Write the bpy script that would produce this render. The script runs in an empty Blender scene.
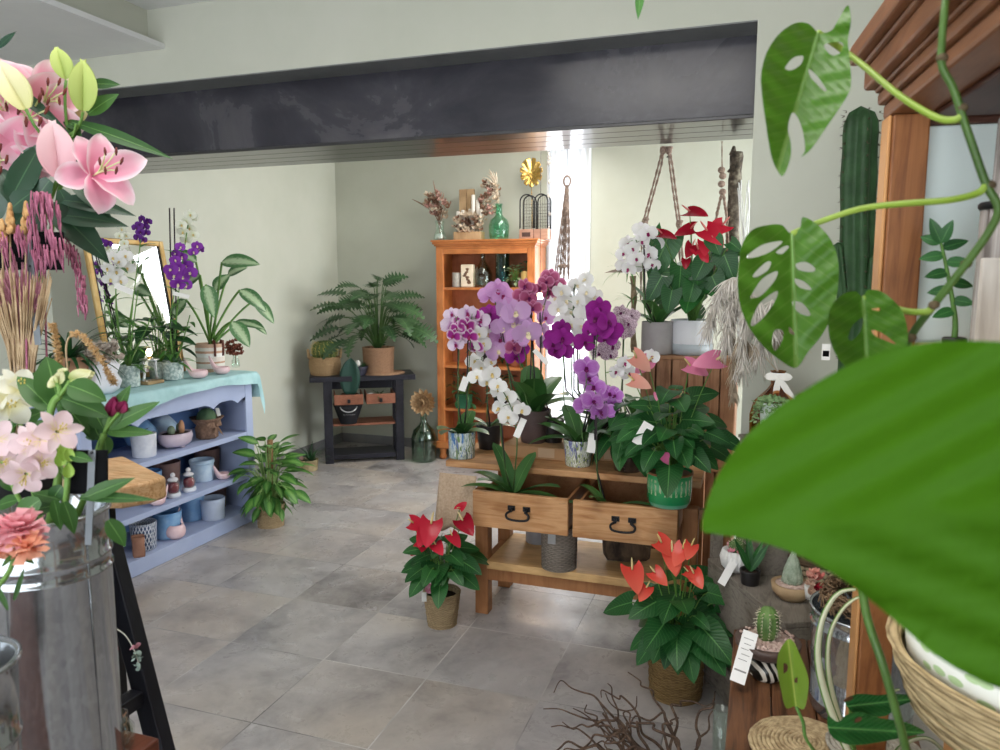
import bpy, math, random
from mathutils import Vector as V, Matrix, Quaternion
from mathutils.geometry import delaunay_2d_cdt
R = random.Random(7)
PI = math.pi
sc = bpy.context.scene
COL = sc.collection
# ---------------------------------------------------------------- camera
F = 750.0; PITCH = math.radians(7.3); YAW = math.radians(19.0); H = 1.55
CAM = V((0, 0, H))
fw = V((-math.sin(YAW)*math.cos(PITCH), math.cos(YAW)*math.cos(PITCH), -math.sin(PITCH)))
rt = V((math.cos(YAW), math.sin(YAW), 0)); up = rt.cross(fw)
cd = bpy.data.cameras.new('camera'); cam = bpy.data.objects.new('camera', cd); COL.objects.link(cam)
cam.location = CAM; cam.rotation_euler = (PI/2-PITCH, 0, YAW)
cd.sensor_width = 36; cd.lens = 27; cd.clip_start = .02; cd.clip_end = 100
cd.dof.use_dof = True; cd.dof.focus_distance = 2.6; cd.dof.aperture_fstop = 7.5
sc.camera = cam
def ray(x, y): return fw + rt*((x-500)/F) + up*((375-y)/F)
def at(x, y, X=None, Y=None, Z=None, D=None):      # the point of a real plane seen at a pixel
    d = ray(x, y)
    if D is not None: t = D
    elif X is not None: t = X/d.x
    elif Y is not None: t = Y/d.y
    else: t = (Z-H)/d.z
    return CAM + d*t
def depth(p): return (V(p)-CAM).dot(fw)
def px(n, p): return n*depth(p)/F                   # n pixels at p in metres
def rnd(a, b): return R.uniform(a, b)
def jit(p, s): return V(p)+V((rnd(-s, s), rnd(-s, s), rnd(-s, s)))
# ---------------------------------------------------------------- materials
MATS = {}
def nodes(name):
    m = bpy.data.materials.new(name); m.use_nodes = True
    nt = m.node_tree; b = nt.nodes['Principled BSDF']
    return m, nt, b
def srgb(c):
    if isinstance(c, str):
        c = [int(c[i:i+2], 16)/255 for i in (0, 2, 4)]
    return tuple(((v+.055)/1.055)**2.4 if v > .04045 else v/12.92 for v in c)+(1,)
def ramp(nt, stops, interp='LINEAR'):
    r = nt.nodes.new('ShaderNodeValToRGB'); r.color_ramp.interpolation = interp
    el = r.color_ramp.elements
    while len(el) < len(stops): el.new(.5)
    for e, (p, c) in zip(el, stops): e.position = p; e.color = srgb(c)
    return r
def coords(nt, scale=(1, 1, 1), rot=(0, 0, 0), kind='Object'):
    tc = nt.nodes.new('ShaderNodeTexCoord'); mp = nt.nodes.new('ShaderNodeMapping')
    mp.inputs['Scale'].default_value = scale; mp.inputs['Rotation'].default_value = rot
    nt.links.new(tc.outputs[kind], mp.inputs['Vector']); return mp.outputs['Vector']
def noise(nt, vec, scale=5, detail=4, rough=.55, dist=0):
    n = nt.nodes.new('ShaderNodeTexNoise')
    n.inputs['Scale'].default_value = scale; n.inputs['Detail'].default_value = detail
    n.inputs['Roughness'].default_value = rough; n.inputs['Distortion'].default_value = dist
    if vec: nt.links.new(vec, n.inputs['Vector'])
    return n
def bump(nt, b, h, s=.3, d=.01):
    n = nt.nodes.new('ShaderNodeBump'); n.inputs['Strength'].default_value = s; n.inputs['Distance'].default_value = d
    nt.links.new(h, n.inputs['Height']); nt.links.new(n.outputs['Normal'], b.inputs['Normal'])
def mat(name, c, c2=None, rough=.6, scale=8, bmp=0, spec=.4, metal=0, coat=0, stretch=(1, 1, 1), trans=0, mid=None, dist=0, lo=.35, hi=.65):
    if name in MATS: return MATS[name]
    m, nt, b = nodes(name); MATS[name] = m
    b.inputs['Roughness'].default_value = rough; b.inputs['Metallic'].default_value = metal
    b.inputs['Specular IOR Level'].default_value = spec; b.inputs['Coat Weight'].default_value = coat
    b.inputs['Coat Roughness'].default_value = .15
    v = coords(nt, stretch); n = noise(nt, v, scale, 5, .6, dist)
    st = [(lo, c), (hi, c2 or c)] if mid is None else [(lo, c), ((lo+hi)/2, mid), (hi, c2)]
    r = ramp(nt, st); nt.links.new(n.outputs['Fac'], r.inputs['Fac'])
    nt.links.new(r.outputs['Color'], b.inputs['Base Color'])
    if bmp: bump(nt, b, n.outputs['Fac'], bmp, .01)
    if trans: addtrans(nt, b, r.outputs['Color'], trans)
    return m
def addtrans(nt, b, col, f):
    t = nt.nodes.new('ShaderNodeBsdfTranslucent'); mx = nt.nodes.new('ShaderNodeMixShader')
    mx.inputs[0].default_value = f
    nt.links.new(col, t.inputs['Color']); nt.links.new(b.outputs[0], mx.inputs[1]); nt.links.new(t.outputs[0], mx.inputs[2])
    nt.links.new(mx.outputs[0], nt.nodes['Material Output'].inputs['Surface'])
def wood(name, c, c2, axis=0, rough=.45, scale=1.0, spec=.35, coat=0, c3=None):
    if name in MATS: return MATS[name]
    m, nt, b = nodes(name); MATS[name] = m
    s = [9*scale]*3; s[axis] = .9*scale
    v = coords(nt, s); n = noise(nt, v, 3.2, 6, .62, 1.1)
    st = [(.3, c), (.52, c2), (.68, c)]
    if c3: st = [(.28, c3), (.42, c), (.55, c2), (.7, c)]
    r = ramp(nt, st); nt.links.new(n.outputs['Fac'], r.inputs['Fac'])
    v2 = coords(nt, (3, 3, 3)); n2 = noise(nt, v2, 2.4, 2)
    mx = nt.nodes.new('ShaderNodeMix'); mx.data_type = 'RGBA'; mx.blend_type = 'MULTIPLY'; mx.inputs[0].default_value = .5
    r2 = ramp(nt, [(.35, (.72, .68, .62)), (.6, (1, 1, 1))]); nt.links.new(n2.outputs['Fac'], r2.inputs['Fac'])
    nt.links.new(r.outputs['Color'], mx.inputs[6]); nt.links.new(r2.outputs['Color'], mx.inputs[7])
    nt.links.new(mx.outputs[2], b.inputs['Base Color'])
    b.inputs['Roughness'].default_value = rough; b.inputs['Specular IOR Level'].default_value = spec; b.inputs['Coat Weight'].default_value = coat
    bump(nt, b, n.outputs['Fac'], .12, .004)
    return m
def uvsep(nt):
    u = nt.nodes.new('ShaderNodeUVMap'); s = nt.nodes.new('ShaderNodeSeparateXYZ')
    nt.links.new(u.outputs[0], s.inputs[0]); return u, s
def math_(nt, op, a, b=None):
    n = nt.nodes.new('ShaderNodeMath'); n.operation = op
    for i, v in enumerate((a, b)):
        if v is None: continue
        if isinstance(v, (int, float)): n.inputs[i].default_value = v
        else: nt.links.new(v, n.inputs[i])
    return n.outputs[0]
def mixc(nt, f, a, b, mode='MIX'):
    mx = nt.nodes.new('ShaderNodeMix'); mx.data_type = 'RGBA'; mx.blend_type = mode
    for i, v in ((0, f), (6, a), (7, b)):
        if isinstance(v, (int, float)): mx.inputs[i].default_value = v
        elif isinstance(v, (str, tuple)): mx.inputs[i].default_value = srgb(v)
        else: nt.links.new(v, mx.inputs[i])
    return mx.outputs[2]
def leafmat(name, c, c2, vein=None, rough=.4, trans=.18, centre=None, blotch=0, veins=26, spec=.45, edge=None):
    """leaf: u across (-1..1 stored as 0..1), v along; midrib, side veins, optional pale centre"""
    if name in MATS: return MATS[name]
    m, nt, b = nodes(name); MATS[name] = m
    uvn, s = uvsep(nt)
    g = nt.nodes.new('ShaderNodeNewGeometry')
    base = ramp(nt, [(0, c), (1, c2)]); n = noise(nt, coords(nt), 9, 3)
    f = math_(nt, 'ADD', math_(nt, 'MULTIPLY', g.outputs['Random Per Island'], .65), math_(nt, 'MULTIPLY', n.outputs['Fac'], .35))
    nt.links.new(f, base.inputs['Fac']); col = base.outputs['Color']
    a = math_(nt, 'ABSOLUTE', math_(nt, 'SUBTRACT', s.outputs[0], .5))          # 0 midrib .. .5 edge
    if centre:
        rr = ramp(nt, [(.12, (1, 1, 1)), (.3, (0, 0, 0))])
        nn = noise(nt, uvn.outputs[0], 14, 4, .7)
        nt.links.new(math_(nt, 'ADD', a, math_(nt, 'MULTIPLY', math_(nt, 'SUBTRACT', nn.outputs['Fac'], .5), .55*blotch)), rr.inputs['Fac'])
        col = mixc(nt, rr.outputs['Color'], col, centre)
    w = math_(nt, 'SINE', math_(nt, 'MULTIPLY', math_(nt, 'SUBTRACT', s.outputs[1], math_(nt, 'MULTIPLY', a, .6)), veins*2*PI))
    vm = math_(nt, 'GREATER_THAN', w, .93)
    mid = math_(nt, 'LESS_THAN', a, .022)
    if vein:
        col = mixc(nt, math_(nt, 'MULTIPLY', vm, .3), col, vein); col = mixc(nt, math_(nt, 'MULTIPLY', mid, .8), col, vein)
    if edge:
        col = mixc(nt, math_(nt, 'GREATER_THAN', a, .36), col, edge)
    nt.links.new(col, b.inputs['Base Color'])
    b.inputs['Roughness'].default_value = rough; b.inputs['Specular IOR Level'].default_value = spec
    bump(nt, b, w, .12, .002)
    addtrans(nt, b, col, trans)
    return m
def petalmat(name, base, tip, edge=None, spots=None, rough=.55, trans=.35, p=.45, vein=None):
    if name in MATS: return MATS[name]
    m, nt, b = nodes(name); MATS[name] = m
    uvn, s = uvsep(nt)
    r = ramp(nt, [(0, base), (p, tip)]); nt.links.new(s.outputs[1], r.inputs['Fac']); col = r.outputs['Color']
    a = math_(nt, 'ABSOLUTE', math_(nt, 'SUBTRACT', s.outputs[0], .5))
    if edge:
        e = ramp(nt, [(.3, (0, 0, 0)), (.45, (1, 1, 1))]); nt.links.new(a, e.inputs['Fac'])
        e2 = ramp(nt, [(.72, (0, 0, 0)), (.95, (1, 1, 1))]); nt.links.new(s.outputs[1], e2.inputs['Fac'])
        col = mixc(nt, math_(nt, 'MAXIMUM', e.outputs['Color'], e2.outputs['Color']), col, edge)
    if spots:
        n = noise(nt, uvn.outputs[0], 11, 2, .5); sp = ramp(nt, [(.52, (0, 0, 0)), (.56, (1, 1, 1))])
        nt.links.new(n.outputs['Fac'], sp.inputs['Fac']); col = mixc(nt, sp.outputs['Color'], col, spots)
    if vein:
        w = math_(nt, 'SINE', math_(nt, 'MULTIPLY', s.outputs[0], 60)); col = mixc(nt, math_(nt, 'MULTIPLY', math_(nt, 'GREATER_THAN', w, .7), .35), col, vein)
    nt.links.new(col, b.inputs['Base Color']); b.inputs['Roughness'].default_value = rough
    b.inputs['Specular IOR Level'].default_value = .25
    addtrans(nt, b, col, trans)
    return m
def glass(name, c=(1, 1, 1), rough=.03, a=.55):
    if name in MATS: return MATS[name]
    m, nt, b = nodes(name); MATS[name] = m
    t = nt.nodes.new('ShaderNodeBsdfTransparent'); t.inputs[0].default_value = srgb(c)
    g = nt.nodes.new('ShaderNodeBsdfGlossy'); g.inputs['Roughness'].default_value = rough; g.inputs[0].default_value = (.9, .95, .93, 1)
    fr = nt.nodes.new('ShaderNodeLayerWeight'); fr.inputs['Blend'].default_value = .25
    mx = nt.nodes.new('ShaderNodeMixShader')
    nt.links.new(math_(nt, 'ADD', math_(nt, 'MULTIPLY', fr.outputs['Facing'], a), .04), mx.inputs[0])
    nt.links.new(t.outputs[0], mx.inputs[1]); nt.links.new(g.outputs[0], mx.inputs[2])
    nt.links.new(mx.outputs[0], nt.nodes['Material Output'].inputs['Surface'])
    return m
def emit(name, c, s):
    if name in MATS: return MATS[name]
    m, nt, b = nodes(name); MATS[name] = m
    b.inputs['Emission Color'].default_value = srgb(c); b.inputs['Emission Strength'].default_value = s
    return m
def weave(name, c, c2, sx=60, sz=60, rough=.85):
    """basket weave from object coords: vertical angle bands broken by horizontal rows"""
    if name in MATS: return MATS[name]
    m, nt, b = nodes(name); MATS[name] = m
    u, s = uvsep(nt)
    row = math_(nt, 'SINE', math_(nt, 'MULTIPLY', s.outputs[1], sz))
    par = math_(nt, 'MULTIPLY', math_(nt, 'GREATER_THAN', row, 0), PI)
    colw = math_(nt, 'SINE', math_(nt, 'ADD', math_(nt, 'MULTIPLY', s.outputs[0], sx), par))
    hgt = math_(nt, 'ADD', math_(nt, 'ABSOLUTE', row), math_(nt, 'MULTIPLY', colw, .5))
    n = noise(nt, coords(nt), 40, 4, .7)
    f = math_(nt, 'ADD', math_(nt, 'MULTIPLY', hgt, .4), math_(nt, 'MULTIPLY', n.outputs['Fac'], .7))
    r = ramp(nt, [(.2, c), (.75, c2)]); nt.links.new(f, r.inputs['Fac'])
    nt.links.new(r.outputs['Color'], b.inputs['Base Color']); b.inputs['Roughness'].default_value = rough
    b.inputs['Specular IOR Level'].default_value = .15
    bump(nt, b, f, .8, .006)
    return m
# ---------------------------------------------------------------- mesh builder (world coordinates)
def frame(d, n):
    d = V(d).normalized(); n = V(n); s = d.cross(n)
    if s.length < 1e-4: s = d.cross(V((.3, .9, .2)))
    s.normalize(); return d, s, s.cross(d)
PROF = {
 'ovate': lambda t: math.sin(PI*min(1, t**.72*.97+.03))**.8,
 'lance': lambda t: (math.sin(PI*(t*.94+.06)**.8))**1.0,
 'round': lambda t: math.sqrt(max(0, 1-(2*t*.985-.97)**2)),
 'strap': lambda t: min(1, .55+t*1.6)*(1-t**5)**.6,
 'heart': lambda t: max(0, 1-t**2.1)**.9*min(1, .8+1.1*t),
 'petal': lambda t: math.sin(PI*(t*.9+.1)**1.25)**.75,
 'wide': lambda t: math.sin(PI*(t*.93+.07)**1.05)**.55,
 'grass': lambda t: (1-t)**.8*min(1, .5+3*t),
 'bud': lambda t: math.sin(PI*(t*.95+.05)**.85)**.7,
}
class MB:
    def __init__(s): s.v = []; s.f = []; s.m = []; s.u = []; s.sm = []
    def add(s, vs, fs, mi=0, uv=None, smooth=True):
        o = len(s.v); s.v += [V(p) for p in vs]; s.u += uv or [(0, 0)]*len(vs)
        for f in fs: s.f.append([i+o for i in f]); s.m.append(mi); s.sm.append(smooth)
        return s
    def box(s, a, b, mi=0, M=None):
        a = V(a); b = V(b)
        vs = [V((x, y, z)) for x in (a.x, b.x) for y in (a.y, b.y) for z in (a.z, b.z)]
        if M: vs = [M @ p for p in vs]
        return s.add(vs, [(0, 1, 3, 2), (4, 6, 7, 5), (0, 4, 5, 1), (2, 3, 7, 6), (0, 2, 6, 4), (1, 5, 7, 3)], mi, smooth=False)
    def tube(s, pts, r, n=6, mi=0, cap=True):
        pts = [V(p) for p in pts]; k = len(pts)
        rs = r if isinstance(r, (list, tuple)) else [r]*k
        ref = V((.31, .17, .93)); d0 = (pts[-1]-pts[0])
        if d0.length and abs(d0.normalized().dot(ref)) > .9: ref = V((.9, .3, .1))
        vs = []; uv = []; a = None
        for i, p in enumerate(pts):
            d = (pts[min(i+1, k-1)]-pts[max(i-1, 0)])
            d = d.normalized() if d.length else V((0, 0, 1))
            if a is None: a = d.cross(ref).normalized()
            else:
                a = a-d*a.dot(d); a = a.normalized() if a.length > 1e-6 else d.cross(ref).normalized()
            b = d.cross(a)
            for j in range(n):
                th = 2*PI*j/n; vs.append(p+(a*math.cos(th)+b*math.sin(th))*rs[i]); uv.append((j/n, i/max(1, k-1)))
        fs = [(i*n+j, i*n+(j+1) % n, (i+1)*n+(j+1) % n, (i+1)*n+j) for i in range(k-1) for j in range(n)]
        if cap: fs += [tuple(range(n))[::-1], tuple(range((k-1)*n, k*n))]
        return s.add(vs, fs, mi, uv)
    def lathe(s, prof, c, n=28, mi=0, M=None, wob=0, sq=1.0, lobes=0, la=0, close=False):
        """prof: (r, z) pairs upward; c: base point"""
        c = V(c); vs = []; uv = []; k = len(prof)
        for i, (r, z) in enumerate(prof):
            for j in range(n):
                th = 2*PI*j/n; rr = r*(1+wob*math.sin(3*th+i*.9)*.5+wob*math.sin(7*th-i)*.3+la*math.cos(lobes*th))
                p = V((rr*math.cos(th), rr*math.sin(th)*sq, z))
                vs.append(c+(M @ p if M else p)); uv.append((j/n, i/max(1, k-1)))
        fs = [(i*n+j, i*n+(j+1) % n, (i+1)*n+(j+1) % n, (i+1)*n+j) for i in range(k-1) for j in range(n)]
        if prof[0][0] > 1e-5: fs.append(tuple(range(n))[::-1])
        if close: fs.append(tuple(range((k-1)*n, k*n)))
        return s.add(vs, fs, mi, uv)
    def ell(s, c, r, n=12, mi=0, M=None, k=8):
        r = (r, r, r) if isinstance(r, (int, float)) else r
        c = V(c); vs = []; uv = []
        for i in range(k+1):
            ph = PI*i/k
            for j in range(n):
                th = 2*PI*j/n; p = V((r[0]*math.sin(ph)*math.cos(th), r[1]*math.sin(ph)*math.sin(th), -r[2]*math.cos(ph)))
                vs.append(c+(M @ p if M else p)); uv.append((j/n, i/k))
        fs = [(i*n+j, i*n+(j+1) % n, (i+1)*n+(j+1) % n, (i+1)*n+j) for i in range(k) for j in range(n)]
        return s.add(vs, fs, mi, uv)
    def blade(s, base, d, nrm, L, W, prof='ovate', nl=8, nw=4, bend=0, fold=0, lobe=0, wave=0, cut=0, mi=0, cup=0, twist=0, wk=3):
        d, sd, n = frame(d, nrm); pf = PROF[prof] if isinstance(prof, str) else prof
        c = V(base); vs = []; uv = []
        ph0 = rnd(0, 6)
        for i in range(nl+1):
            t = i/nl; ph = bend*t
            dt = d*math.cos(ph)-n*math.sin(ph); nt = d*math.sin(ph)+n*math.cos(ph)
            if i: c = c+dt*(L/nl)
            w = W*.5*pf(t)
            if cut: w *= (1-cut)+cut*abs(math.sin(PI*(t*nl/2+.02)))
            s2 = sd*math.cos(twist*t)+nt*math.sin(twist*t); n2 = nt*math.cos(twist*t)-sd*math.sin(twist*t)
            for j in range(nw+1):
                q = 2*j/nw-1; x = w*q
                p = c+s2*x+n2*(fold*abs(x)+cup*W*q*q*pf(t)+wave*W*math.sin(wk*PI*t*2+ph0+q*2)*abs(q))-dt*(lobe*L*q*q*(1-t)**2)
                vs.append(p); uv.append((j/nw, t))
        k = nw+1
        fs = [(i*k+j, i*k+j+1, (i+1)*k+j+1, (i+1)*k+j) for i in range(nl) for j in range(nw)]
        s.add(vs, fs, mi, uv); return c
    def prism(s, pts, thick, M, mi=0):
        n = len(pts)
        vs = [M @ V((x, y, 0)) for x, y in pts]+[M @ V((x, y, thick)) for x, y in pts]
        fs = [tuple(range(n))[::-1], tuple(range(n, 2*n))]+[(i, (i+1) % n, n+(i+1) % n, n+i) for i in range(n)]
        return s.add(vs, fs, mi, [(x, y) for x, y in pts]*2, smooth=False)
    def build(s, name, mats, parent=None, label=None, o=None, bevel=0, seg=2, stuff=False):
        if not isinstance(mats, (list, tuple)): mats = [mats]
        org = V((0, 0, 0)) if o is None else V(o)
        if parent is not None: org = wloc(parent)
        me = bpy.data.meshes.new(name)
        me.from_pydata([tuple(p-org) for p in s.v], [], s.f)
        for m in mats: me.materials.append(m)
        me.polygons.foreach_set('material_index', s.m); me.polygons.foreach_set('use_smooth', s.sm)
        ul = me.uv_layers.new(name='UVMap'); li = [0]*len(me.loops); me.loops.foreach_get('vertex_index', li)
        ul.data.foreach_set('uv', [c for i in li for c in s.u[i]])
        me.update()
        ob = bpy.data.objects.new(name, me); COL.objects.link(ob)
        if parent is not None: ob.parent = parent
        elif o is not None: ob.location = org
        if label: ob['label'] = label
        if stuff: ob['kind'] = 'stuff'
        if bevel:
            bv = ob.modifiers.new('bevel', 'BEVEL'); bv.width = bevel; bv.segments = seg; bv.limit_method = 'ANGLE'; bv.angle_limit = .7
        return ob
def wloc(o):
    p = V((0, 0, 0))
    while o is not None: p += o.location; o = o.parent
    return p
USED = {}
def tag(o, label, cat, group=None):
    o['label'] = label; o['category'] = cat
    if group: o['group'] = group
    USED.setdefault(label, []).append(o.name)
    return o
def thing(name, label, cat, loc, group=None):
    o = bpy.data.objects.new(name, None); COL.objects.link(o); o.location = loc; o.empty_display_size = .05
    return tag(o, label, cat, group)
def struct(o): o['kind'] = 'structure'; return o
def kids(o): return [c for c in bpy.data.objects if c.parent == o]
def dup(root, loc, label, rz=0, group=None, scale=1):
    def cp(o, par):
        c = o.copy(); COL.objects.link(c)
        if par is not None: c.parent = par
        for ch in kids(o): cp(ch, c)
        return c
    r = cp(root, None); r.location = loc; r.rotation_euler = (0, 0, rz); r.scale = (scale,)*3
    return tag(r, label, root['category'], group or root.get('group'))
def inst(name, me, parent, M, label=None):
    """a part that shares mesh data, placed by a world matrix"""
    o = bpy.data.objects.new(name, me); COL.objects.link(o); o.parent = parent
    o.matrix_basis = Matrix.Translation(-wloc(parent)) @ M
    if label: o['label'] = label
    return o
def facing(pos, nrm, upv=(0, 0, 1), s=1, roll=0):
    n = V(nrm).normalized(); x = V(upv).cross(n)
    if x.length < 1e-4: x = V((1, 0, 0))
    x.normalize(); y = n.cross(x)
    M = Matrix((x, y, n)).transposed().to_4x4() @ Matrix.Rotation(roll, 4, 'Z')
    return Matrix.Translation(V(pos)) @ M @ Matrix.Scale(s, 4)
def tocam(p): return (CAM-V(p)).normalized()
def bez(a, b, c, n=8):
    a, b, c = V(a), V(b), V(c)
    return [a*(1-t)**2+b*2*t*(1-t)+c*t*t for t in [i/n for i in range(n+1)]]
def smooth_path(pts, n=4):
    pts = [V(p) for p in pts]; out = []
    for i in range(len(pts)-1):
        p0 = pts[max(i-1, 0)]; p1 = pts[i]; p2 = pts[i+1]; p3 = pts[min(i+2, len(pts)-1)]
        for k in range(n):
            t = k/n
            out.append(.5*((2*p1)+(p2-p0)*t+(2*p0-5*p1+4*p2-p3)*t*t+(3*p1-p0-3*p2+p3)*t**3))
    return out+[pts[-1]]
def rotz(a): return Matrix.Rotation(a, 4, 'Z')
# traced sheet: outline and holes in a plane of its own, triangulated, then bent by fn
def inpoly(p, poly):
    c = False; n = len(poly); x, y = p
    for i in range(n):
        x1, y1 = poly[i]; x2, y2 = poly[i-1]
        if (y1 > y) != (y2 > y) and x < (x2-x1)*(y-y1)/(y2-y1)+x1: c = not c
    return c
def closed_curve(pts, k=4):
    n = len(pts); out = []
    for i in range(n):
        p0, p1, p2, p3 = [V(pts[(i+j-1) % n]) for j in range(4)]
        for q in range(k):
            t = q/k
            out.append(tuple(.5*((2*p1)+(p2-p0)*t+(2*p0-5*p1+4*p2-p3)*t*t+(3*p1-p0-3*p2+p3)*t**3)))
    return out
def sheet(mb, outline, holes, fn, step, mi=0, uvf=None, k=4):
    outline = closed_curve(outline, k); holes = [closed_curve(h, k) for h in holes]
    vs = []; es = []
    for loop in [outline]+holes:
        o = len(vs); vs += [V(p) for p in loop]; es += [(o+i, o+(i+1) % len(loop)) for i in range(len(loop))]
    xs = [p[0] for p in outline]; ys = [p[1] for p in outline]
    y = min(ys)+step/2
    while y < max(ys):
        x = min(xs)+step/2
        while x < max(xs):
            if inpoly((x, y), outline) and not any(inpoly((x, y), h) for h in holes): vs.append(V((x, y)))
            x += step
        y += step
    r = delaunay_2d_cdt(vs, es, [], 0, 1e-5)
    pv, pf = r[0], r[2]; fs = []
    for f in pf:
        c = (sum(pv[i].x for i in f)/len(f), sum(pv[i].y for i in f)/len(f))
        if inpoly(c, outline) and not any(inpoly(c, h) for h in holes): fs.append(tuple(f))
    mb.add([fn(p.x, p.y) for p in pv], fs, mi, [uvf(p.x, p.y) for p in pv] if uvf else None)
# ---------------------------------------------------------------- setting
WALL = mat('wall_paint', 'cbcdbf', 'd0d1c4', rough=.85, scale=3, spec=.2)
WALL_SHADED = mat('wall_paint_shaded', 'bcbdae', 'c1c2b4', rough=.85, scale=3, spec=.2)  # same paint as WALL, with the back wall's shade put into the colour
WHITE = mat('white_paint', 'e4e5e6', 'eaebeb', rough=.6, scale=3)
def floor_material():
    m, nt, b = nodes('stone_tiles'); v = coords(nt); s = nt.nodes.new('ShaderNodeSeparateXYZ'); nt.links.new(v, s.inputs[0])
    tx = math_(nt, 'DIVIDE', math_(nt, 'ADD', s.outputs[0], 1.63+46), .46); ty = math_(nt, 'DIVIDE', math_(nt, 'ADD', s.outputs[1], 46.7-2.512+.0), .467)
    g = []
    for t in (tx, ty):
        fr = math_(nt, 'FRACT', t); g.append(math_(nt, 'MINIMUM', fr, math_(nt, 'SUBTRACT', 1, fr)))
    grout = math_(nt, 'LESS_THAN', math_(nt, 'MINIMUM', g[0], g[1]), .0055)
    cb = nt.nodes.new('ShaderNodeCombineXYZ'); nt.links.new(math_(nt, 'FLOOR', tx), cb.inputs[0]); nt.links.new(math_(nt, 'FLOOR', ty), cb.inputs[1])
    wn = nt.nodes.new('ShaderNodeTexWhiteNoise'); nt.links.new(cb.outputs[0], wn.inputs['Vector'])
    off = nt.nodes.new('ShaderNodeVectorMath'); off.operation = 'MULTIPLY_ADD'
    nt.links.new(wn.outputs['Color'], off.inputs[0]); off.inputs[1].default_value = (7, 7, 7); nt.links.new(v, off.inputs[2])
    n1 = noise(nt, off.outputs[0], 2.2, 6, .62, .6); n2 = noise(nt, off.outputs[0], 9, 6, .7, .3); n3 = noise(nt, off.outputs[0], 1.1, 2)
    f = math_(nt, 'ADD', math_(nt, 'MULTIPLY', n1.outputs['Fac'], .74), math_(nt, 'MULTIPLY', n2.outputs['Fac'], .36))
    r = ramp(nt, [(.38, '7f7c7d'), (.48, 'a29e9f'), (.58, 'b5b1b1'), (.72, 'c5c1c0')]); nt.links.new(f, r.inputs['Fac'])
    warm = ramp(nt, [(.45, (1, 1, 1)), (.7, (1, .97, .925))]); nt.links.new(n3.outputs['Fac'], warm.inputs['Fac'])
    col = mixc(nt, 1.0, r.outputs['Color'], warm.outputs['Color'], 'MULTIPLY')
    tone = ramp(nt, [(0, (.95, .95, .95)), (1, (1, 1, 1))]); nt.links.new(wn.outputs['Value'], tone.inputs['Fac'])
    col = mixc(nt, 1.0, col, tone.outputs['Color'], 'MULTIPLY')
    wn2 = noise(nt, v, 1.3, 3)
    gr = ramp(nt, [(.42, '6f6d6c'), (.6, 'd0cdca')]); nt.links.new(wn2.outputs['Fac'], gr.inputs['Fac'])
    col = mixc(nt, grout, col, gr.outputs['Color'])
    nt.links.new(col, b.inputs['Base Color'])
    rr = ramp(nt, [(.3, (.64,)*3), (.7, (.52,)*3)]); nt.links.new(n2.outputs['Fac'], rr.inputs['Fac']); nt.links.new(rr.outputs['Color'], b.inputs['Roughness'])
    b.inputs['Specular IOR Level'].default_value = .45
    h = math_(nt, 'SUBTRACT', math_(nt, 'MULTIPLY', n2.outputs['Fac'], .25), grout); bump(nt, b, h, .25, .004)
    return m
def S(name, m, *boxes, bevel=0):
    b = MB()
    for a, c in boxes: b.box(a, c)
    return struct(b.build(name, m, bevel=bevel))
XL, YB, XR = -3.74, 6.2, 1.9
S('floor', floor_material(), ((-5.3, -2.7, -.1), (2.6, 6.4, 0)))
S('ceiling_front', WHITE, ((-2.96, -2.7, 2.885), (2.6, 3.165, 2.95)))
S('ceiling_back', WHITE, ((-5.3, 3.81, 2.7), (XR+.1, 6.4, 2.8)))
S('ceiling_lowered', WHITE, ((-5.3, -2.7, 2.69), (-2.86, 3.165, 2.715)))
S('wall_bulkhead', WALL, ((-3.0, -2.7, 2.715), (-2.96, 3.165, 2.95)))
S('wall_header', WALL, ((-5.3, 3.165, 2.53), (-.05, 3.81, 3.0)))
S('wall_right', WALL, ((-.05, 3.165, 0), (2.6, 3.5, 3.0)), ((XR, 3.5, 0), (XR+.1, 6.4, .75)), ((XR, 3.5, 2.3), (XR+.1, 6.4, 2.8)), ((XR, 3.5, .75), (XR+.1, 3.7, 2.3)), ((XR, 5.9, .75), (XR+.1, 6.4, 2.3)))
S('wall_left', WALL, ((XL-.1, 3.81, 0), (XL, 6.3, 2.8)), ((-5.3, 3.165, 0), (XL, 3.8099, 2.199)), ((-5.3, -2.7, 0), (-5.2, 3.165, 2.72)))
WX0, WX1 = -1.70, -1.36
S('wall_back', WALL_SHADED, ((XL, YB, 0), (WX0, YB+.12, 2.8)), ((WX1, YB, 0), (XR+.1, YB+.12, 2.8)), ((WX0, YB, 2.66), (WX1, YB+.12, 2.8)), ((WX0, YB, 0), (WX1, YB+.12, .05)))
S('wall_front', WALL, ((-5.3, -2.7, 0), (2.6, -2.6, .4)), ((-5.3, -2.7, 2.5), (2.6, -2.6, 2.95)), ((-5.3, -2.7, .4), (-3.6, -2.6, 2.5)), ((1.6, -2.7, .4), (2.6, -2.6, 2.5)))
S('wall_side', WALL, ((2.5, -2.6, 0), (2.6, 3.165, 2.9)))
S('baseboard_back', mat('baseboard_stone', '77767a', '85837f', rough=.5), ((XL, YB-.012, 0), (WX0-.02, YB, .085)), ((XL, 4.0, 0), (XL+.012, YB-.012, .085)))
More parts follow.
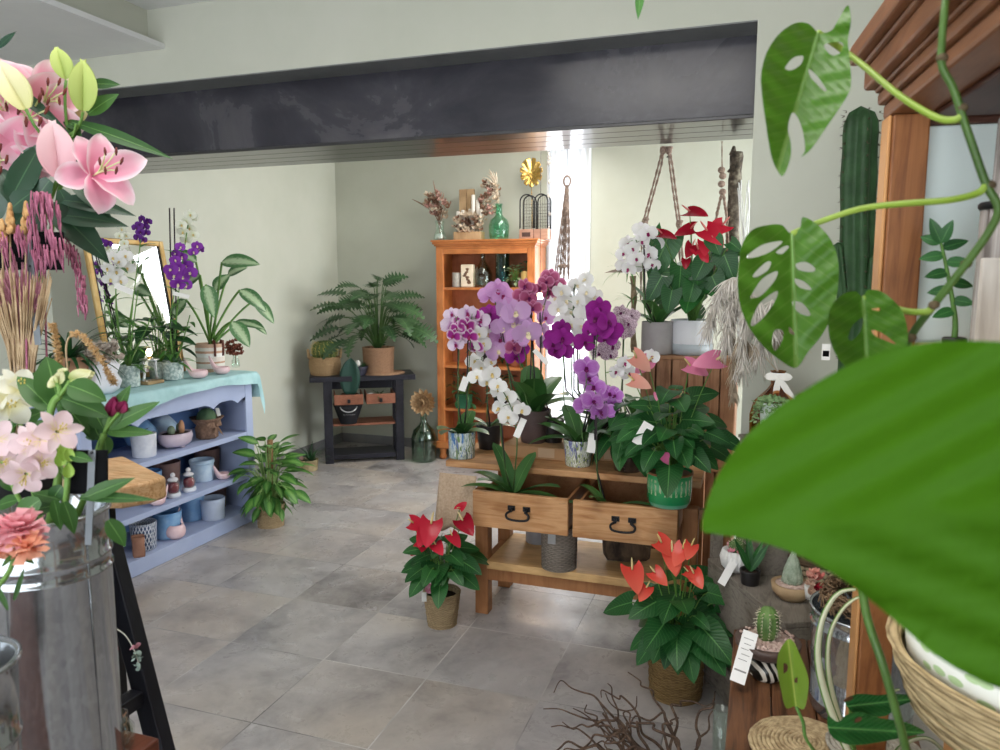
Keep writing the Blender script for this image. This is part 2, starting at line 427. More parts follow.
# dark painted beam carried over the opening, with grooved soffit
def beam_material():
    m, nt, b = nodes('dark_beam_paint'); n = noise(nt, coords(nt, (1, 1, 1.2)), 1.6, 6, .65, .5); n2 = noise(nt, coords(nt), 60, 2)
    r = ramp(nt, [(.38, '2b2a33'), (.52, '3b3a43'), (.72, '625f64')]); nt.links.new(n.outputs['Fac'], r.inputs['Fac']); nt.links.new(r.outputs['Color'], b.inputs['Base Color'])
    rr = ramp(nt, [(.35, (.42,)*3), (.65, (.6,)*3)]); nt.links.new(n.outputs['Fac'], rr.inputs['Fac']); nt.links.new(rr.outputs['Color'], b.inputs['Roughness'])
    b.inputs['Coat Weight'].default_value = .1; b.inputs['Coat Roughness'].default_value = .35
    bump(nt, b, n2.outputs['Fac'], .1, .002); return m
BEAM = beam_material()
SOFF = wood('dark_soffit', '2e2d32', '3a393d', axis=0, rough=.3, spec=.6, coat=.35)
bm_ = MB().box((-5.2, 3.33, 2.215), (-.05, 3.81, 2.53)); struct(bm_.build('beam', BEAM))
bm_ = MB()
for i in range(4): bm_.box((-5.2, 3.322+i*.122, 2.2), (-.05, 3.322+i*.122+.118, 2.216))
struct(bm_.build('beam_soffit', SOFF, bevel=.003))
struct(MB().box((-5.2, 3.165, 2.524), (-.05, 3.332, 2.53)).build('beam_flange', mat('grey_flange', '6d6f70', '7b7d7d', rough=.4)))
# windows: tall back window with white curtains, side window, shop window
def window(name, boxes, pane):
    b = MB()
    for a, c in boxes: b.box(a, c)
    w = struct(b.build(name, WHITE, bevel=.004))
    g = MB().box(*pane).build('pane', glass('window_glass', a=.2), w)
    return w
window('window_1', [((WX0, 6.26, .05), (WX0+.04, 6.3, 2.66)), ((WX1-.04, 6.26, .05), (WX1, 6.3, 2.66)), ((WX0+.04, 6.26, 2.61), (WX1-.04, 6.3, 2.66)), ((WX0+.04, 6.26, .05), (WX1-.04, 6.3, .12)), ((WX0+.04, 6.26, 1.1), (WX1-.04, 6.3, 1.16))], ((WX0+.04, 6.275, .12), (WX1-.04, 6.282, 2.61)))
window('window_2', [((XR+.02, 3.7, .75), (XR+.07, 3.76, 2.3)), ((XR+.02, 5.84, .75), (XR+.07, 5.9, 2.3)), ((XR+.02, 3.76, .75), (XR+.07, 5.84, .81)), ((XR+.02, 3.76, 2.24), (XR+.07, 5.84, 2.3)), ((XR+.02, 4.77, .81), (XR+.07, 4.83, 2.24))], ((XR+.04, 3.76, .81), (XR+.047, 5.84, 2.24)))
window('window_3', [((-3.6, -2.68, .4), (-3.52, -2.62, 2.5)), ((1.52, -2.68, .4), (1.6, -2.62, 2.5)), ((-3.52, -2.68, .4), (1.52, -2.62, .47)), ((-3.52, -2.68, 2.43), (1.52, -2.62, 2.5)), ((-1.05, -2.68, .47), (-.97, -2.62, 2.43))], ((-3.52, -2.655, .47), (1.52, -2.648, 2.43)))
def curtain(x0, x1, y, z0, z1, n, amp):
    vs = []; k = n*8
    for i in range(k+1):
        x = x0+(x1-x0)*i/k
        for z in (z0, z0+.5*(z1-z0), z1): vs.append((x, y+amp*math.sin(2*PI*i/8)+amp*.4*math.sin(i*.37+z), z))
    fs = [(i*3+j, i*3+3+j, i*3+4+j, i*3+1+j) for i in range(k) for j in range(2)]
    return MB().add(vs, fs)
m, nt, b_ = nodes('white_voile'); MATS['voile'] = m; b_.inputs['Base Color'].default_value = (.9, .9, .92, 1); b_.inputs['Roughness'].default_value = .9
rgb = nt.nodes.new('ShaderNodeRGB'); rgb.outputs[0].default_value = (.92, .92, .95, 1); addtrans(nt, b_, rgb.outputs[0], .6)
t = thing('curtain', 'white voile curtain hanging in the tall bright window behind the orchids', 'curtain', (-1.53, 6.17, 2.66))
curtain(WX0-.01, WX1+.02, 6.165, .06, 2.66, 6, .018).build('curtain_panel', m, t)
MB().tube([(WX0-.03, 6.17, 2.672), (WX1+.04, 6.17, 2.672)], .008).build('curtain_rod', mat('white_metal', 'dddddd', rough=.4), t)
sc.view_settings.view_transform = 'Standard'; sc.view_settings.look = 'None'; sc.view_settings.gamma = 1; sc.view_settings.use_curve_mapping = False; sc.view_settings.exposure = .46
# ---------------------------------------------------------------- light
w = bpy.data.worlds.new('world'); sc.world = w; w.use_nodes = True
w.node_tree.nodes['Background'].inputs[0].default_value = (.86, .93, 1, 1); w.node_tree.nodes['Background'].inputs[1].default_value = 2.2
def area(name, loc, size, power, col, look):
    l = bpy.data.lights.new(name, 'AREA'); l.shape = 'RECTANGLE'; l.size, l.size_y = size; l.energy = power; l.color = col
    o = bpy.data.objects.new(name, l); COL.objects.link(o); o.location = loc
    o.rotation_euler = (V(look)-V(loc)).to_track_quat('-Z', 'Y').to_euler()
area('shop_window_daylight', (-1.0, -2.55, 1.5), (4.8, 2.0), 57, (.95, .98, 1), (-1.0, 3, 1.3))
area('front_ceiling_fill', (-.7, 1.2, 2.87), (1.2, 1.2), 20, (1, .96, .9), (-.7, 1.2, 0))  # added fill light under the front ceiling, no visible fitting
area('back_ceiling_fill', (-1.6, 5.0, 2.68), (1.6, .7), 27, (1, .97, .92), (-2.3, 5.0, 0))  # added fill light that brightens the back room and its wall
area('side_window_daylight', (XR-.05, 4.7, 1.5), (2.0, 1.5), 66, (.93, .97, 1), (-3, 5.0, 1.0))
area('back_window_daylight', (-1.53, 6.12, 1.4), (.3, 2.2), 6, (.93, .96, 1), (-1.6, 3, .6))
# ---------------------------------------------------------------- furniture
PINE = wood('pine', 'bf8a5a', 'd0a072', axis=0, rough=.5, c3='a87046')
PINEY = wood('pine_lengthwise', '9c6a42', 'ad7b52', axis=1, rough=.5)
PINEZ = wood('pine_upright', '98643c', 'a8744a', axis=2, rough=.5)
IRON = mat('black_iron', '17171a', '222226', rough=.45, metal=.3)
# display table with two pulled-out drawers
T = thing('display_table', 'low pine display table with two pulled-out drawers full of orchids', 'table', (-.7, 3.3, 0))
for x in (-1.165, -.235):
    for y in (3.15, 3.47): MB().box((x-.032, y-.032, 0), (x+.032, y+.032, .6 if y < 3.3 else .669)).build('leg', PINEZ, T, bevel=.006)
MB().box((-1.37, 3.19, .67), (-.2, 3.62, .7)).build('table_top', PINE, T, bevel=.004)
MB().box((-1.19, 3.50, .5), (-.21, 3.52, .66)).build('apron', PINE, T, bevel=.003)
MB().box((-1.13, 3.09, .235), (-.26, 3.5, .272)).build('lower_shelf', wood('pale_pine', 'c79a64', 'd9b27c', axis=0, rough=.5), T, bevel=.004)
MB().box((-1.133, 3.11, .175), (-.267, 3.14, .234)).build('stretcher', PINEZ, T, bevel=.003)
for x in (-1.165, -.235): MB().box((x-.015, 3.183, .2), (x+.015, 3.437, .25)).build('stretcher', PINEY, T, bevel=.003)
for i, (x0, x1) in enumerate(((-1.15, -.722), (-.702, -.272))):
    d = MB().box((x0, 2.97, .475), (x1, 2.995, .635)).build('drawer', PINE, T, bevel=.004)
    MB().box((x0+.012, 2.996, .485), (x0+.024, 3.45, .615)).build('drawer_side', PINEY, d)
    MB().box((x1-.024, 2.996, .485), (x1-.012, 3.45, .615)).build('drawer_side', PINEY, d)
    MB().box((x0+.025, 2.996, .485), (x1-.025, 3.45, .495)).build('drawer_bottom', PINEY, d)
    MB().box((x0+.025, 3.438, .496), (x1-.025, 3.45, .615)).build('drawer_back', PINEY, d)
    h = MB(); xc = (x0+x1)/2
    for s in (-1, 1): h.box((xc+s*.034-.016, 2.963, .565), (xc+s*.034+.016, 2.9695, .585)); h.box((xc+s*.034-.006, 2.95, .56), (xc+s*.034+.006, 2.966, .578))
    h.tube(smooth_path([(xc-.034, 2.948, .565), (xc-.05, 2.944, .553), (xc-.042, 2.94, .535), (xc, 2.938, .53), (xc+.042, 2.94, .535), (xc+.05, 2.944, .553), (xc+.034, 2.948, .565)]), .0055)
    h.build('handle', IRON, d, label='black iron drawer handle')
# burlap cloth hanging over the left end
def drape(p00, p10, p11, p01, nu, nv, fn):
    p00, p10, p11, p01 = map(V, (p00, p10, p11, p01)); vs = []; uv = []
    for i in range(nu+1):
        for j in range(nv+1):
            u = i/nu; v = j/nv; vs.append(p00*(1-u)*(1-v)+p10*u*(1-v)+p11*u*v+p01*(1-u)*v+V(fn(u, v))); uv.append((u, v))
    k = nv+1
    return MB().add(vs, [(i*k+j, (i+1)*k+j, (i+1)*k+j+1, i*k+j+1) for i in range(nu) for j in range(nv)], 0, uv)
t = drape((-1.36, 3.1, .665), (-1.18, 3.1, .662), (-1.2, 3.09, .4), (-1.39, 3.105, .4), 14, 12, lambda u, v: (0, -.014*math.sin(u*13)*v, -.012*math.sin(u*9)*v)).build('burlap_cloth', mat('burlap', 'b99f86', 'cdb59c', rough=.95, scale=90, bmp=.5, spec=.1), o=(-1.27, 3.1, .4))
so = t.modifiers.new('s', 'SOLIDIFY'); so.thickness = .004
tag(t, 'beige burlap cloth hanging from the left end of the pine table', 'cloth')
# cardboard boxes
CARD = mat('cardboard', 'a8815c', 'b48d66', rough=.8, scale=3)
def cardbox(label, x0, x1, y0, y1, z0, z1):
    t = thing('cardboard_box', label, 'box', ((x0+x1)/2, (y0+y1)/2, z0))
    MB().box((x0, y0, z0), (x1, y1, z1)).build('box_body', CARD, t, bevel=.003)
    MB().box((x0-.004, y0-.004, z1-.0005), (x1+.004, (y0+y1)/2-.002, z1+.003)).build('flap', CARD, t)
    MB().box((x0-.004, (y0+y1)/2+.002, z1-.0005), (x1+.004, y1+.004, z1+.003)).build('flap', CARD, t)
    MB().box(((x0+x1)/2+.02, y0-.0015, z0+.01), ((x0+x1)/2+.1, y0, z0+.055)).build('paper_label', mat('beige_paper', 'c7a98a', rough=.8), t, label='pale paper label')
cardbox('brown cardboard box on the table top carrying a brown orchid pot', -1.14, -.83, 3.36, 3.6, .7, .755)
cardbox('brown cardboard box behind the mosaic pot on the table', -.8, -.56, 3.42, 3.6, .7, .79)
# slatted crates standing behind the table
SLAT = wood('crate_slat', '8a6044', 'a3775a', axis=2, rough=.6, c3='6f4a34')
def crate(label, x0, x1, y0, y1, z0, z1, n, vert=True):
    t = thing('wooden_crate', label, 'crate', ((x0+x1)/2, (y0+y1)/2, z0)); w_ = (x1-x0)/n
    for i in range(n): MB().box((x0+i*w_+.003, y0, z0+.002), (x0+(i+1)*w_-.003, y0+.014, z1)).build('slat', SLAT, t, bevel=.003)
    for i in range(2): MB().box((x0 if i == 0 else x1-.014, y0+.015, z0+.002), (x0+.014 if i == 0 else x1, y1, z1)).build('side_panel', SLAT, t, bevel=.003)
    MB().box((x0, y0, z1+.0005), (x1, y1, z1+.016)).build('top_panel', wood('crate_top', '94694a', 'aa7f5c', axis=0, rough=.6), t, bevel=.003)
    MB().box((x0+.0145, y0+.015, z0+.002), (x1-.0145, y1, z0+.016)).build('bottom_panel', SLAT, t)
    MB().box((x0+.0145, y1-.012, z0+.0165), (x1-.0145, y1-.001, z1)).build('back_panel', SLAT, t)
crate('upper brown slatted crate carrying the potted red anthurium beside the wall', -.53, -.085, 3.62, 3.95, .66, 1.17, 6)
crate('lower brown slatted crate on the floor under the upper crate', -.53, -.075, 3.6, 3.97, 0, .643, 5)
MB_ = MB().box((-.2, 3.12, .56), (-.02, 3.155, .6)); tag(MB_.build('wooden_plank', SLAT, o=(-.11, 3.14, .56)), 'brown plank end sticking out from the right end of the pine table', 'plank')
# blue shelf unit
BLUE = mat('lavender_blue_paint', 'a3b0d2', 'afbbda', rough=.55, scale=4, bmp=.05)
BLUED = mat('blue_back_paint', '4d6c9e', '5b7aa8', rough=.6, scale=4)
BX0, BX1, BY0, BY1 = -3.45, -3.03, 2.66, 3.95
B = thing('shelf_unit', 'pale lavender blue shelf unit with scalloped apron and three shelves', 'shelf', (-3.24, 3.3, 0))
for y in (BY0, BY1-.022): MB().box((BX0, y, 0), (BX1-.021, y+.022, .935)).build('side_panel', BLUE, B, bevel=.003)
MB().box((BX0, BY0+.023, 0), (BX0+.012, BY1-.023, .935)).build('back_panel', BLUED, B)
for y in (BY0, BY1-.065): MB().box((BX1-.02, y, 0), (BX1, y+.065, .935)).build('stile', BLUE, B, bevel=.003)
for z in (.085, .32, .59): MB().box((BX0+.013, BY0+.023, z-.02), (BX1-.021, BY1-.023, z)).build('shelf', BLUE, B, bevel=.002); MB().box((BX1-.02, BY0+.066, z-(.03 if z > .1 else .083)), (BX1-.002, BY1-.066, z+.001)).build('shelf_edge', BLUE, B, bevel=.002)
MB().box((BX0-.01, BY0-.02, .936), (BX1+.015, BY1+.02, .962)).build('top', BLUE, B, bevel=.003)
y0, y1 = BY0+.066, BY1-.066; pts = [(y0, .934), (y0, .79)]
for i in range(49):
    u = i/48; pts.append((y0+(y1-y0)*u, .815-sum(.03*max(0, 1-abs(u-q)/.06)**1.6 for q in (.06, .25, .75, .94))))
pts += [(y1, .79), (y1, .934)]
MB().prism(pts[::-1], .016, Matrix(((0, 0, 1, BX1-.019), (1, 0, 0, 0), (0, 1, 0, 0), (0, 0, 0, 1)))).build('apron', BLUE, B)
# cloth on top
def clothf():
    mb = MB(); nu, nv = 44, 26; vs = []; uv = []; x0, x1, yy0, yy1 = BX0-.005, BX1+.03, BY0-.02, BY1+.035
    for i in range(nu+1):
        for j in range(nv+1):
            a = -.0+(yy1-yy0+.2)*i/nu; c = (x1-x0+.075)*j/nv
            y = yy0+a; x = x0+c; z = .967
            ox = max(0, x-x1); oy = max(0, y-yy1)
            if ox > 0: x = x1+.004+.012*math.sin(a*17)*ox/.075; z -= ox*(1+.35*math.sin(a*4.1+1))
            if oy > 0: y = yy1+.008+.016*math.sin(c*30)*oy/.2+.02*oy/.2; z -= oy*(1+.15*math.sin(c*11))
            vs.append((x, y, z+.0015*math.sin(a*23)*math.sin(c*31))); uv.append((a, c))
    k = nv+1
    return mb.add(vs, [(i*k+j, (i+1)*k+j, (i+1)*k+j+1, i*k+j+1) for i in range(nu) for j in range(nv)], 0, uv)
t = clothf().build('cloth', mat('aqua_cloth', 'a6cfd3', 'b9dde0', rough=.9, scale=14, spec=.15), o=(-3.24, 3.3, .967))
tag(t, 'pale aqua cloth spread over the top of the blue shelf unit', 'tablecloth')
# black bench in the corner, standing diagonally
BL = wood('black_stained_wood', '1b1b24', '2a2a34', axis=0, rough=.4)
RED = wood('reddish_drawer_wood', '7c4a36', '94604a', axis=0, rough=.5)
a0 = V((-3.40, 5.36, 0)); a1 = V((-2.84, 5.72, 0)); e1 = (a1-a0).normalized(); e2 = V((-e1.y, e1.x, 0)); LB = (a1-a0).length
MBn = Matrix((e1, e2, (0, 0, 1))).transposed().to_4x4(); MBn.translation = a0
K = thing('console_bench', 'black stained wooden bench with two small drawers set across the room corner', 'bench', tuple(a0+e1*LB/2+e2*.15))
def kb(name, a, b, m=None, par=None, bevel=.004, label=None): return MB().box(a, b, 0, MBn).build(name, m or BL, par or K, bevel=bevel, label=label)
kb('top', (-.11, -.03, .70), (LB+.1, .34, .745))
for x in (0, LB-.07):
    for y in (0, .24): kb('leg', (x, y, 0), (x+.07, y+.06, .699))
kb('shelf', (.072, .01, .03), (LB-.072, .3, .07)); kb('shelf', (.072, .02, .315), (LB-.072, .3, .335), RED)
kb('rail', (.072, .245, .6), (LB-.072, .27, .699))
for i, (x0, x1) in enumerate(((.085, .32), (.345, .585))):
    d = kb('drawer', (x0, -.1, .515), (x1, -.085, .6), RED)
    kb('drawer_side', (x0, -.084, .52), (x0+.01, .23, .595), RED, d, 0); kb('drawer_side', (x1-.01, -.084, .52), (x1, .23, .595), RED, d, 0)
    kb('drawer_bottom', (x0+.011, -.084, .52), (x1-.011, .23, .527), RED, d, 0); kb('knob', ((x0+x1)/2-.012, -.112, .53), ((x0+x1)/2+.012, -.1005, .562), IRON, d, .002)
def onb(x, y, z): return MBn @ V((x, y, z))
# orange display cabinet
ORW = wood('orange_pine', 'b4683a', 'c98049', axis=2, rough=.4, coat=.1)
ORX = wood('orange_pine_rail', 'b4683a', 'c98049', axis=0, rough=.4, coat=.1)
ORD = wood('cabinet_back_wood', 'a05c3c', 'b06a46', axis=2, rough=.5)
CX0, CX1, CY0, CY1, CZ = -2.58, -1.715, 5.84, 6.16, 1.87
C_ = thing('display_cabinet', 'tall orange pine display cabinet with open shelves beside the bright window', 'cabinet', (-2.15, 6.0, 0))
for x in (CX0, CX1-.065): MB().box((x, CY0, .16), (x+.065, CY0+.03, CZ-.07)).build('stile', ORW, C_, bevel=.004)
for x in (CX0, CX1-.018): MB().box((x, CY0+.031, .16), (x+.018, CY1, CZ-.07)).build('side_panel', ORW, C_)
MB().box((CX0+.019, CY1-.012, .16), (CX1-.019, CY1, CZ-.07)).build('back_panel', ORD, C_)
MB().box((CX0+.066, CY0, CZ-.115), (CX1-.066, CY0+.028, CZ-.071)).build('rail', ORX, C_, bevel=.003)
cor = MB()
for i, (o_, z0_, z1_) in enumerate(((.0, 0, .02), (.012, .02, .035), (.024, .035, .055), (.034, .055, .07))): cor.box((CX0-o_, CY0-o_, CZ-.07+z0_), (CX1+o_, CY1, CZ-.07+z1_))
cor.build('cornice', ORX, C_, bevel=.003)
for z in (.45, .82, 1.48): MB().box((CX0+.019, CY0+.015, z-.022), (CX1-.019, CY1-.013, z)).build('shelf', ORX, C_, bevel=.002)
bs = MB().box((CX0-.01, CY0-.015, .1), (CX1+.01, CY1, .16)); bs.build('plinth', ORX, C_, bevel=.006)
for x in (CX0, CX1-.07):
    for y in (CY0, CY1-.07): MB().lathe([(.022, 0), (.036, .02), (.026, .05), (.034, .099)], (x+.035, y+.035, 0), 12).build('foot', ORX, C_)
# right foreground cabinet (rotated a little)
RW = wood('amber_pine', '8e5a33', 'a26a3e', axis=2, rough=.45, c3='6e4024', scale=1.4)
RWY = wood('amber_pine_cornice', '7d5033', '8f6040', axis=1, rough=.45, scale=1.4)
RWL = wood('amber_pine_light', 'c48a52', 'd19a62', axis=2, rough=.45)
Mr = Matrix.Translation((.181, 1.34, 0)) @ Matrix.Rotation(math.radians(5), 4, 'Z')
Q = thing('open_cabinet', 'amber pine cabinet with moulded cornice towering in the right foreground', 'cabinet', tuple(Mr @ V((.25, -.5, 0))))
def qb(name, a, b, m, par=None, bevel=.003, label=None): return MB().box(a, b, 0, Mr).build(name, m, par or Q, bevel=bevel, label=label)
qb('post', (0, -.02, 0), (.052, .03, 1.80), RW)
qb('post_facing', (-.006, -.016, 0), (-.0005, .03, 1.80), RWL)
qb('post', (0, -1.25, 0), (.052, -1.2, 1.80), RW); qb('post', (.5, -.02, 0), (.552, .03, 1.80), RW); qb('post', (.5, -1.25, 0), (.552, -1.2, 1.80), RW)
for o_, z0_, z1_ in ((.004, 1.801, 1.825), (.012, 1.825, 1.845), (.016, 1.845, 1.853), (.03, 1.853, 1.888), (.036, 1.888, 1.898), (.05, 1.898, 1.93)):
    qb('cornice', (-o_, -1.25-o_, z0_), (.552, .03+o_, z1_), RWY, bevel=.005)
qb('top_board', (.053, -1.2, 1.792), (.5, -.021, 1.8005), wood('dark_ceiling_wood', '46281f', '54332a', axis=1, rough=.5))
qb('top_rail', (.053, .0, 1.785), (.5, .025, 1.8005), wood('dark_rail_wood', '4a2a20', '5a372a', axis=0, rough=.5))
qb('end_panel', (.053, .004, 1.451), (.5, .012, 1.7845), mat('pale_aqua_panel', 'dcebe8', 'e2efec', rough=.5, scale=3), label='pale aqua painted end panel')
qb('end_panel', (.053, .004, .98), (.5, .012, 1.449), MATS['pale_aqua_panel'])
qb('shelf', (.056, -1.2, 1.425), (.5, -.0, 1.45), wood('blond_shelf', 'c9a878', 'd6b98c', axis=1, rough=.5))
qb('shelf', (.056, -1.2, .56), (.5, .03, .585), RWY); qb('back_panel', (.53, -1.2, 0), (.545, -.02, 1.765), wood('dark_back_wood', '5a3a28', '684530', axis=2, rough=.6))
# rustic brown bench (right) and grey weathered bench behind it
RB = wood('rustic_brown', '5e3d28', '7c5234', axis=1, rough=.5, c3='3f2818')
t = thing('plank_bench', 'rustic dark brown plank bench in the right foreground carrying the zebra pot', 'bench', (.09, 1.75, 0))
for x0, x1 in ((-.03, .065), (.068, .163), (.166, .26), (.263, .37)): MB().box((x0, 1.45, .51), (x1, 2.16, .55)).build('plank', RB, t, bevel=.004)
for x in (-.02, .32):
    for y in (1.49, 2.1): MB().box((x, y-.02, 0), (x+.045, y+.025, .509)).build('leg', RB, t, bevel=.003)
MB().box((-.028, 2.12, .38), (.365, 2.14, .509)).build('apron', RB, t, bevel=.003); MB().box((-.028, 1.5, .4), (-.012, 2.08, .509)).build('apron', RB, t, bevel=.003)
GW = wood('grey_weathered_wood', '6a625a', '8b8379', axis=1, rough=.8, scale=1.2)
g0 = V((-.145, 2.84, 0)); d1 = V((.474, -.881, 0)).normalized(); d2 = V((.881, .474, 0)).normalized()
Mg = Matrix((d2, -d1, (0, 0, 1))).transposed().to_4x4(); Mg.translation = g0
t = thing('grey_bench', 'grey weathered wooden crate bench holding small cacti against the wall', 'bench', tuple(g0+d2*.15+d1*.25))
def gb(name, a, b, bevel=.003): return MB().box(a, b, 0, Mg).build(name, GW, t, bevel=bevel)
gb('top', (0, -.55, .48), (.36, 0, .5)); gb('side_panel', (0, -.02, 0), (.36, -.002, .479)); gb('front_panel', (0, -.53, .3), (.018, -.021, .479)); gb('front_panel', (0, -.53, .02), (.018, -.021, .14)); gb('side_panel', (0, -.55, 0), (.36, -.531, .479))
gb('upright', (.02, -.0015, .0), (.06, .028, .62))
def ong(a, b, z=.5): return Mg @ V((a, b, z))
# ---------------------------------------------------------------- plant kit
STEM = mat('green_stem', '4f7a35', '6f9a48', rough=.5, trans=.1)
STEMD = mat('dark_stem', '3a5a2c', '4f7038', rough=.5)
DRYX = None
SOIL = mat('soil', '2c211b', '45342a', rough=.95, scale=60, bmp=.6)
STAKE = mat('dark_stake', '2a2328', '3a3236', rough=.6)
PAPER = mat('white_paper', 'eceae6', 'f4f2ee', rough=.7)
L_ORCH = leafmat('orchid_leaf', '2f5a2c', '4b7a3c', '6f9a58', rough=.35, veins=0, trans=.12)
L_ANTH = leafmat('anthurium_leaf', '123f1f', '2f6a30', '5f9450', rough=.38, veins=12, spec=.35, trans=.08)
L_DARK = leafmat('dark_leaf', '163a20', '2c5c30', '4d7c48', rough=.35, veins=16, trans=.1)
L_MID = leafmat('mid_leaf', '2f6a2a', '58923e', '86b466', rough=.4, veins=16)
L_VARI = leafmat('variegated_leaf', '2f5f35', '4b7d48', 'a9c79a', rough=.35, centre='b4c9a2', blotch=1.0, veins=14)
L_DIEF = leafmat('dieffenbachia_leaf', '2a5f26', '4a8436', '86b060', rough=.4, centre='6f9f4e', blotch=1.0, veins=14)
L_XAN = leafmat('xanadu_leaf', '2a4a2c', '476a40', '688a58', rough=.4, veins=20)
def pot(root, c, r0, r1, h, m, soil=True, lip=0, name='pot', n=32, wall=.006, prof=None, label=None, soilm=None, foot=True):
    """thick-walled pot, r0 foot radius, r1 rim radius"""
    p = prof or [(r0*.96, 0), (r0, .004), (r0+(r1-r0)*.5, h*.5), (r1+lip, h-.004 if not lip else h*.86), (r1+lip, h)]
    p = p+[(p[-1][0]-wall*.4, h+.002), (p[-1][0]-wall, h), (p[-1][0]-wall*1.4, h*.84)]
    b = MB().lathe([(0, 0)]+p, c, n, close=False); o = b.build(name, m, root, label)
    if soil: MB().lathe([(p[-1][0]*.999, h*.85), (p[-1][0]*.6, h*.88), (0, h*.89)], c, 20).build('soil', soilm or SOIL, root)
    return o
def basket(root, c, r0, r1, h, m, rings=16, wob=.02, name='basket', belly=0, soil=True):
    p = []
    for i in range(rings*4+1):
        t = i/(rings*4); r = r0+(r1-r0)*t+belly*math.sin(PI*t); p.append((r+.0042*math.cos(2*PI*i/4), h*t))
    p += [(r1-.006, h+.002), (r1-.012, h-.004), (r1-.016, h*.8)]
    MB().lathe([(0, 0)]+p, c, 40, wob=wob).build(name, m, root)
    if soil: MB().lathe([(r1-.014, h*.84), (r1*.5, h*.87), (0, h*.88)], c, 18).build('soil', SOIL, root)
def foliage(root, c, n, spread, hgt, L, W, prof, m, sm=STEM, el=(.15, 1.3), bend=.9, fold=.18, lobe=0, lr=.003, name='foliage', cut=0, nl=8, wave=0, z0=0, az0=0, lj=.25, ry=1.0, arc=0, droop=0, fill=.82, face=.25, sun=0, back=1):
    """leaves on petioles fanning out of one crown: one part"""
    b = MB()
    for i in range(n):
        az = az0+i*2.39996+rnd(-.25, .25); f = (i+.5)/n; e = el[1]+(el[0]-el[1])*f+rnd(-.12, .12)
        out = V((math.cos(az), math.sin(az)*ry, 0)); k = rnd(fill, 1.1)
        bk = back if out.y > -.1 else 1
        tip = V(c)+out*spread*bk*math.cos(e)*k+V((0, 0, z0+hgt*math.sin(e)*k))
        st = V(c)+out*.012+V((0, 0, 0))
        pth = bez(st, st+(tip-st)*.5+V((0, 0, .22*hgt+arc)), tip, 6)
        b.tube(pth, [lr*1.2]*3+[lr]*4, 5, 1)
        d = (pth[-1]-pth[-3]).normalized(); d = (d*.6+out*.7-V((0, 0, droop*rnd(.5, 1.3)))).normalized()
        nrm = (V((.1*sun, -sun, 0))+V((0, 0, 1))*.9+out*face+V((rnd(-.3, .3), rnd(-.3, .3), 0)))
        s_ = rnd(1-lj, 1+lj)*(bk if bk == 1 else .8)
        b.blade(tip, d, nrm, L*s_, W*s_, prof, nl, 4, bend=bend*rnd(.6, 1.3), fold=fold, lobe=lobe, cut=cut, wave=wave, mi=0)
    return b.build(name, [m, sm], root)
def blades(root, c, spec, m, name='leaves', prof='strap', nl=9, fold=.22, cup=0):
    """spec: (azimuth, elevation, length, width, bend)"""
    b = MB()
    for az, e, L, W, bd in spec:
        d = V((math.cos(az)*math.cos(e), math.sin(az)*math.cos(e), math.sin(e)))
        n = V((-math.cos(az)*math.sin(e), -math.sin(az)*math.sin(e), math.cos(e)))
        b.blade(V(c)+V((math.cos(az), math.sin(az), 0))*.008, d, n, L, W, prof, nl, 4, bend=bd, fold=fold, cup=cup)
    return b.build(name, m, root)
def tagcard(root, p, w_, h_, name='price_tag', rot=0, lines=True, nrm=None, m=None):
    M = facing(p, nrm or tocam(p), roll=rot)
    b = MB().box((-w_/2, -h_/2, -.0006), (w_/2, h_/2, .0006), 0, M)
    o = b.build(name, m or PAPER, root)
    return o
# ---- orchid flower meshes (10 cm across, facing +Z, top +Y)
def mesh_of(b, name, mats):
    o = b.build(name, mats); me = o.data; bpy.data.objects.remove(o); return me
def phal_mesh(nm, pm, sm=None):
    b = MB(); o = (0, 0, 0)
    def pet(a, L, W, prof, z=0, bd=.25, mi=0, wv=.03):
        d = V((math.cos(a), math.sin(a), z)); b.blade((0, 0, .002 if mi == 0 else 0), d, (0, 0, 1), L, W, prof, 6, 4, bend=bd, wave=wv, mi=mi, cup=.06)
    pet(PI/2, .048, .034, 'petal', .05, .2, 1); pet(PI/2+2.15, .048, .034, 'petal', .0, .25, 1); pet(PI/2-2.15, .048, .034, 'petal', .0, .25, 1)
    pet(.18, .054, .062, 'wide', .12); pet(PI-.18, .054, .062, 'wide', .12)
    return mesh_of(b, nm, [pm, sm or pm])
def lip_mesh(nm, m):
    b = MB(); b.blade((0, -.002, .004), (0, -.8, .55), (0, .5, .8), .024, .018, 'petal', 5, 2, bend=-.6, cup=.2)
    for s in (-1, 1): b.blade((0, 0, .004), (s*.7, .1, .6), (s*-.5, 0, .7), .014, .012, 'petal', 4, 2, bend=-.5)
    b.ell((0, .002, .008), (.004, .004, .007), 6, 0, None, 5)
    return mesh_of(b, nm, m)
P_WHITE = petalmat('white_petal', 'f0f0ea', 'f6f5f4', trans=.28)
P_WPINK = petalmat('white_pink_petal', 'e7c5da', 'f4f0f4', trans=.4, p=.3)
P_MAG = petalmat('magenta_petal', '8d1a80', '9b2592', trans=.25, vein='b848ae')
P_MOT = petalmat('mottled_petal', 'a01f86', 'a8328f', edge='f0d9ea', trans=.3)
P_MOTW = petalmat('pale_mottled_petal', 'b85ab0', 'efe0f0', trans=.28, p=.3, vein='c98acb')
P_LILAC = petalmat('lilac_petal', 'd294cc', 'dcaadb', trans=.35, vein='b27acb')
P_LAV = petalmat('lavender_petal', 'e4c6e4', 'd9b0dd', trans=.35)
P_DUSTY = petalmat('dusty_pink_petal', 'a33f68', 'b2577f', edge='d892b4', trans=.3)
P_PINKP = petalmat('pink_purple_petal', 'b556bd', 'c47ed2', edge='d9a6e2', trans=.3, vein='a23fa8')
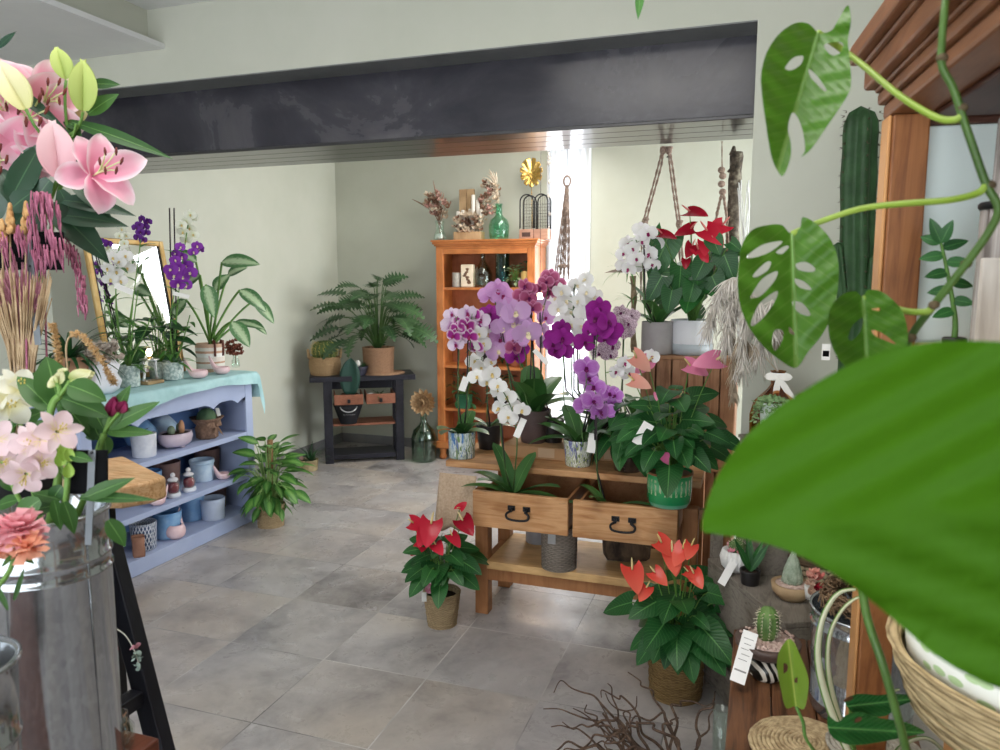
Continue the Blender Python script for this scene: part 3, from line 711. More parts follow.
P_BURG = petalmat('burgundy_petal', 'ead8e2', 'e6d2dc', spots='5a1640', trans=.25)
LIPS = {k: lip_mesh(k+'_lip', m) for k, m in {
 'magenta': mat('lip_magenta', '8a1458', 'b03074', rough=.5), 'yellow': mat('lip_yellow', 'd9b860', 'e8d9a8', rough=.5), 'dark': mat('lip_dark', '5d0f4c', '7d1a63', rough=.5), 'white': mat('lip_white', 'efe6d2', 'e8d49a', rough=.5)}.items()}
FL = {'white': (phal_mesh('white_orchid_flower', P_WHITE), 'yellow'), 'motw': (phal_mesh('pale_mottled_flower', P_MOTW), 'magenta'), 'wpink': (phal_mesh('white_pink_flower', P_WHITE, P_WPINK), 'magenta'), 'mag': (phal_mesh('magenta_flower', P_MAG), 'dark'),
      'mot': (phal_mesh('mottled_flower', P_MOT), 'magenta'), 'lilac': (phal_mesh('lilac_flower', P_LILAC), 'magenta'), 'lav': (phal_mesh('lavender_flower', P_LAV), 'white'),
      'dusty': (phal_mesh('dusty_flower', P_DUSTY), 'dark'), 'pinkp': (phal_mesh('pink_purple_flower', P_PINKP), 'dark'), 'burg': (phal_mesh('burgundy_flower', P_BURG), 'dark'), 'twhite': (phal_mesh('translucent_flower', P_WHITE, P_WHITE), 'white')}
def oflower(root, pos, kind, s=1.0, look=None, roll=None):
    me, lk = FL[kind]
    n = look if look is not None else tocam(pos)+V((rnd(-.85, .85), rnd(-.3, .3), rnd(-.4, .3)))
    M = facing(pos, n, (0, 0, 1), s, rnd(-.25, .25) if roll is None else roll)
    f = inst('flower', me, root, M); lp = bpy.data.objects.new('lip', LIPS[lk]); COL.objects.link(lp); lp.parent = f
    return f
def orchid(label, c, potfn, spikes, nleaf=5, LL=.22, leafaz=None, group=None, soil=True, z=0, lw=.06, tags=(), el=(.2, .9)):
    """c base point; spikes: (Y plane, path pixels, flower kind, size px, [(x, y[, kind])], stake pixels or None)"""
    root = thing('orchid', label, 'orchid', c, group)
    top = V(c)+V((0, 0, z))
    if potfn: potfn(root)
    spec = []
    for i in range(nleaf):
        az = (leafaz[i] if leafaz and i < len(leafaz) else i*PI+rnd(-.45, .45)+.5); spec.append((az, el[0]+(el[1]-el[0])*i/max(1, nleaf-1), LL*rnd(.85, 1.15), 1.25*lw*rnd(.9, 1.1), rnd(.5, 1.0)))
    if nleaf: blades(root, top, spec, L_ORCH)
    for Yp, path, kind, spx, fl, stake in spikes:
        pts = [top]+[at(x, y, Y=Yp) for x, y in path]
        pth = smooth_path(pts, 5); st = MB().tube(pth, [.0032]*(len(pth)//2)+[.0024]*(len(pth)-len(pth)//2), 5)
        if stake:
            MB().tube([top+V((.006, .004, -.02))]+[at(x, y, Y=Yp+.006) for x, y in stake], .004, 6).build('support_stake', STAKE, root)
        pc = [(i, p) for i, p in enumerate(pth)]
        for q in fl:
            k = q[2] if len(q) > 2 else kind; p = at(q[0], q[1], Y=Yp+rnd(-.05, .045))
            sz = px(spx, p)/.1*rnd(.74, .95)
            f = oflower(root, p, k, sz)
            near = min(pth[len(pth)//3:], key=lambda a: (a-p).length); n = (p-CAM).normalized()
            st.tube(bez(near, (near+p)/2+V((0, 0, .012)), p+n*.004, 4), .0014, 4, 1)
        st.build('flower_spike', [STEMD, STEM], root)
    for (x, y, Yp, w_, h_, rr) in tags: tagcard(root, at(x, y, Y=Yp), w_, h_, rot=rr)
    return root
# ---- pots used by several orchids
def streaks(name, cols):
    m, nt, b = nodes(name); v = coords(nt, (55, 55, 9)); n = noise(nt, v, 1.0, 3, .6, .4)
    r = ramp(nt, [(.3+.4*i/(len(cols)-1), c) for i, c in enumerate(cols)], 'CONSTANT'); nt.links.new(n.outputs['Fac'], r.inputs['Fac'])
    nt.links.new(r.outputs['Color'], b.inputs['Base Color']); b.inputs['Roughness'].default_value = .25; b.inputs['Coat Weight'].default_value = .3; return m
MOS1 = streaks('blue_mosaic_glaze', ['5f8cc0', '4a78b4', 'c8d4d6', '8fa3a0', 'd9e0de', '6d8a58', '7a7f9a', '3f6aa8'])
MOS2 = streaks('violet_mosaic_glaze', ['5a5a8c', '8288b0', 'd3d8cc', 'a9b48c', 'dfe2dc', '7f8f58', '6a6a98', 'b8bcc8'])
DKP = mat('dark_plastic', '1d1b1c', '2a2728', rough=.4); BRP = mat('brown_ceramic', '4a3c3c', '5a4a48', rough=.3)
CLEARP = mat('smoked_plastic', '2d2522', '43362e', rough=.15, spec=.7, coat=.4, scale=20)
t_ = .70
def P(r0, r1, h, m, **k): return lambda c: (lambda root: pot(root, c, r0, r1, h, m, **k))
def on(x, y, z): return at(x, y, Z=z)
c = on(462, 457, t_); c.z = .7005
orchid('mottled purple and white orchid in the blue streaked pot', c, P(.062, .066, .125, MOS1)(c),
 [(3.23, [(459, 425), (458, 380), (459, 345), (456, 318)], 'mot', 23, [(452, 315, 'motw'), (462, 321), (458, 329), (456, 345, 'motw'), (467, 313, 'motw'), (450, 326, 'motw'), (461, 338, 'motw'), (454, 336)], [(458, 400), (458, 330)]),
  (3.25, [(467, 425), (468, 390), (470, 350), (472, 315)], 'mot', 23, [(473, 315), (466, 326), (470, 336), (476, 347), (480, 320, 'motw'), (478, 334, 'white'), (482, 344, 'white')], [(467, 400), (468, 335)])],
 5, .15, [2.6, .2, 4.4, 5.4, 1.5], z=.115, lw=.07, tags=[(464, 384, 3.2, .032, .068, -.35)], el=(.25, 1.0))
c = on(491, 447, .7); c.z = .7005; c.y = 3.5
orchid('white and yellow orchid in a plain black pot behind the blue streaked pot', c, P(.052, .066, .12, DKP)(c),
 [(3.42, [(487, 420), (487, 385), (482, 360)], 'white', 21, [(474, 361), (484, 350), (478, 342), (480, 368), (490, 362), (487, 334)], [(487, 400), (487, 340)])],
 5, .14, z=.11, lw=.065)
c = V((-1.02, 3.47, .7585))
orchid('dark magenta and lavender orchid in a brown pot on cardboard', c, P(.062, .085, .16, BRP, lip=.0)(c),
 [(3.44, [(516, 405), (508, 370), (500, 330), (495, 300)], 'lilac', 27, [(489, 296), (503, 296), (499, 341), (497, 290), (505, 306), (498, 352, 'lav')], [(513, 395), (497, 300)]),
  (3.46, [(521, 400), (510, 372), (500, 345), (492, 318)], 'mag', 27, [(490, 315), (494, 324), (492, 334), (486, 322)], None),
  (3.41, [(526, 400), (527, 370), (522, 340), (510, 318)], 'lav', 33, [(505, 311), (512, 323), (521, 326), (527, 333), (516, 313), (503, 328), (518, 338, 'lilac')], [(530, 395), (532, 320)])],
 8, .27, [2.7, .35, 3.6, 5.6, 1.2, 4.4, 5.0, 2.0], z=.145, lw=.095, tags=[(541, 357, 3.3, .022, .09, .78)], el=(.6, 1.4))
c = V((-.93, 3.5, .7585))
orchid('dusty pink orchid on a dark stake in the middle of the table', c, P(.045, .055, .11, DKP)(c),
 [(3.46, [(535, 410), (533, 370), (531, 330), (530, 300)], 'dusty', 23, [(522, 296), (520, 306), (528, 298), (530, 290), (524, 314, 'lav'), (533, 308), (526, 286)], [(535, 390), (530, 284)]),
  (3.5, [(540, 410), (542, 360), (542, 320), (548, 290)], 'dusty', 21, [(546, 282), (550, 277), (554, 287), (550, 293), (557, 285), (541, 288), (543, 306, 'lav'), (546, 318, 'lilac'), (543, 330, 'lav'), (546, 342, 'lav')], [(541, 390), (540, 310)]),
  (3.4, [(530, 410), (522, 375), (518, 350)], 'mag', 24, [(517, 341), (520, 349), (515, 357), (521, 333), (513, 348, 'dusty')], None)],
 4, .15, z=.1, lw=.06)
c = V((-.70, 3.5, .7935))
orchid('pale see-through white orchid standing before the bright curtain', c, P(.05, .06, .1, DKP)(c),
 [(3.52, [(574, 400), (572, 350), (573, 310), (575, 284)], 'twhite', 25, [(562, 291), (576, 286), (565, 301), (579, 301), (558, 309), (570, 313), (582, 313), (562, 322), (570, 325), (556, 297), (580, 326)], [(574, 390), (574, 288)]),
  (3.56, [(580, 400), (580, 350), (584, 315), (588, 290)], 'twhite', 24, [(587, 292), (590, 303), (586, 280), (593, 296), (588, 314), (594, 312), (583, 336), (577, 340)], [(578, 390), (577, 310)]),
  (3.4, [(567, 410), (564, 370), (562, 345)], 'mag', 25, [(556, 336), (562, 338), (557, 350), (553, 344), (561, 329), (563, 352)], [(566, 390), (563, 350)])],
 5, .22, [3.3, 2.6, .6, 5.5, 1.6], z=.09, lw=.06, el=(.5, 1.3))
c = on(578, 465, t_); c.z = .7005
orchid('magenta orchid in the violet streaked pot at the table front', c, P(.058, .068, .12, MOS2)(c),
 [(3.28, [(586, 440), (592, 395), (595, 360), (598, 325)], 'mag', 30, [(597, 318), (607, 322), (592, 330), (606, 337), (584, 343), (598, 309), (601, 329), (610, 330)], [(590, 400), (597, 305)]),
  (3.15, [(583, 445), (580, 410), (586, 385)], 'pinkp', 29, [(588, 378), (595, 387), (592, 402), (599, 412), (584, 405), (586, 368)], [(595, 400), (595, 440)]),
  (3.22, [(608, 440), (606, 400), (610, 385)], 'pinkp', 25, [(613, 404), (606, 412), (616, 396), (609, 394)], None)],
 7, .24, [3.3, 2.7, .5, 1.8, 5.6, 4.0, 2.2], z=.11, lw=.065, tags=[(592, 443, 3.15, .036, .085, -.12)], el=(.35, 1.1))
c = V((-.49, 3.52, .7005))
orchid('burgundy spotted orchid with narrow leaves behind the dark brown pot', c, P(.05, .06, .11, DKP)(c),
 [(3.5, [(622, 430), (622, 380), (624, 340), (624, 312)], 'burg', 22, [(624, 321), (627, 331), (622, 313), (616, 326), (632, 316), (629, 324), (619, 334)], [(622, 400), (624, 310)]),
  (3.45, [(612, 420), (606, 380), (605, 350)], 'burg', 21, [(606, 348), (610, 355), (600, 353), (612, 346), (617, 372, 'wpink'), (624, 363, 'wpink'), (630, 374, 'wpink'), (651, 357, 'wpink')], None)],
 7, .26, [2.9, .3, 3.4, 5.4, 1.4, 4.4, 2.2], z=.1, lw=.045, el=(.5, 1.3))
# orchids standing in the drawers
c = V((-1.0, 3.08, .4965))
orchid('white cascading orchid standing in the left drawer of the table', c, P(.045, .052, .09, CLEARP)(c),
 [(2.98, [(515, 470), (517, 440), (512, 410), (498, 385), (478, 374)], 'white', 22, [(477, 377), (487, 382), (498, 386), (507, 397), (497, 391), (508, 418), (500, 409), (513, 407), (522, 410), (491, 374)], None),
  (3.02, [(505, 470), (500, 420), (497, 375)], 'white', 18, [], [(505, 470), (497, 365)])],
 7, .27, [.2, 3.2, 5.9, 2.8, 4.2, 1.2, 2.4], z=.1, lw=.055, tags=[(520, 428, 2.97, .028, .085, -.4)], el=(.3, 1.3))
c = V((-.575, 3.06, .4965))
orchid('young orchid without flowers on two dark stakes in the right drawer', c, P(.045, .052, .09, CLEARP)(c),
 [(3.06, [(598, 480), (596, 440)], 'white', 18, [], [(597, 470), (596, 415)])], 6, .2, [3.0, .1, 3.6, 5.9, 2.4, 4.5], z=.085, lw=.035, el=(.12, 1.0))
MBp = MB()
for i in range(5): MBp.ell((-.6+i*.028+rnd(-.01, .01), 3.02+rnd(-.015, .02), .505), (rnd(.012, .018), .012, .009), 8)
tag(MBp.build('pebbles', mat('white_pebble', 'e4e2de', 'd2cfca', rough=.6), o=(-.54, 3.02, .4965)), 'small heap of white pebbles lying in the right drawer', 'pebbles')['kind'] = 'stuff'
# white orchid with pink centres in a grey pot on the crate
c = on(650, 352, 1.187); c = V((-.465, 3.72, 1.187))
orchid('white orchid with pink centres in the grey cylinder pot on the crate', c, P(.078, .078, .155, mat('grey_ceramic', '9a9596', 'a6a2a2', rough=.6))(c),
 [(3.6, [(646, 318), (644, 290), (642, 262), (636, 240)], 'wpink', 22, [(641, 242), (632, 249), (636, 259), (624, 254), (622, 265), (629, 269), (627, 244)], [(645, 300), (644, 245)]),
  (3.63, [(652, 318), (654, 285), (653, 255), (650, 232)], 'wpink', 22, [(648, 234), (650, 254), (655, 243), (641, 230), (643, 266), (652, 265)], None)],
 7, .24, [2.6, 3.4, .4, 5.5, 1.2, 4.4, 3.0], z=.14, lw=.06, el=(.6, 1.3))
def BLD(*a, **k):
    b = MB(); b.blade(*a, **k); return b
# ---- anthuriums
def spathe(root, base, pos, n, s, m, mspad, upv=(0, 0, 1), roll=0, sr=.0022, tilt=0):
    """heart-shaped spathe facing n, hung on a stem from base; spadix is a sub-part"""
    n = V(n).normalized(); u = V(upv)-n*V(upv).dot(n); u.normalize()
    q = Quaternion(n, roll); tipd = q @ (-u)                      # tip points down from the stalk
    b = MB(); b.blade(V(pos)-tipd*s*.12, tipd, n, s, s*.88, 'heart', 9, 6, bend=.45, lobe=.2, fold=.05, cup=.05)
    pth = bez(base, V(base)*.35+V(pos)*.65+V((0, 0, .3*abs(pos[2]-base[2])*.35)), V(pos)-tipd*s*.02-n*.002, 8)
    b.tube(pth, sr, 5, 1)
    f = b.build('flower', [m, STEM], root)
    d = (-tipd*.75+n*.8).normalized(); p0 = V(pos)+n*.003
    MB().tube(bez(p0, p0+d*s*.22+n*s*.04, p0+d*s*.45, 5), [s*.04, s*.045, s*.043, s*.04, s*.034, s*.015], 7).build('spadix', mspad, f)
    return f
SP_RED = petalmat('red_spathe', 'c02038', 'd93a4c', trans=.12, rough=.2, p=1); SP_DRED = petalmat('deep_red_spathe', '8f1426', 'b01e34', trans=.12, rough=.22, p=1)
SP_COR = petalmat('coral_spathe', 'd8433a', 'ec6f5a', trans=.15, rough=.2, p=1); SP_PINK = petalmat('pink_spathe', 'e07fa4', 'ee98b6', trans=.2, rough=.3, p=1); SP_SAL = petalmat('salmon_spathe', 'e89a8c', 'f0b8a6', trans=.2, rough=.3, p=1)
SX_Y = mat('cream_spadix', 'e6d6a4', 'd8bf74', rough=.6); SX_R = mat('pink_spadix', 'c2505a', 'd98a7a', rough=.6)
def anthurium(label, c, potf, z, n, spread, hgt, L, W, fl, m, sx, Yf, el=(.05, 1.25), lv=None):
    root = thing('anthurium', label, 'anthurium', c); potf(root)
    top = V(c)+V((0, 0, z))
    foliage(root, top, n, spread, hgt, L, W, 'heart', L_ANTH, STEM, el=el, bend=.45, fold=.08, lobe=.22, lr=.0022, nl=9, z0=.03, arc=.05, droop=.5, fill=.45, face=.6, lj=.4, sun=.8)
    if lv:
        b = MB()
        for x, y, x2, y2, w_ in lv:
            yq = Yf+rnd(-.05, .05); p = at(x, y, Y=yq); e = at(x2, y2, Y=yq-.02); b.tube(bez(top, top*.4+p*.6+V((0, 0, .03)), p, 6), .0028, 5, 1); b.blade(p, e-p, tocam(p)+V((rnd(-.4, .4), 0, .35)), (e-p).length*1.1, w_*depth(p)/F, 'heart', 10, 6, bend=.3, fold=.1, lobe=.22)
        b.build('large_leaves', [L_ANTH, STEM], root)
    for q in fl:
        x, y, spx, roll = q[:4]; Yq = Yf+(q[4] if len(q) > 4 else 0); mm = q[5] if len(q) > 5 else m
        nz = q[6] if len(q) > 6 else rnd(.4, 1.1)
        p = at(x, y, Y=Yq); s = px(spx, p)*.82
        spathe(root, top+V((rnd(-.015, .015), rnd(-.015, .015), 0)), p, tocam(p)+V((rnd(-.6, .6), 0, nz)), s, mm, sx, roll=roll)
    return root
SEA = weave('seagrass', '8a7458', 'c4ab86', 120, 170); SEAD = weave('dark_seagrass', '6a5236', 'a98a5c', 120, 200)
c = V(on(441, 625, 0)); c.y = 2.97; c.x = -1.3
a_ = anthurium('red anthurium in a small woven basket on the floor left of the table', c, lambda r_: basket(r_, c, .062, .082, .155, SEA, 11), .14, 46, .14, .24, .1, .078,
 [(431, 524, 34, -.3), (413, 523, 24, 1.2), (463, 521, 28, .9, 0, SP_DRED), (460, 508, 16, 2.9), (452, 536, 20, .5), (424, 533, 22, -.6), (436, 545, 20, 1.0), (420, 547, 18, -1)], SP_RED, SX_Y, 2.9, el=(.3, 1.3))
tagcard(a_, at(424, 597, Y=2.88), .022, .04); BLD(at(434, 592, Y=2.9), (-.6, -.1, .6), (0, -1, .4), .05, .045, 'wide', 5, 4, cup=.2).build('wrapper', mat('pink_wrapper', 'b84a6a', 'e0b0c0', rough=.4, scale=25), a_, 'pink printed wrapper corner')
c = V((-.24, 2.73, 0))
anthurium('coral red anthurium in a tall rope basket on the floor by the grey bench', c, lambda r_: basket(r_, c, .092, .094,   .17, SEAD, 13, .035, belly=.004), .155, 50, .19, .25, .13, .095,
 [(661, 543, 32, .8), (672, 552, 32, .1), (683, 549, 28, -.3), (632, 570, 34, .1), (655, 573, 24, 1.0), (646, 588, 22, -.7), (694, 574, 24, .8), (688, 572, 20, 1.2), (691, 546, 22, -.6), (675, 561, 22, .2)], SP_COR, SX_Y, 2.62, el=(.3, 1.3))
c = on(663, 496, .636); c = V((-.315, 3.03, .6365))
gm, nt, b = nodes('green_ripple_glaze'); MATS['grg'] = gm
s_ = nt.nodes.new('ShaderNodeSeparateXYZ'); nt.links.new(coords(nt), s_.inputs[0]); gr = ramp(nt, [(0, '8cc2a6'), (.12, '5fb08c'), (.16, '1f8a52'), (.45, '2f9a58'), (.6, '66b882'), (.9, '3aa05e')])
nt.links.new(math_(nt, 'MULTIPLY', s_.outputs[2], 7.0), gr.inputs['Fac']); u, sv = uvsep(nt)
st_ = math_(nt, 'GREATER_THAN', math_(nt, 'SINE', math_(nt, 'MULTIPLY', sv.outputs[0], 26*2*PI)), .35); nn = noise(nt, coords(nt, (200, 200, 60)), 1, 2)
band = math_(nt, 'MULTIPLY', math_(nt, 'MULTIPLY', st_, math_(nt, 'GREATER_THAN', s_.outputs[2], .055)), math_(nt, 'LESS_THAN', s_.outputs[2], .118))
nt.links.new(mixc(nt, math_(nt, 'MULTIPLY', band, math_(nt, 'GREATER_THAN', nn.outputs['Fac'], .47)), gr.outputs['Color'], 'b9c9a4'), b.inputs['Base Color']); b.inputs['Roughness'].default_value = .2; b.inputs['Coat Weight'].default_value = .5
def gpot(r_):
    pot(r_, c, .083, .092, .142, gm, prof=[(.07, 0), (.078, .003), (.087, .025), (.09, .07), (.0905, .125), (.093, .135), (.092, .142)])
    tagcard(r_, at(663, 461, Y=2.9), .05, .07, m=mat('printed_label', 'e0609a', 'd8d2c8', rough=.5, scale=12, lo=.5, hi=.52), name='plant_label'); tagcard(r_, at(643, 434, Y=2.9), .045, .095, rot=-.5)
    MB().lathe([(.0925, .1335), (.0945, .138), (.0935, .1435), (.087, .1435)], c, 32).build('rim', mat('brown_rim', '8a5a3c', '9c6a48', rough=.4), r_, 'brown glazed rim')
anthurium('pink anthurium in the green rippled pot on the right drawer', c, gpot, .125, 80, .21, .31, .105, .08,
 [(636, 358, 30, .9, .05, SP_SAL), (647, 362, 24, -.9, .1), (634, 381, 26, 1.3, .0, SP_SAL), (690, 366, 30, 1.2, 0, SP_PINK, .9), (716, 360, 34, -1.5, 0, SP_PINK, .9), (679, 397, 18, -.7, 0, SP_SAL), (657, 394, 10, 0, 0)], SP_PINK, SX_Y, 2.98, el=(.3, 1.4))
c = V((-.305, 3.76, 1.187))
anthurium('large red anthurium in the white and grey pot on the slatted crate', c, lambda r_: (pot(r_, c, .1, .104, .165, mat('white_ceramic', 'd9dadf', 'e2e3e8', rough=.35)), MB().lathe([(.1015, .001), (.1028, .052), (.101, .0525)], c, 32).build('base_band', mat('grey_band', 'a9b2b8', 'b2bac0', rough=.4), r_, 'grey glazed band round the foot')), .15, 20, .15, .3, .15, .12,
 [(690, 212, 28, 1.5, 0, SP_DRED, 1.6), (691, 229, 26, -1.4, 0, SP_DRED, .9), (707, 231, 32, .9, 0), (722, 226, 30, -1.0, .03), (698, 250, 24, .6), (692, 246, 20, -.5, 0, SP_DRED), (662, 234, 22, 1.4, 0, SP_DRED, 1.3), (686, 260, 14, 0, 0, SP_DRED), (704, 243, 20, 0), (714, 240, 18, 1)], SP_RED, SX_R, 3.62, el=(.4, 1.1), lv=[(668, 237, 651, 279, 33), (681, 266, 679, 296, 24), (704, 262, 695, 280, 22), (724, 254, 733, 278, 26), (713, 239, 719, 253, 20), (662, 276, 648, 300, 24), (694, 282, 688, 306, 22), (712, 276, 722, 300, 24), (672, 290, 668, 312, 22), (730, 242, 741, 250, 14)])
c = V((-.475, 3.32, .7005)); c = on(628, 470, .7); c.z = .7005
r_ = thing('anthurium', 'leafy anthurium without flowers in the glossy dark brown pot on the table', 'anthurium', c)
pot(r_, c, .062, .072, .135, CLEARP); foliage(r_, c+V((0, 0, .12)), 40, .12, .22, .12, .09, 'heart', L_ANTH, STEM, droop=.9, fill=.5, face=1.1, el=(-.1, 1.3), bend=.5, lobe=.22, lr=.0022, fold=.1)
# ---------------------------------------------------------------- table's lower shelf
TWIG = weave('twig_weave', '6b6058', 'a89c90', 90, 220)
c = on(559, 566, .2725); c.z = .2725
t = thing('woven_vase', 'grey woven twig vase standing on the lower shelf of the pine table', 'vase', c); basket(t, c, .075, .078, .19, TWIG, 22, .02, 'vase_body')
MB().box((c.x-.03, c.y-.085, c.z+.13), (c.x+.005, c.y-.0835, c.z+.175)).build('label', mat('grey_label', 'a8a8a8', rough=.6), t)
c = V((-.98, 3.42, .2725)); t = thing('grey_pot', 'plain grey pot behind the woven twig vase on the lower shelf', 'pot', c); pot(t, c, .06, .066, .2, mat('grey_zinc', '8d8f96', '9a9ca2', rough=.4, metal=.3), soil=False)
c = on(622, 572, .2725); c = V((-.53, 3.3, .348)); t = thing('bark_planter', 'hollow bark planter lying on its side on the lower shelf', 'planter', (c.x, c.y, .2725))
BARK = mat('bark', '2f2620', '6a5644', rough=.95, scale=22, bmp=.9, stretch=(1, 1, .3)); Mx = Matrix.Rotation(.35, 4, 'Z') @ Matrix.Rotation(PI/2, 4, 'Y')
MB().lathe([(.045, -.1), (.068, -.085), (.074, 0), (.07, .09), (.066, .1), (.058, .1), (.055, .06), (0, .05)], c, 26, M=Mx, wob=.06).build('bark_shell', BARK, t)
b = MB()
for i in range(60): p = c+Mx @ V((rnd(-.05, .05), rnd(-.05, .05), .055)); b.blade(p, (rnd(.4, 1), rnd(-.5, .5), rnd(-.2, .6)), (0, 0, 1), rnd(.03, .06), .006, 'grass', 3, 2, bend=.6)
b.build('dry_moss', mat('dry_moss', '5a4a2c', '8a7a48', rough=.9), t)
# ---------------------------------------------------------------- hanging macrame, bark
ROPE = mat('jute_rope', '8a7468', 'b39c8c', rough=.95, scale=120, bmp=.5)
def rope(b, pts, r=.006, n=5):
    p = smooth_path(pts, n); L = sum((p[i+1]-p[i]).length for i in range(len(p)-1)); k = max(8, int(L/.014)); out = []
    for i in range(k+1):
        f = i/k*(len(p)-1); j = min(int(f), len(p)-2); out.append(p[j].lerp(p[j+1], f-j))
    for ph in (0, PI):
        q = []
        for i, a in enumerate(out):
            d = (out[min(i+1, k)]-out[max(i-1, 0)]).normalized(); s1 = d.cross(V((.2, .9, .1))).normalized(); s2 = d.cross(s1)
            q.append(a+(s1*math.cos(i*.9+ph)+s2*math.sin(i*.9+ph))*r*.55)
        b.tube(q, r*.62, 5)
    return b
h0 = on(667, 146, 2.2); Yh = h0.y
t = thing('macrame_hanger', 'jute plant hanger with two long cords hung from the dark beam above the red anthurium', 'plant hanger', (h0.x, h0.y, 1.19))
hh = MB(); hh.tube([(h0.x, Yh, 2.199), (h0.x, Yh, 2.17), (h0.x+.012, Yh, 2.155), (h0.x, Yh, 2.145)], .004); hh.build('hook', IRON, t)
for s, path in ((-1, [(663, 148), (660, 165), (652, 195), (645, 222), (643, 250), (642, 300)]), (1, [(669, 148), (671, 165), (675, 195), (679, 224), (681, 255), (684, 310)])):
    pts = [at(x, y, Y=Yh) for x, y in path]; b = MB()
    for o in (-.006, .006): rope(b, [p+V((o*(i > 0), o, 0)) for i, p in enumerate(pts)], .0055)
    b.build('cord', ROPE, t)
    for p in (pts[0]+V((0, 0, -.012)), pts[3]): kn = MB(); kn.ell(p, (.016, .016, .022), 10); kn.ell(p+V((.004, -.004, .012)), (.018, .016, .009), 10); kn.build('knot', ROPE, t)
p0 = at(567, 140, Y=4.75)
t = thing('macrame_hanger', 'folded macrame hanger on a thin line in front of the bright curtain', 'plant hanger', at(567, 285, Y=4.75))
MB().tube([(p0.x, 4.75, 2.7), at(567, 186, Y=4.75)], .0022, 5).build('line', STAKE, t)
b = MB(); A = [(567, 186), (566, 205), (565, 230), (563, 258), (562, 278)]; c_ = [at(x, y, Y=4.75) for x, y in A]
for i in range(8):
    dx = (i-3.5); rope(b, [c_[0]+V((dx*.002, 0, 0)), c_[1]+V((dx*.004, rnd(-.008, .008), 0)), c_[2]+V((dx*.008, rnd(-.012, .012), 0)), c_[3]+V((dx*.012, rnd(-.01, .01), 0)), c_[4]+V((dx*.014+rnd(-.01, .01), 0, rnd(-.03, .03)))], .005, 3)
b.build('cord', ROPE, t); k = MB(); k.ell(at(566, 207, Y=4.75), (.018, .016, .03), 10); k.build('knot', ROPE, t); k = MB(); k.ell(at(563, 266, Y=4.75), (.035, .016, .014), 10)
b2 = MB(); b2.tube([c_[0]+V((.022*math.cos(q), 0, .03+.032*math.sin(q))) for q in [i*PI/8 for i in range(17)]], .006, 6); b2.build('loop', ROPE, t); k.build('knot', ROPE, t)
p0 = on(722, 140, 2.2); Y2 = 3.72
t = thing('macrame_hanger', 'knotted jute hanger beside the upright bark log near the wall', 'plant hanger', at(722, 225, Y=Y2))
b = MB(); rope(b, [at(722, 141, Y=Y2), at(722, 168, Y=Y2)], .003); b.build('line', ROPE, t)
for i, y in enumerate((170, 176, 184, 192)): k = MB(); k.ell(at(721.5+(i % 2)*1.2, y, Y=Y2), (.017, .015, .016), 10); k.build('knot', ROPE, t)
b = MB(); rope(b, [at(723, 190, Y=Y2), at(719, 205, Y=Y2), at(716, 225, Y=Y2), at(714, 290, Y=Y2)], .007); rope(b, [at(723, 190, Y=Y2), at(725, 205, Y=Y2), at(727, 225, Y=Y2), at(728, 290, Y=Y2)], .007); b.build('cord', ROPE, t)
c = V((-.1, 3.9, 1.187)); b = MB(); pth = [at(x, y, Y=3.78) for x, y in [(731, 300), (732, 260), (733, 220), (735, 180), (737, 152)]]; pth = [V((pth[0].x, 3.78, 1.187))]+pth
b.tube(smooth_path(pth, 4), [.03+.003*math.sin(i*2.1) for i in range(21)], 12); b.tube([at(732, 168, Y=3.78), at(728, 172, Y=3.77)], [.008, .006], 6); b.tube([at(733, 155, Y=3.78), at(734, 146, Y=3.78)], [.02, .006], 6)
t = b.build('bark_log', mat('lichen_bark', '3a332c', '8c8474', rough=.95, scale=30, bmp=1, mid='5d5348'), o=pth[0]); tag(t, 'upright rough bark log standing on the crate top beside the wall', 'log')
b = MB(); tw = V((-.085, 3.78, 1.187))
for i in range(9):
    p = [tw]
    for k in range(5): p.append(at(739+i*1.5+rnd(-3, 3), 290-k*26+rnd(-8, 8), Y=3.7+rnd(-.03, .03)))
    for q in p: q.x = min(q.x, -.062)
    b.tube(smooth_path(p, 3), .0028, 4)
tag(b.build('twig_bunch', mat('white_twig', 'e2e2df', 'f0f0ee', rough=.7), o=tw), 'bunch of white painted twigs beside the upright bark log', 'twigs')
b = MB(); pth = [V((-.6, 3.75, 1.187))]
tb = [at(x, y, Y=3.75) for x, y in [(634, 352), (633, 320), (634, 300), (633, 276)]]; tb[0].z = 1.187
t = thing('branch_stand', 'upright bark branch with spiky air plants left of the grey cylinder pot', 'branch', tb[0])
MB().tube(smooth_path(tb, 4), [.014+.003*math.sin(i*1.7) for i in range(13)], 9).build('bark_branch', mat('pale_bark', '7d6a52', 'a8957a', rough=.95, scale=40, bmp=.8), t)
def spiky(root, p, n, L, W, m, name='leaves', el=(-.1, 1.2), bd=.9): blades(root, p, [(i*2.4+rnd(-.3, .3), rnd(*el), L*rnd(.7, 1.1), W, bd*rnd(.6, 1.3)) for i in range(n)], m, name, 'grass', 7, .2)
spiky(t, at(628, 270, Y=3.74), 14, .16, .014, L_MID); spiky(t, at(633, 300, Y=3.74), 12, .14, .012, L_MID, 'leaves'); BLD(at(628, 272, Y=3.72), (-1, 0, .12), (0, -.4, 1), .12, .05, 'lance', 7, 4, bend=.3, fold=.2).build('brown_leaf', mat('dry_leaf', '6a5648', '8a7462', rough=.6), t)
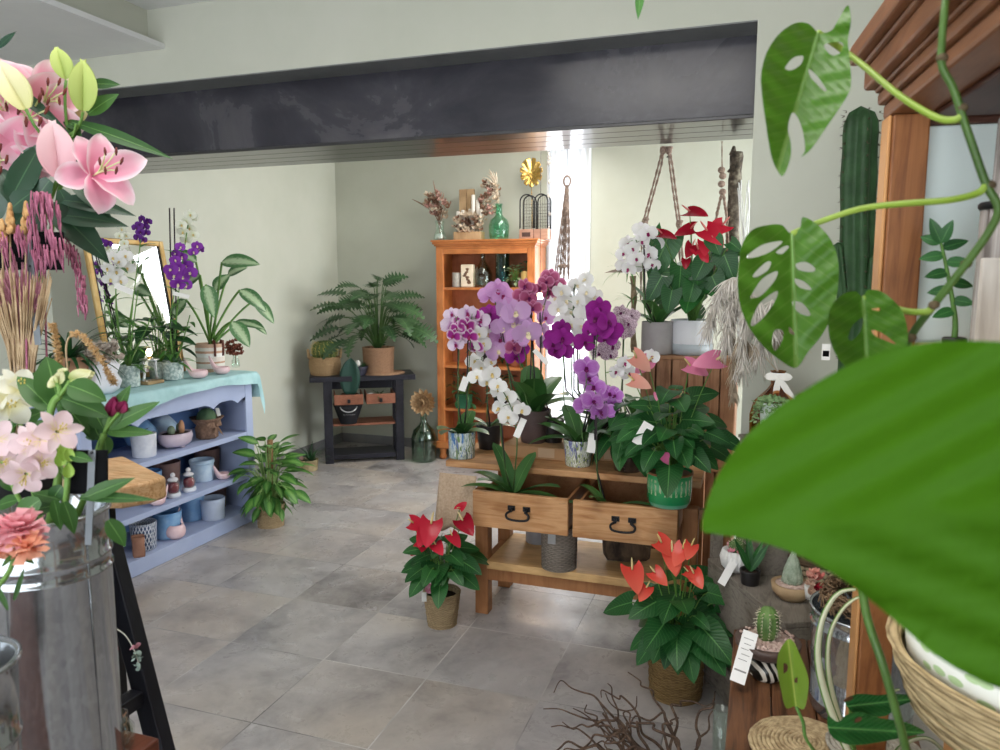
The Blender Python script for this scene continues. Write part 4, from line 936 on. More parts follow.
# ---------------------------------------------------------------- on top of the orange cabinet
ZT = CZ+.0005
GL = glass('clear_glass', (.97, .99, .98), a=.45); GLG = glass('green_glass', (.8, .93, .87), a=.4); GLB = glass('teal_glass', (.72, .88, .9), a=.45)
DRY = mat('dried_pink', 'b07a72', 'd9b8a8', rough=.9, scale=30); DRYB = mat('dried_cream', 'cbb59a', 'e6d8c4', rough=.9, scale=30); DRYT = mat('dried_brown', '7a5a4a', 'a8846c', rough=.9)
def bottle(root, c, prof, m, name='glass_body', n=28): return MB().lathe([(0, .001)]+prof, c, n).build(name, m, root)
def florets(b, c, n, rad, s, mi=0, up_=.3):
    for i in range(n):
        p = V(c)+V((rnd(-1, 1)*rad[0], rnd(-1, 1)*rad[1], rnd(-1, 1)*rad[2])); k = rnd(.7, 1.3)*s
        for j in range(5):
            a = j*2*PI/5+i; b.blade(p, (math.cos(a), math.sin(a)*.6-.5, up_+.3*math.sin(a)), (0, -.6, .8), k, k*.7, 'petal', 3, 2, bend=-.5, mi=mi)
c = at(440, 237, Y=5.98); c.z = ZT
t = thing('dried_bouquet', 'glass vase of dried pink and cream flowers on the left end of the orange cabinet', 'vase', c)
bottle(t, c, [(.05, .0), (.058, .02), (.05, .05), (.033, .09), (.035, .13), (.043, .17), (.041, .171), (.031, .13), (.03, .09), (.047, .05), (.052, .02)], GL, 'vase')
MB().ell(c+V((0, 0, .035)), (.045, .045, .03), 12).build('pebble_filling', mat('white_gravel', 'c9c9c6', 'efefec', rough=.8, scale=90), t)
b = MB(); st = MB()
for i in range(16):
    tip = at(440+rnd(-13, 8), 205+rnd(-14, 12), Y=5.98+rnd(-.04, .04)); st.tube(bez(c+V((0, 0, .05)), c+V((0, 0, .2)), tip, 5), .002, 4); florets(b, tip, 3, (.03, .02, .03), .042, i % 3)
for x, y in ((433, 180), (436, 190), (412, 199), (444, 193)): st.tube(bez(c+V((0, 0, .1)), c+V((0, 0, .25)), at(x, y, Y=5.98), 6), [.003]*5+[.006, .002], 5)
b.build('dried_flowers', [DRY, DRYB, DRYT], t); st.build('stems', DRYT, t)
c = at(470, 237, Y=6.0); c.z = ZT
t = thing('candle_board', 'wooden board with white pillar candles and a garland of dried flowers on the orange cabinet', 'candles', c)
for x0, z1 in ((-.105, .43), (-.035, .43), (.03, .33)): MB().box((c.x+x0, 6.02, ZT), (c.x+x0+.066, 6.04, ZT+z1)).build('board', wood('raw_board', 'b8946c', 'c9a880', axis=2, rough=.6), t, bevel=.003)
WAX = mat('candle_wax', 'eee6da', 'f4eee4', rough=.6, trans=.2)
MB().box((c.x-.11, 5.9, ZT), (c.x+.13, 6.01, ZT+.07)).build('base_block', MATS['raw_board'], t, bevel=.004)
for i in range(7):
    x = c.x-.09+i*.034; z1 = (.29, .3, .27, .31, .42, .38, .3)[i]; MB().lathe([(.0, .0), (.016, .001), (.016, z1-.122), (.012, z1-.118), (0, z1-.12)], (x, 5.96+(i % 2)*.02, ZT+.071), 14).build('candle', WAX, t); 
b = MB()
for i in range(40): florets(b, (c.x-.11+.25*i/39, 5.92+rnd(-.01, .03), ZT+.13+.05*math.sin(i)), 1, (.01, .01, .03), .042, i % 3)
b.build('dried_garland', [DRYB, DRYT, DRYB], t)
c = at(499, 237, Y=5.97); c.z = ZT
t = thing('demijohn', 'green glass demijohn on top of the orange cabinet holding dried grasses', 'bottle', c)
bottle(t, c, [(.07, 0), (.078, .01), (.084, .05), (.086, .12), (.07, .165), (.038, .19), (.028, .21), (.026, .28), (.031, .285), (.031, .295), (.022, .295), (.021, .21), (.06, .16), (.08, .12), (.075, .02)], GLG)
b = MB(); st = MB()
for i in range(22):
    tip = at(488+rnd(-6, 11), 200+rnd(-18, 16), Y=5.98+rnd(-.03, .05)); st.tube(bez(c+V((0, 0, .28)), c+V((0, 0, .36)), tip, 5), .0018, 4); florets(b, tip, 3, (.02, .02, .04), .034, i % 3)
for i in range(12): st.tube(bez(c+V((0, 0, .28)), c+V((-.02, 0, .5)), at(484+rnd(-4, 14), 168+rnd(-4, 22), Y=5.98), 6), [.0015]*4+[.006, .005, .001], 5)
b.build('dried_flowers', [DRYB, DRY, DRYT], t); st.build('stems', MATS['dried_cream'], t)
def arch(x0, x1, label, lab):
    a = at(x0, 236, Y=5.93); bb = at(x1, 236, Y=5.93); w_ = (bb.x-a.x)/2; cx = a.x+w_; z = ZT
    t = thing('wire_basket', label, 'basket', (cx, 5.97, z)); zt = .36; zr = zt-w_
    for y in (5.93, 6.02):
        arc = [(cx-w_+.004, y, z+.085)]+[(cx-(w_-.004)*math.cos(q), y, z+zr+(w_-.004)*math.sin(q)) for q in [i*PI/12 for i in range(13)]]+[(cx+w_-.004, y, z+.085)]
        MB().tube(arc, .0055, 6).build('arch_frame', IRON, t)
    g = MB()
    for i in range(1, 8):
        x = cx-w_+2*w_*i/8; hgt = zr+math.sqrt(max(0, (w_-.004)**2-(x-cx)**2)); g.tube([(x, 6.02, z+.08), (x, 6.02, z+hgt)], .0014, 4)
    for i in range(1, 9): g.tube([(cx-w_+.004, 6.02, z+.085+i*.025), (cx+w_-.004, 6.02, z+.085+i*.025)], .0014, 4)
    g.build('wire_mesh', IRON, t); MB().box((cx-w_, 5.92, z), (cx+w_, 6.03, z+.08)).build('wooden_base', wood('pinkish_board', 'a87e68', 'bd9480', axis=0, rough=.6), t, bevel=.003)
    if lab: MB().box((cx-.035, 5.917, z+.02), (cx+.035, 5.9195, z+.055)).build('name_plate', mat('dark_plate', '43302a', '55403a', rough=.6), t, label='dark oval name plate')
    return t
arch(519.5, 533.5, 'black arched wire basket with a dark plate on its wooden base', True)
arch(534, 548, 'black arched wire basket with a plain wooden base at the cabinet end', False)
c = at(532, 200, Y=6.09); base = V((c.x, 6.09, ZT))
t = thing('leaf_ornament', 'gold metal monstera leaf ornament on a thin stand above the wire baskets', 'ornament', base)
GOLD = mat('gold_metal', 'b89048', 'd8b468', rough=.25, metal=.9)
o_ = []
for i in range(60):
    a = i*2*PI/60; r_ = 1-.3*max(0, math.cos(a*11))**4*(abs(math.sin(a/2+.3)) > .25); o_.append((531.3+11.5*r_*math.sin(a), 172-14.5*r_*math.cos(a)*(1 if math.cos(a) > 0 else 1.05)))
g = MB(); sheet(g, o_, [], lambda x, y: at(x, y, Y=6.04-.02*abs(x-531.5)/10+.006*math.sin(math.atan2(y-176, abs(x-531.3)+.1)*11)), 1.4, k=1)
lo = g.build('gold_leaf', GOLD, t); so = lo.modifiers.new('s', 'SOLIDIFY'); so.thickness = .003
sb = MB(); sb.tube([base+V((0, 0, .004)), base+V((0, 0, .2)), at(531.5, 186, Y=6.05)], .003, 6); sb.lathe([(.04, 0), (.04, .004), (0, .005)], base, 16); sb.build('stand', GOLD, t)
t = thing('shell_garland', 'string of small shells and beads hanging beside the bright curtain', 'garland', at(549, 236, Y=6.02)); p1 = at(549, 150, Y=6.02)
MB().tube([(p1.x, 6.02, 2.7), at(549.3, 235, Y=6.02)], .0015, 4).build('string', STAKE, t)
for i, y in enumerate((154, 158, 163, 182, 196, 214, 228, 234)): MB().ell(at(549+(i % 2)*.6-.3, y, Y=6.02), (.012+.004*(i % 3), .01, .017), 8).build('shell', mat('shell_grey', 'a59c94', 'd8d2ca', rough=.5, scale=60), t)
# inside the cabinet
ZS = 1.4805
def incab(x, z=ZS, y=5.93): p = at(x, 285, Y=y); return V((p.x, y, z))
c = incab(456.5); t = thing('concrete_pot', 'small grey concrete pot on the upper cabinet shelf', 'pot', c); pot(t, c, .036, .037, .12, mat('concrete', '9c9890', 'b3afa7', rough=.9, scale=40), soil=False)
c = incab(468); t = thing('carved_candle', 'cream carved block candle with a brown figure picture on the cabinet shelf', 'candle', c)
MB().box((c.x-.055, c.y-.03, c.z), (c.x+.055, c.y+.03, c.z+.19)).build('candle_body', mat('cream_block', 'e9d9c0', 'f0e4d0', rough=.6), t, bevel=.008)
b = MB()
for i in range(9): b.ell((c.x+rnd(-.022, .022), c.y-.031, c.z+.04+i*.014), (rnd(.008, .02), .002, rnd(.008, .014)), 8)
b.build('picture', mat('sepia_picture', '5d4436', '8d6e58', rough=.7, scale=30), t, label='brown sepia picture relief')
c = incab(483, y=5.96); t = thing('glass_bottle', 'clear glass demijohn between the cream candle and the teal vase', 'bottle', c)
bottle(t, c, [(.07, 0), (.08, .01), (.082, .11), (.06, .16), (.03, .2), (.02, .23), (.02, .295), (.027, .297), (.027, .303), (.015, .303), (.015, .23), (.054, .16), (.076, .11), (.074, .02)], glass('grey_glass', (.9, .91, .89), a=.5))
c = incab(502.5, y=5.96); t = thing('glass_vase', 'tall straight teal glass vase on the upper cabinet shelf', 'vase', c); bottle(t, c, [(.05, 0), (.058, .01), (.06, .29), (.062, .3), (.056, .3), (.053, .02)], GLB)
c = incab(515, y=5.92); t = thing('succulent', 'small green trailing plant in a glass jar on the upper cabinet shelf', 'plant', c); pot(t, c, .03, .036, .06, MATS['clear_glass']); foliage(t, c+V((0, 0, .05)), 26, .06, .13, .05, .03, 'ovate', leafmat('grey_green_leaf', '6f8058', '9aa87c', rough=.5), STEM, el=(-.1, 1.3), lr=.0015)
c = incab(527, y=5.92); t = thing('mustard_pot', 'mustard yellow pot with round dark leaves on the upper cabinet shelf', 'pot', c); pot(t, c, .048, .052, .13, mat('mustard_ceramic', 'c4a868', 'd2b87c', rough=.5)); foliage(t, c+V((0, 0, .12)), 8, .04, .1, .04, .045, 'round', L_DARK, STEM, el=(.2, 1.2), lr=.0015)
for i, (x, z, lb, h_) in enumerate(((487, .8205, 'dark bushy pot plant on the middle shelf of the orange cabinet', .34), (462, .4505, 'low pot plant beside the green tin on the lowest cabinet shelf', .2), (515, .8205, 'trailing pot plant behind the orchid stakes on the middle cabinet shelf', .25), (500, .4505, 'small leafy pot plant at the right of the lowest cabinet shelf', .2))):
    c = V((at(x, 300, Y=5.95).x, 5.97, z)); t = thing('pot_plant', lb, 'plant', c); pot(t, c, .05, .06, .1, (DKP, BRP, MATS['terracotta'] if 'terracotta' in MATS else mat('terracotta', '96583c', 'a8684a', rough=.8), DKP)[i]); foliage(t, c+V((0, 0, .09)), 40, .12, h_, .07, .03, 'lance', L_DARK, STEM, el=(-.2, 1.4), lr=.0015)
c = V((at(465, 395, Y=5.92).x, 5.9, .4505)); t = thing('tin_box', 'dark green tin box on the lowest shelf of the orange cabinet', 'box', c)
MB().box((c.x-.06, c.y-.04, c.z), (c.x+.06, c.y+.04, c.z+.1)).build('tin_body', mat('green_tin', '1f5238', '2a6346', rough=.35), t, bevel=.004); MB().box((c.x-.063, c.y-.043, c.z+.1005), (c.x+.063, c.y+.043, c.z+.118)).build('lid', MATS['green_tin'], t, bevel=.004)
# hanging bulb between cabinet and window
p = at(540, 297, Y=5.6); t = thing('pendant_bulb', 'small glowing round bulb on a thin cord in front of the orange cabinet', 'lamp', p)
MB().tube([(p.x, 5.6, 2.7), p+V((0, 0, .05))], .002, 5).build('cord', STAKE, t); MB().lathe([(.012, .03), (.013, .05), (.006, .055)], p, 12).build('socket', GOLD, t); MB().ell(p, (.03, .03, .034), 14).build('bulb', emit('bulb_glow', 'ffe2b4', 14), t)
l = bpy.data.lights.new('bulb_light', 'POINT'); l.energy = 4; l.color = (1, .75, .45); l.shadow_soft_size = .03; o = bpy.data.objects.new('bulb_light', l); COL.objects.link(o); o.location = p+V((0, -.06, 0))
# ---------------------------------------------------------------- corner bench things
ZB = .7455
WICK = weave('wicker', '8c6f50', 'c8a880', 110, 130); WICKP = weave('pinkish_wicker', '8f6a50', 'c09a7c', 110, 190)
c = onb(.02, .16, ZB); 
t = thing('barrel_cactus', 'golden barrel cactus in a pale wicker basket with two handles on the black bench', 'cactus', c)
basket(t, c, .115, .125, .15, WICK, 12, .01, belly=.012)
for s in (-1, 1):
    d = e1*s; p = c+d*.128+V((0, 0, .14)); MB().tube([p+(-e2*math.cos(q)*.035)+V((0, 0, .07*math.sin(q)))+d*.008*math.sin(q) for q in [i*PI/10 for i in range(11)]], .012, 7).build('handle', WICK, t)
def cactus_body(c, r, h, ribs, m=None): return MB().lathe([(r*.75, 0), (r*.95, h*.25), (r, h*.5), (r*.86, h*.78), (r*.5, h*.95), (.0, h)], c, ribs*6, lobes=ribs, la=.075)
cc = c+V((0, 0, .12)); cactus_body(cc, .1, .17, 18).build('cactus_body', mat('cactus_green', '4a5f30', '5f7440', rough=.7), t)
b = MB()
for i in range(18):
    for j in range(9):
        q = 2*PI*i/18; z = .17*(j+1.2)/10.5; u = z/.17; rr = .104*math.sqrt(max(.03, 1-(abs(u-.48)/.55)**2)); p = cc+V((rr*math.cos(q), rr*math.sin(q), z))
        for k in range(4): d = V((math.cos(q), math.sin(q), .4))*.018+jit((0, 0, 0), .014); b.tube([p, p+d], [.0016, .0005], 3)
b.build('spines', mat('yellow_spine', 'd8bc60', 'ead890', rough=.7), t)
c = onb(.47, .14, ZB); cm = onb(.5, .12, ZB)
m_ = MB().lathe([(.0, 0), (.19, .001), (.19, .008), (.0, .009)], cm, 30); tag(m_.build('woven_mat', WICKP, o=cm), 'round woven mat on the black bench under the split-leaf plant', 'mat')
c.z += .0095
t = thing('split_leaf_plant', 'large split-leaf philodendron in a pinkish woven basket on the black bench', 'plant', c); basket(t, c, .125, .135, .215, WICKP, 20, .008)
foliage(t, c+V((0, 0, .19)), 64, .42, .56, .26, .2, 'ovate', L_XAN, STEMD, el=(.22, 1.35), bend=.9, fold=.1, cut=.82, nl=16, lr=.0035, arc=.04, droop=.12, fill=.7, face=.7, back=.6, sun=.3)
c = onb(.215, -.02, .5275); 
t = thing('paddle_plant', 'single dark green paddle leaf in a low brown bowl standing in the left bench drawer', 'plant', c)
pot(t, c, .06, .075, .07, mat('brown_bowl', '5a463a', '6e584a', rough=.5)); b = MB(); b.blade(c+V((0, 0, .06)), (0.05, 0, 1), (.3, -1, .1), .31, .17, lambda q: (math.sin(PI*min(1, q*.93+.07))**.6), 10, 6, fold=.1, cup=.06)
lf = b.build('leaf', leafmat('blue_green_leaf', '1d3d34', '2b5044', rough=.35, veins=0, trans=.04), t); so = lf.modifiers.new('s', 'SOLIDIFY'); so.thickness = .008
c = onb(.3, .03, ZB); t = thing('skull_planter', 'dark bowl with a small white ornament and succulents beside the woven mat', 'planter', c)
pot(t, c, .05, .075, .075, mat('navy_bowl', '2a2b38', '3a3b4a', rough=.4)); b = MB(); b.ell(c+V((-.005, -.02, .1)), (.026, .026, .03), 12); b.ell(c+V((-.005, -.034, .085)), (.016, .014, .018), 10); b.build('white_ornament', mat('white_bisque', 'd8d6d0', 'e8e6e2', rough=.6), t)
spiky(t, c+V((.02, .015, .07)), 24, .08, .012, L_DARK); tagcard(t, c+V((-.04, -.078, .0)), .02, .07, rot=-.3)
c = onb(.45, -.02, .5275); t = thing('aloe', 'small spiky aloe with white stones in the right bench drawer', 'plant', c); pot(t, c, .04, .05, .05, DKP); spiky(t, c+V((.01, 0, .045)), 22, .12, .014, L_DARK)
b = MB(); 
for i in range(5): b.ell(c+V((-.07+rnd(-.02, .02), rnd(-.02, .02), .045+rnd(0, .01))), .018, 8)
b.build('white_stones', MATS['white_bisque'], t)
c = onb(.2, .05, .3355); t = thing('black_pot', 'flared black pot with a silver garland on the middle shelf of the black bench', 'pot', c)
pot(t, c, .07, .125, .17, mat('matte_black', '15161b', '1e1f26', rough=.6), soil=False)
b = MB(); b.tube([c+(-e2)*.128*math.cos(q*.5)+e1*.07*math.sin(q)+V((0, 0, .165-.05*math.cos(q))) for q in [-1.4+i*.28 for i in range(11)]], .005, 6); b.build('garland', mat('silver', 'b8b8b8', 'd8d8d8', rough=.3, metal=.7), t)
b = MB()
for i in range(6):
    p = c+e1*(-.04+.016*i)-e2*.112+V((0, 0, .085)); b.tube([p, p+V((0, 0, .009)), p+e1*.007+V((0, 0, .004))], .0012, 4)
b.build('lettering', MATS['silver'], t)
c = on(309, 470, 0); c.z = 0; t = thing('pot_plant', 'pale painted pot with small grassy plant on the floor by the bench leg', 'plant', c); pot(t, c, .07, .075, .09, mat('yellowish_pot', '8a7a58', 'c2b088', rough=.6, scale=18), lip=.004); spiky(t, c+V((.02, 0, .08)), 46, .2, .012, L_DARK, el=(.2, 1.3))
BLD(c+V((-.03, -.04, .09)), (-.2, -.5, .9), (0, -1, .3), .07, .04, 'ovate', 5, 4).build('pink_bract', mat('pale_pink_bract', 'c9a09a', 'd8b8b0', rough=.6), t)
# floor vase with gold flower
c = on(424, 458, 0); c.z = 0; c.y = 5.75; c.x = at(424, 440, Y=5.75).x
t = thing('floor_vase', 'green glass demijohn on the floor holding a gold dried flower by the orange cabinet', 'vase', c)
bottle(t, c, [(.08, 0), (.105, .015), (.11, .2), (.09, .27), (.045, .31), (.03, .34), (.028, .4), (.034, .41), (.024, .41), (.022, .34), (.08, .27), (.1, .2), (.096, .02)], glass('dark_green_glass', (.8, .86, .81), a=.45))
hd = at(424, 402, Y=5.72); MB().tube([c+V((0, 0, .02)), c+V((0, 0, .4)), hd+V((0, .03, -.03))], .004, 6).build('stem', DRYT, t)
b = MB()
for k, (n_, L, e) in enumerate(((9, .06, 1.1), (13, .1, .65), (16, .13, .2), (15, .13, -.25))):
    for i in range(n_):
        a = i*2*PI/n_+k*.3; d = V((math.cos(a)*math.cos(e), -math.sin(e), math.sin(a)*math.cos(e)*.8)); b.blade(hd, d, V((0, -1, 0))*math.cos(e)+V((math.cos(a), 0, math.sin(a)))*math.sin(e)*1.0, L, .045, 'strap', 6, 3, bend=-.9, cup=.25)
b.build('gold_flower', mat('dried_gold', 'a8845c', 'd9bc94', rough=.5, scale=30, metal=.2), t)
# dieffenbachia on the floor
c = on(271, 525, 0); c.z = 0
t = thing('dieffenbachia', 'bushy light green dieffenbachia with a moss pole in a basket on the floor', 'plant', c); basket(t, c, .078, .088, .14, SEA, 12, .02)
MB().tube([c+V((0, 0, .1)), at(270, 440, Y=c.y)], .018, 9).build('moss_pole', mat('coir_pole', '7a5a3c', '9a7a54', rough=1, scale=90, bmp=.8), t)
foliage(t, c+V((0, 0, .12)), 120, .19, .42, .13, .065, 'ovate', L_DIEF, mat('pale_stem', '86a860', '9cba74', rough=.5), el=(.15, 1.45), bend=.6, fold=.12, lr=.003, nl=7, arc=.05, droop=.1, fill=.35, face=.7)
# ---------------------------------------------------------------- things on and in the blue shelf unit
def sh(x, z, X=-3.14): p = at(x, 430, X=X); return V((X, min(max(p.y, BY0+.09), BY1-.1), z+.0005))
PALEB = mat('pale_blue_glaze', 'aecae2', 'd2e2f0', rough=.4, scale=14); MIDB = mat('mid_blue_glaze', '5f92c8', '9cc2e4', rough=.35, scale=10); WHG = mat('grey_white_ceramic', 'cdd1dc', 'e4e6ec', rough=.6, scale=16, bmp=.2)
PINKC = mat('pink_ceramic', 'e0bcc2', 'ecd0d2', rough=.3); BRN = mat('brown_clay', '745854', '886a62', rough=.7)
def simplepot(label, c, r0, r1, h, m, name='flower_pot', **k):
    t = thing(name, label, 'pot', c); pot(t, c, r0, r1, h, m, soil=False, **k); return t
c = sh(143, .59); t = thing('succulent', 'small succulent in a round grey-white pot on the top shelf of the blue unit', 'plant', c); pot(t, c, .06, .066, .125, WHG)
foliage(t, c+V((0, 0, .09)), 40, .05, .06, .03, .014, 'lance', L_DARK, STEM, el=(0, 1.4), lr=.001, fill=.3)
c = sh(175, .59); t = thing('cactus_bowl', 'pinkish oval bowl on little feet with small cacti in the blue unit', 'planter', c)
MB().lathe([(0, .012), (.06, .012), (.078, .03), (.086, .06), (.082, .085), (.076, .088), (.072, .08)], c, 28, sq=1.2).build('bowl', mat('pinkish_glaze', 'b9a9b8', 'cfc0cc', rough=.4, scale=10), t); MB().lathe([(.071, .078), (.03, .083), (0, .084)], c, 20, sq=1.15).build('soil', SOIL, t)
for q in range(3): a = q*2.1; MB().ell(c+V((.05*math.cos(a), .05*math.sin(a), .0075)), (.012, .012, .008), 8).build('foot', MATS['pinkish_glaze'], t)
def nub(b, c, r, h): b.lathe([(r*.8, 0), (r, h*.4), (r*.85, h*.75), (r*.4, h*.96), (0, h)], c, 24, lobes=8, la=.07)
for dx, dy, r, h, m in ((.0, -.03, .02, .05, 'grey_cactus'), (.02, .03, .016, .075, 'orange_cactus'), (-.01, .05, .02, .055, 'grey_cactus')):
    b = MB(); nub(b, c+V((dx, dy, .08)), r, h); b.build('cactus', mat('grey_cactus', '6f7f6a', '8a9a80', rough=.8) if m[0] == 'g' else mat('orange_cactus', 'a87a58', 'c49474', rough=.8), t)
for x, X, lb, m, r_ in ((163, -3.3, 'pale blue round shell-shaped vase lying open behind the cactus bowl', PALEB, .085), (140, -3.3, 'dark blue round shell-shaped vase lying open behind the succulent pot', MIDB, .09)):
    c = sh(x, .59, X); t = thing('shell_vase', lb, 'vase', c); M3 = Matrix.Rotation(-.9, 4, 'X') @ Matrix.Rotation(.4, 4, 'Y'); cc = c+V((0, 0, r_*.93))
    MB().lathe([(0, -r_*.98), (r_*.5, -r_*.85), (r_*.95, -r_*.25), (r_, .1*r_), (r_*.85, .6*r_), (r_*.62, .85*r_), (r_*.56, .84*r_), (r_*.75, .55*r_), (r_*.85, 0), (0, -r_*.6)], cc, 26, M=M3).build('vase_body', m, t)
c = sh(207, .59); t = thing('cactus', 'round cactus wrapped in brown burlap with a bow in the blue unit', 'cactus', c)
BUR = mat('brown_burlap', '6a5244', '8c705e', rough=.95, scale=70, bmp=.5)
MB().lathe([(.05, 0), (.062, .01), (.066, .07), (.056, .085), (.085, .115), (.098, .13), (.08, .118), (.05, .09), (0, .09)], c, 36, wob=.08, lobes=9, la=.04).build('burlap_wrap', BUR, t)
b = MB(); nub(b, c+V((0, 0, .085)), .055, .1); b.build('cactus_body', mat('dark_cactus', '3f5a40', '5a7655', rough=.8), t)
b = MB()
for s in (-1, 1): b.blade(c+V((.07, 0, .085)), (.5, s, .25), (1, 0, .2), .07, .035, 'petal', 6, 2, bend=1.2); b.blade(c+V((.07, 0, .085)), (.3, s*.5, -1), (1, 0, .2), .08, .016, 'strap', 4, 2)
b.ell(c+V((.072, 0, .085)), (.012, .014, .012), 8); b.build('bow', BUR, t); tagcard(t, c+V((.03, .07, .15)), .022, .05, rot=.2)
# middle shelf
simplepot('brown clay pot behind the two snowmen jars on the middle shelf of the blue unit', sh(164, .32, -3.3), .07, .08, .15, BRN); simplepot('brown clay pot at the far end of the middle shelf of the blue unit', sh(212, .32, -3.32), .07, .08, .15, BRN)
simplepot('deep blue glazed pot behind the plank on the middle shelf of the blue unit', sh(146, .32, -3.26), .06, .07, .14, MIDB)
c = sh(200, .32, -3.2); t = simplepot('pale blue mug-like pot with a wide rim on the middle shelf of the blue unit', c, .066, .07, .13, PALEB); MB().lathe([(.0701, .105), (.074, .112), (.074, .13), (.0705, .1305)], c, 28).build('rim', PALEB, t)
for x, lb in ((170, 'snowman glass jar with red coat nearest the plank on the middle shelf'), (186, 'snowman glass jar with red coat beside the pale blue mug pot')):
    c = sh(x, .32, -3.1); t = thing('snowman_jar', lb, 'ornament', c)
    MB().lathe([(0, 0), (.035, 0), (.04, .008), (.038, .025), (.0, .026)], c, 20).build('base', WHG, t); MB().lathe([(.03, .027), (.04, .045), (.04, .075), (.024, .095)], c, 20).build('glass_jar', MATS['clear_glass'], t)
    MB().lathe([(.026, .028), (.032, .05), (.028, .075), (.0, .085)], c, 16).build('red_figure', mat('wine_red', '6a1c28', '8a2c38', rough=.5), t); b = MB(); b.lathe([(.026, .0955), (.03, .102), (.024, .11), (.0, .118)], c, 16); b.ell(c+V((0, 0, .128)), .014, 10); b.build('lid', mat('greyish_white', 'c9c6c9', 'dedce0', rough=.5), t)
def birddish(label, c, s=1.0, rz=0, tall=False):
    """pink ceramic bird: round hollow body, opening on top, thin upswept tail"""
    t = thing('bird_dish', label, 'ornament', c); M2 = Matrix.Rotation(rz, 4, 'Z'); mb = MB(); rr = .042*s; vs = []; uv = []; n = 36
    prof = [(0, 0), (.55, .03), (.88, .3), (1, .7), (.97, 1.05), (.84, 1.35), (.66, 1.5), (.6, 1.46), (.8, 1.1), (.85, .6), (0, .2)] if tall else [(0, 0), (.6, .02), (.92, .25), (1, .55), (.95, .82), (.86, .9), (.8, .84), (.84, .5), (.5, .2), (0, .16)]
    m_ = max(z for r, z in prof)
    for i, (r, z) in enumerate(prof):
        for j in range(n):
            a = 2*PI*j/n; tail = max(0, math.cos(a))**10*max(0, z/m_-.25)/.75; p = V((rr*r*math.cos(a)*(1+.75*tail), rr*r*math.sin(a)*(1-.5*tail), rr*(z+tail*1.5))); vs.append(c+M2 @ p); uv.append((j/n, i/9))
    mb.add(vs, [(i*n+j, i*n+(j+1) % n, (i+1)*n+(j+1) % n, (i+1)*n+j) for i in range(len(prof)-1) for j in range(n)], 0, uv); mb.build('body', PINKC, t)
    return t
birddish('pink ceramic bird dish with upswept tail at the far end of the middle shelf', sh(221, .32, -3.1), 1.0, -1.9); birddish('pink ceramic bird dish beside the plank end on the middle shelf', sh(153, .32, -3.08), 1.0, 1.2)
# bottom shelf
def lattice(nm, c1, c2):
    m, nt, b = nodes(nm); u, s = uvsep(nt); a = math_(nt, 'MULTIPLY', s.outputs[0], 2*PI*12); v2 = math_(nt, 'MULTIPLY', s.outputs[1], 40)
    f = math_(nt, 'MINIMUM', math_(nt, 'ABSOLUTE', math_(nt, 'SINE', math_(nt, 'ADD', a, v2))), math_(nt, 'ABSOLUTE', math_(nt, 'SINE', math_(nt, 'SUBTRACT', a, v2))))
    nt.links.new(mixc(nt, math_(nt, 'GREATER_THAN', f, .42), c1, c2), b.inputs['Base Color']); b.inputs['Roughness'].default_value = .4; return m
LAT = lattice('navy_lattice', 'd6dae2', '2f4468')
simplepot('white pot with navy lattice pattern on the bottom shelf of the blue unit', sh(137, .085, -3.13), .062, .07, .15, LAT); simplepot('blue pot with white lattice pattern standing behind the blue bucket', sh(172, .085, -3.32), .062, .07, .15, lattice('blue_lattice', 'a9c0dc', '6f93c4'))
simplepot('blue bucket-shaped glazed pot on the bottom shelf of the blue unit', sh(162, .085, -3.15), .068, .08, .15, MIDB); simplepot('mid blue pot with rolled rim behind the pale pot on the bottom shelf', sh(187, .085, -3.25), .07, .075, .16, mat('sky_blue_glaze', '6a9cd0', '98c0e4', rough=.35, scale=9), lip=.004)
simplepot('pale blue-grey pot with ribbed rim on the bottom shelf of the blue unit', sh(209, .085, -3.13), .068, .07, .13, mat('pale_grey_blue', 'b0bdd4', 'c4cee0', rough=.5, scale=12), lip=.003); simplepot('brown clay pot at the far end of the bottom shelf of the blue unit', sh(226, .085, -3.28), .07, .08, .17, BRN)
birddish('large pink ceramic bird planter with tall tail on the bottom shelf front', sh(170, .085, -3.085), 1.3, 1.9, True)
c = sh(131, .085, -3.07); t = thing('paper_bag', 'small brown paper bag at the near end of the bottom shelf', 'bag', c); MB().lathe([(.035, 0), (.038, .01), (.036, .07), (.04, .11), (.036, .1), (.03, .03), (0, .02)], c, 12, sq=.8, lobes=4, la=.12, wob=.05).build('bag_body', mat('kraft_paper', '8a6250', 'a67a64', rough=.8), t)
# top of the unit
ZC = .9695
def tp(x, X): p = at(x, 370, X=X); return V((X, p.y, ZC))
FROST = mat('speckled_pot', '9db0ae', 'd3dcd8', rough=.7, scale=70, lo=.45, hi=.55)
# leaning mirror in gilt frame
GILT = mat('gilt_frame', 'b08a4e', 'cdb07a', rough=.35, metal=.5); yA = at(85, 240, X=-3.52).y; yB = 3.80
t = thing('mirror', 'gilt framed mirror leaning against the wall on top of the blue unit', 'mirror', (-3.43, (yA+yB)/2, ZC))
tl = math.radians(9); Mm = Matrix.Translation((-3.425, yA, ZC)) @ Matrix.Rotation(-tl, 4, 'Y'); Hm = .82; Wm = yB-yA
for a, b_ in (((0, 0, 0), (.025, .032, Hm)), ((0, Wm-.032, 0), (.025, Wm, Hm)), ((0, .0325, 0), (.025, Wm-.0325, .032)), ((0, .0325, Hm-.032), (.025, Wm-.0325, Hm))): MB().box(a, b_, 0, Mm).build('frame_bar', GILT, t, bevel=.006)
for a, b_ in (((.0, .0325, .0325), (.016, .045, Hm-.0325)), ((.0, Wm-.045, .0325), (.016, Wm-.0325, Hm-.0325))): MB().box(a, b_, 0, Mm).build('inner_bar', IRON, t)
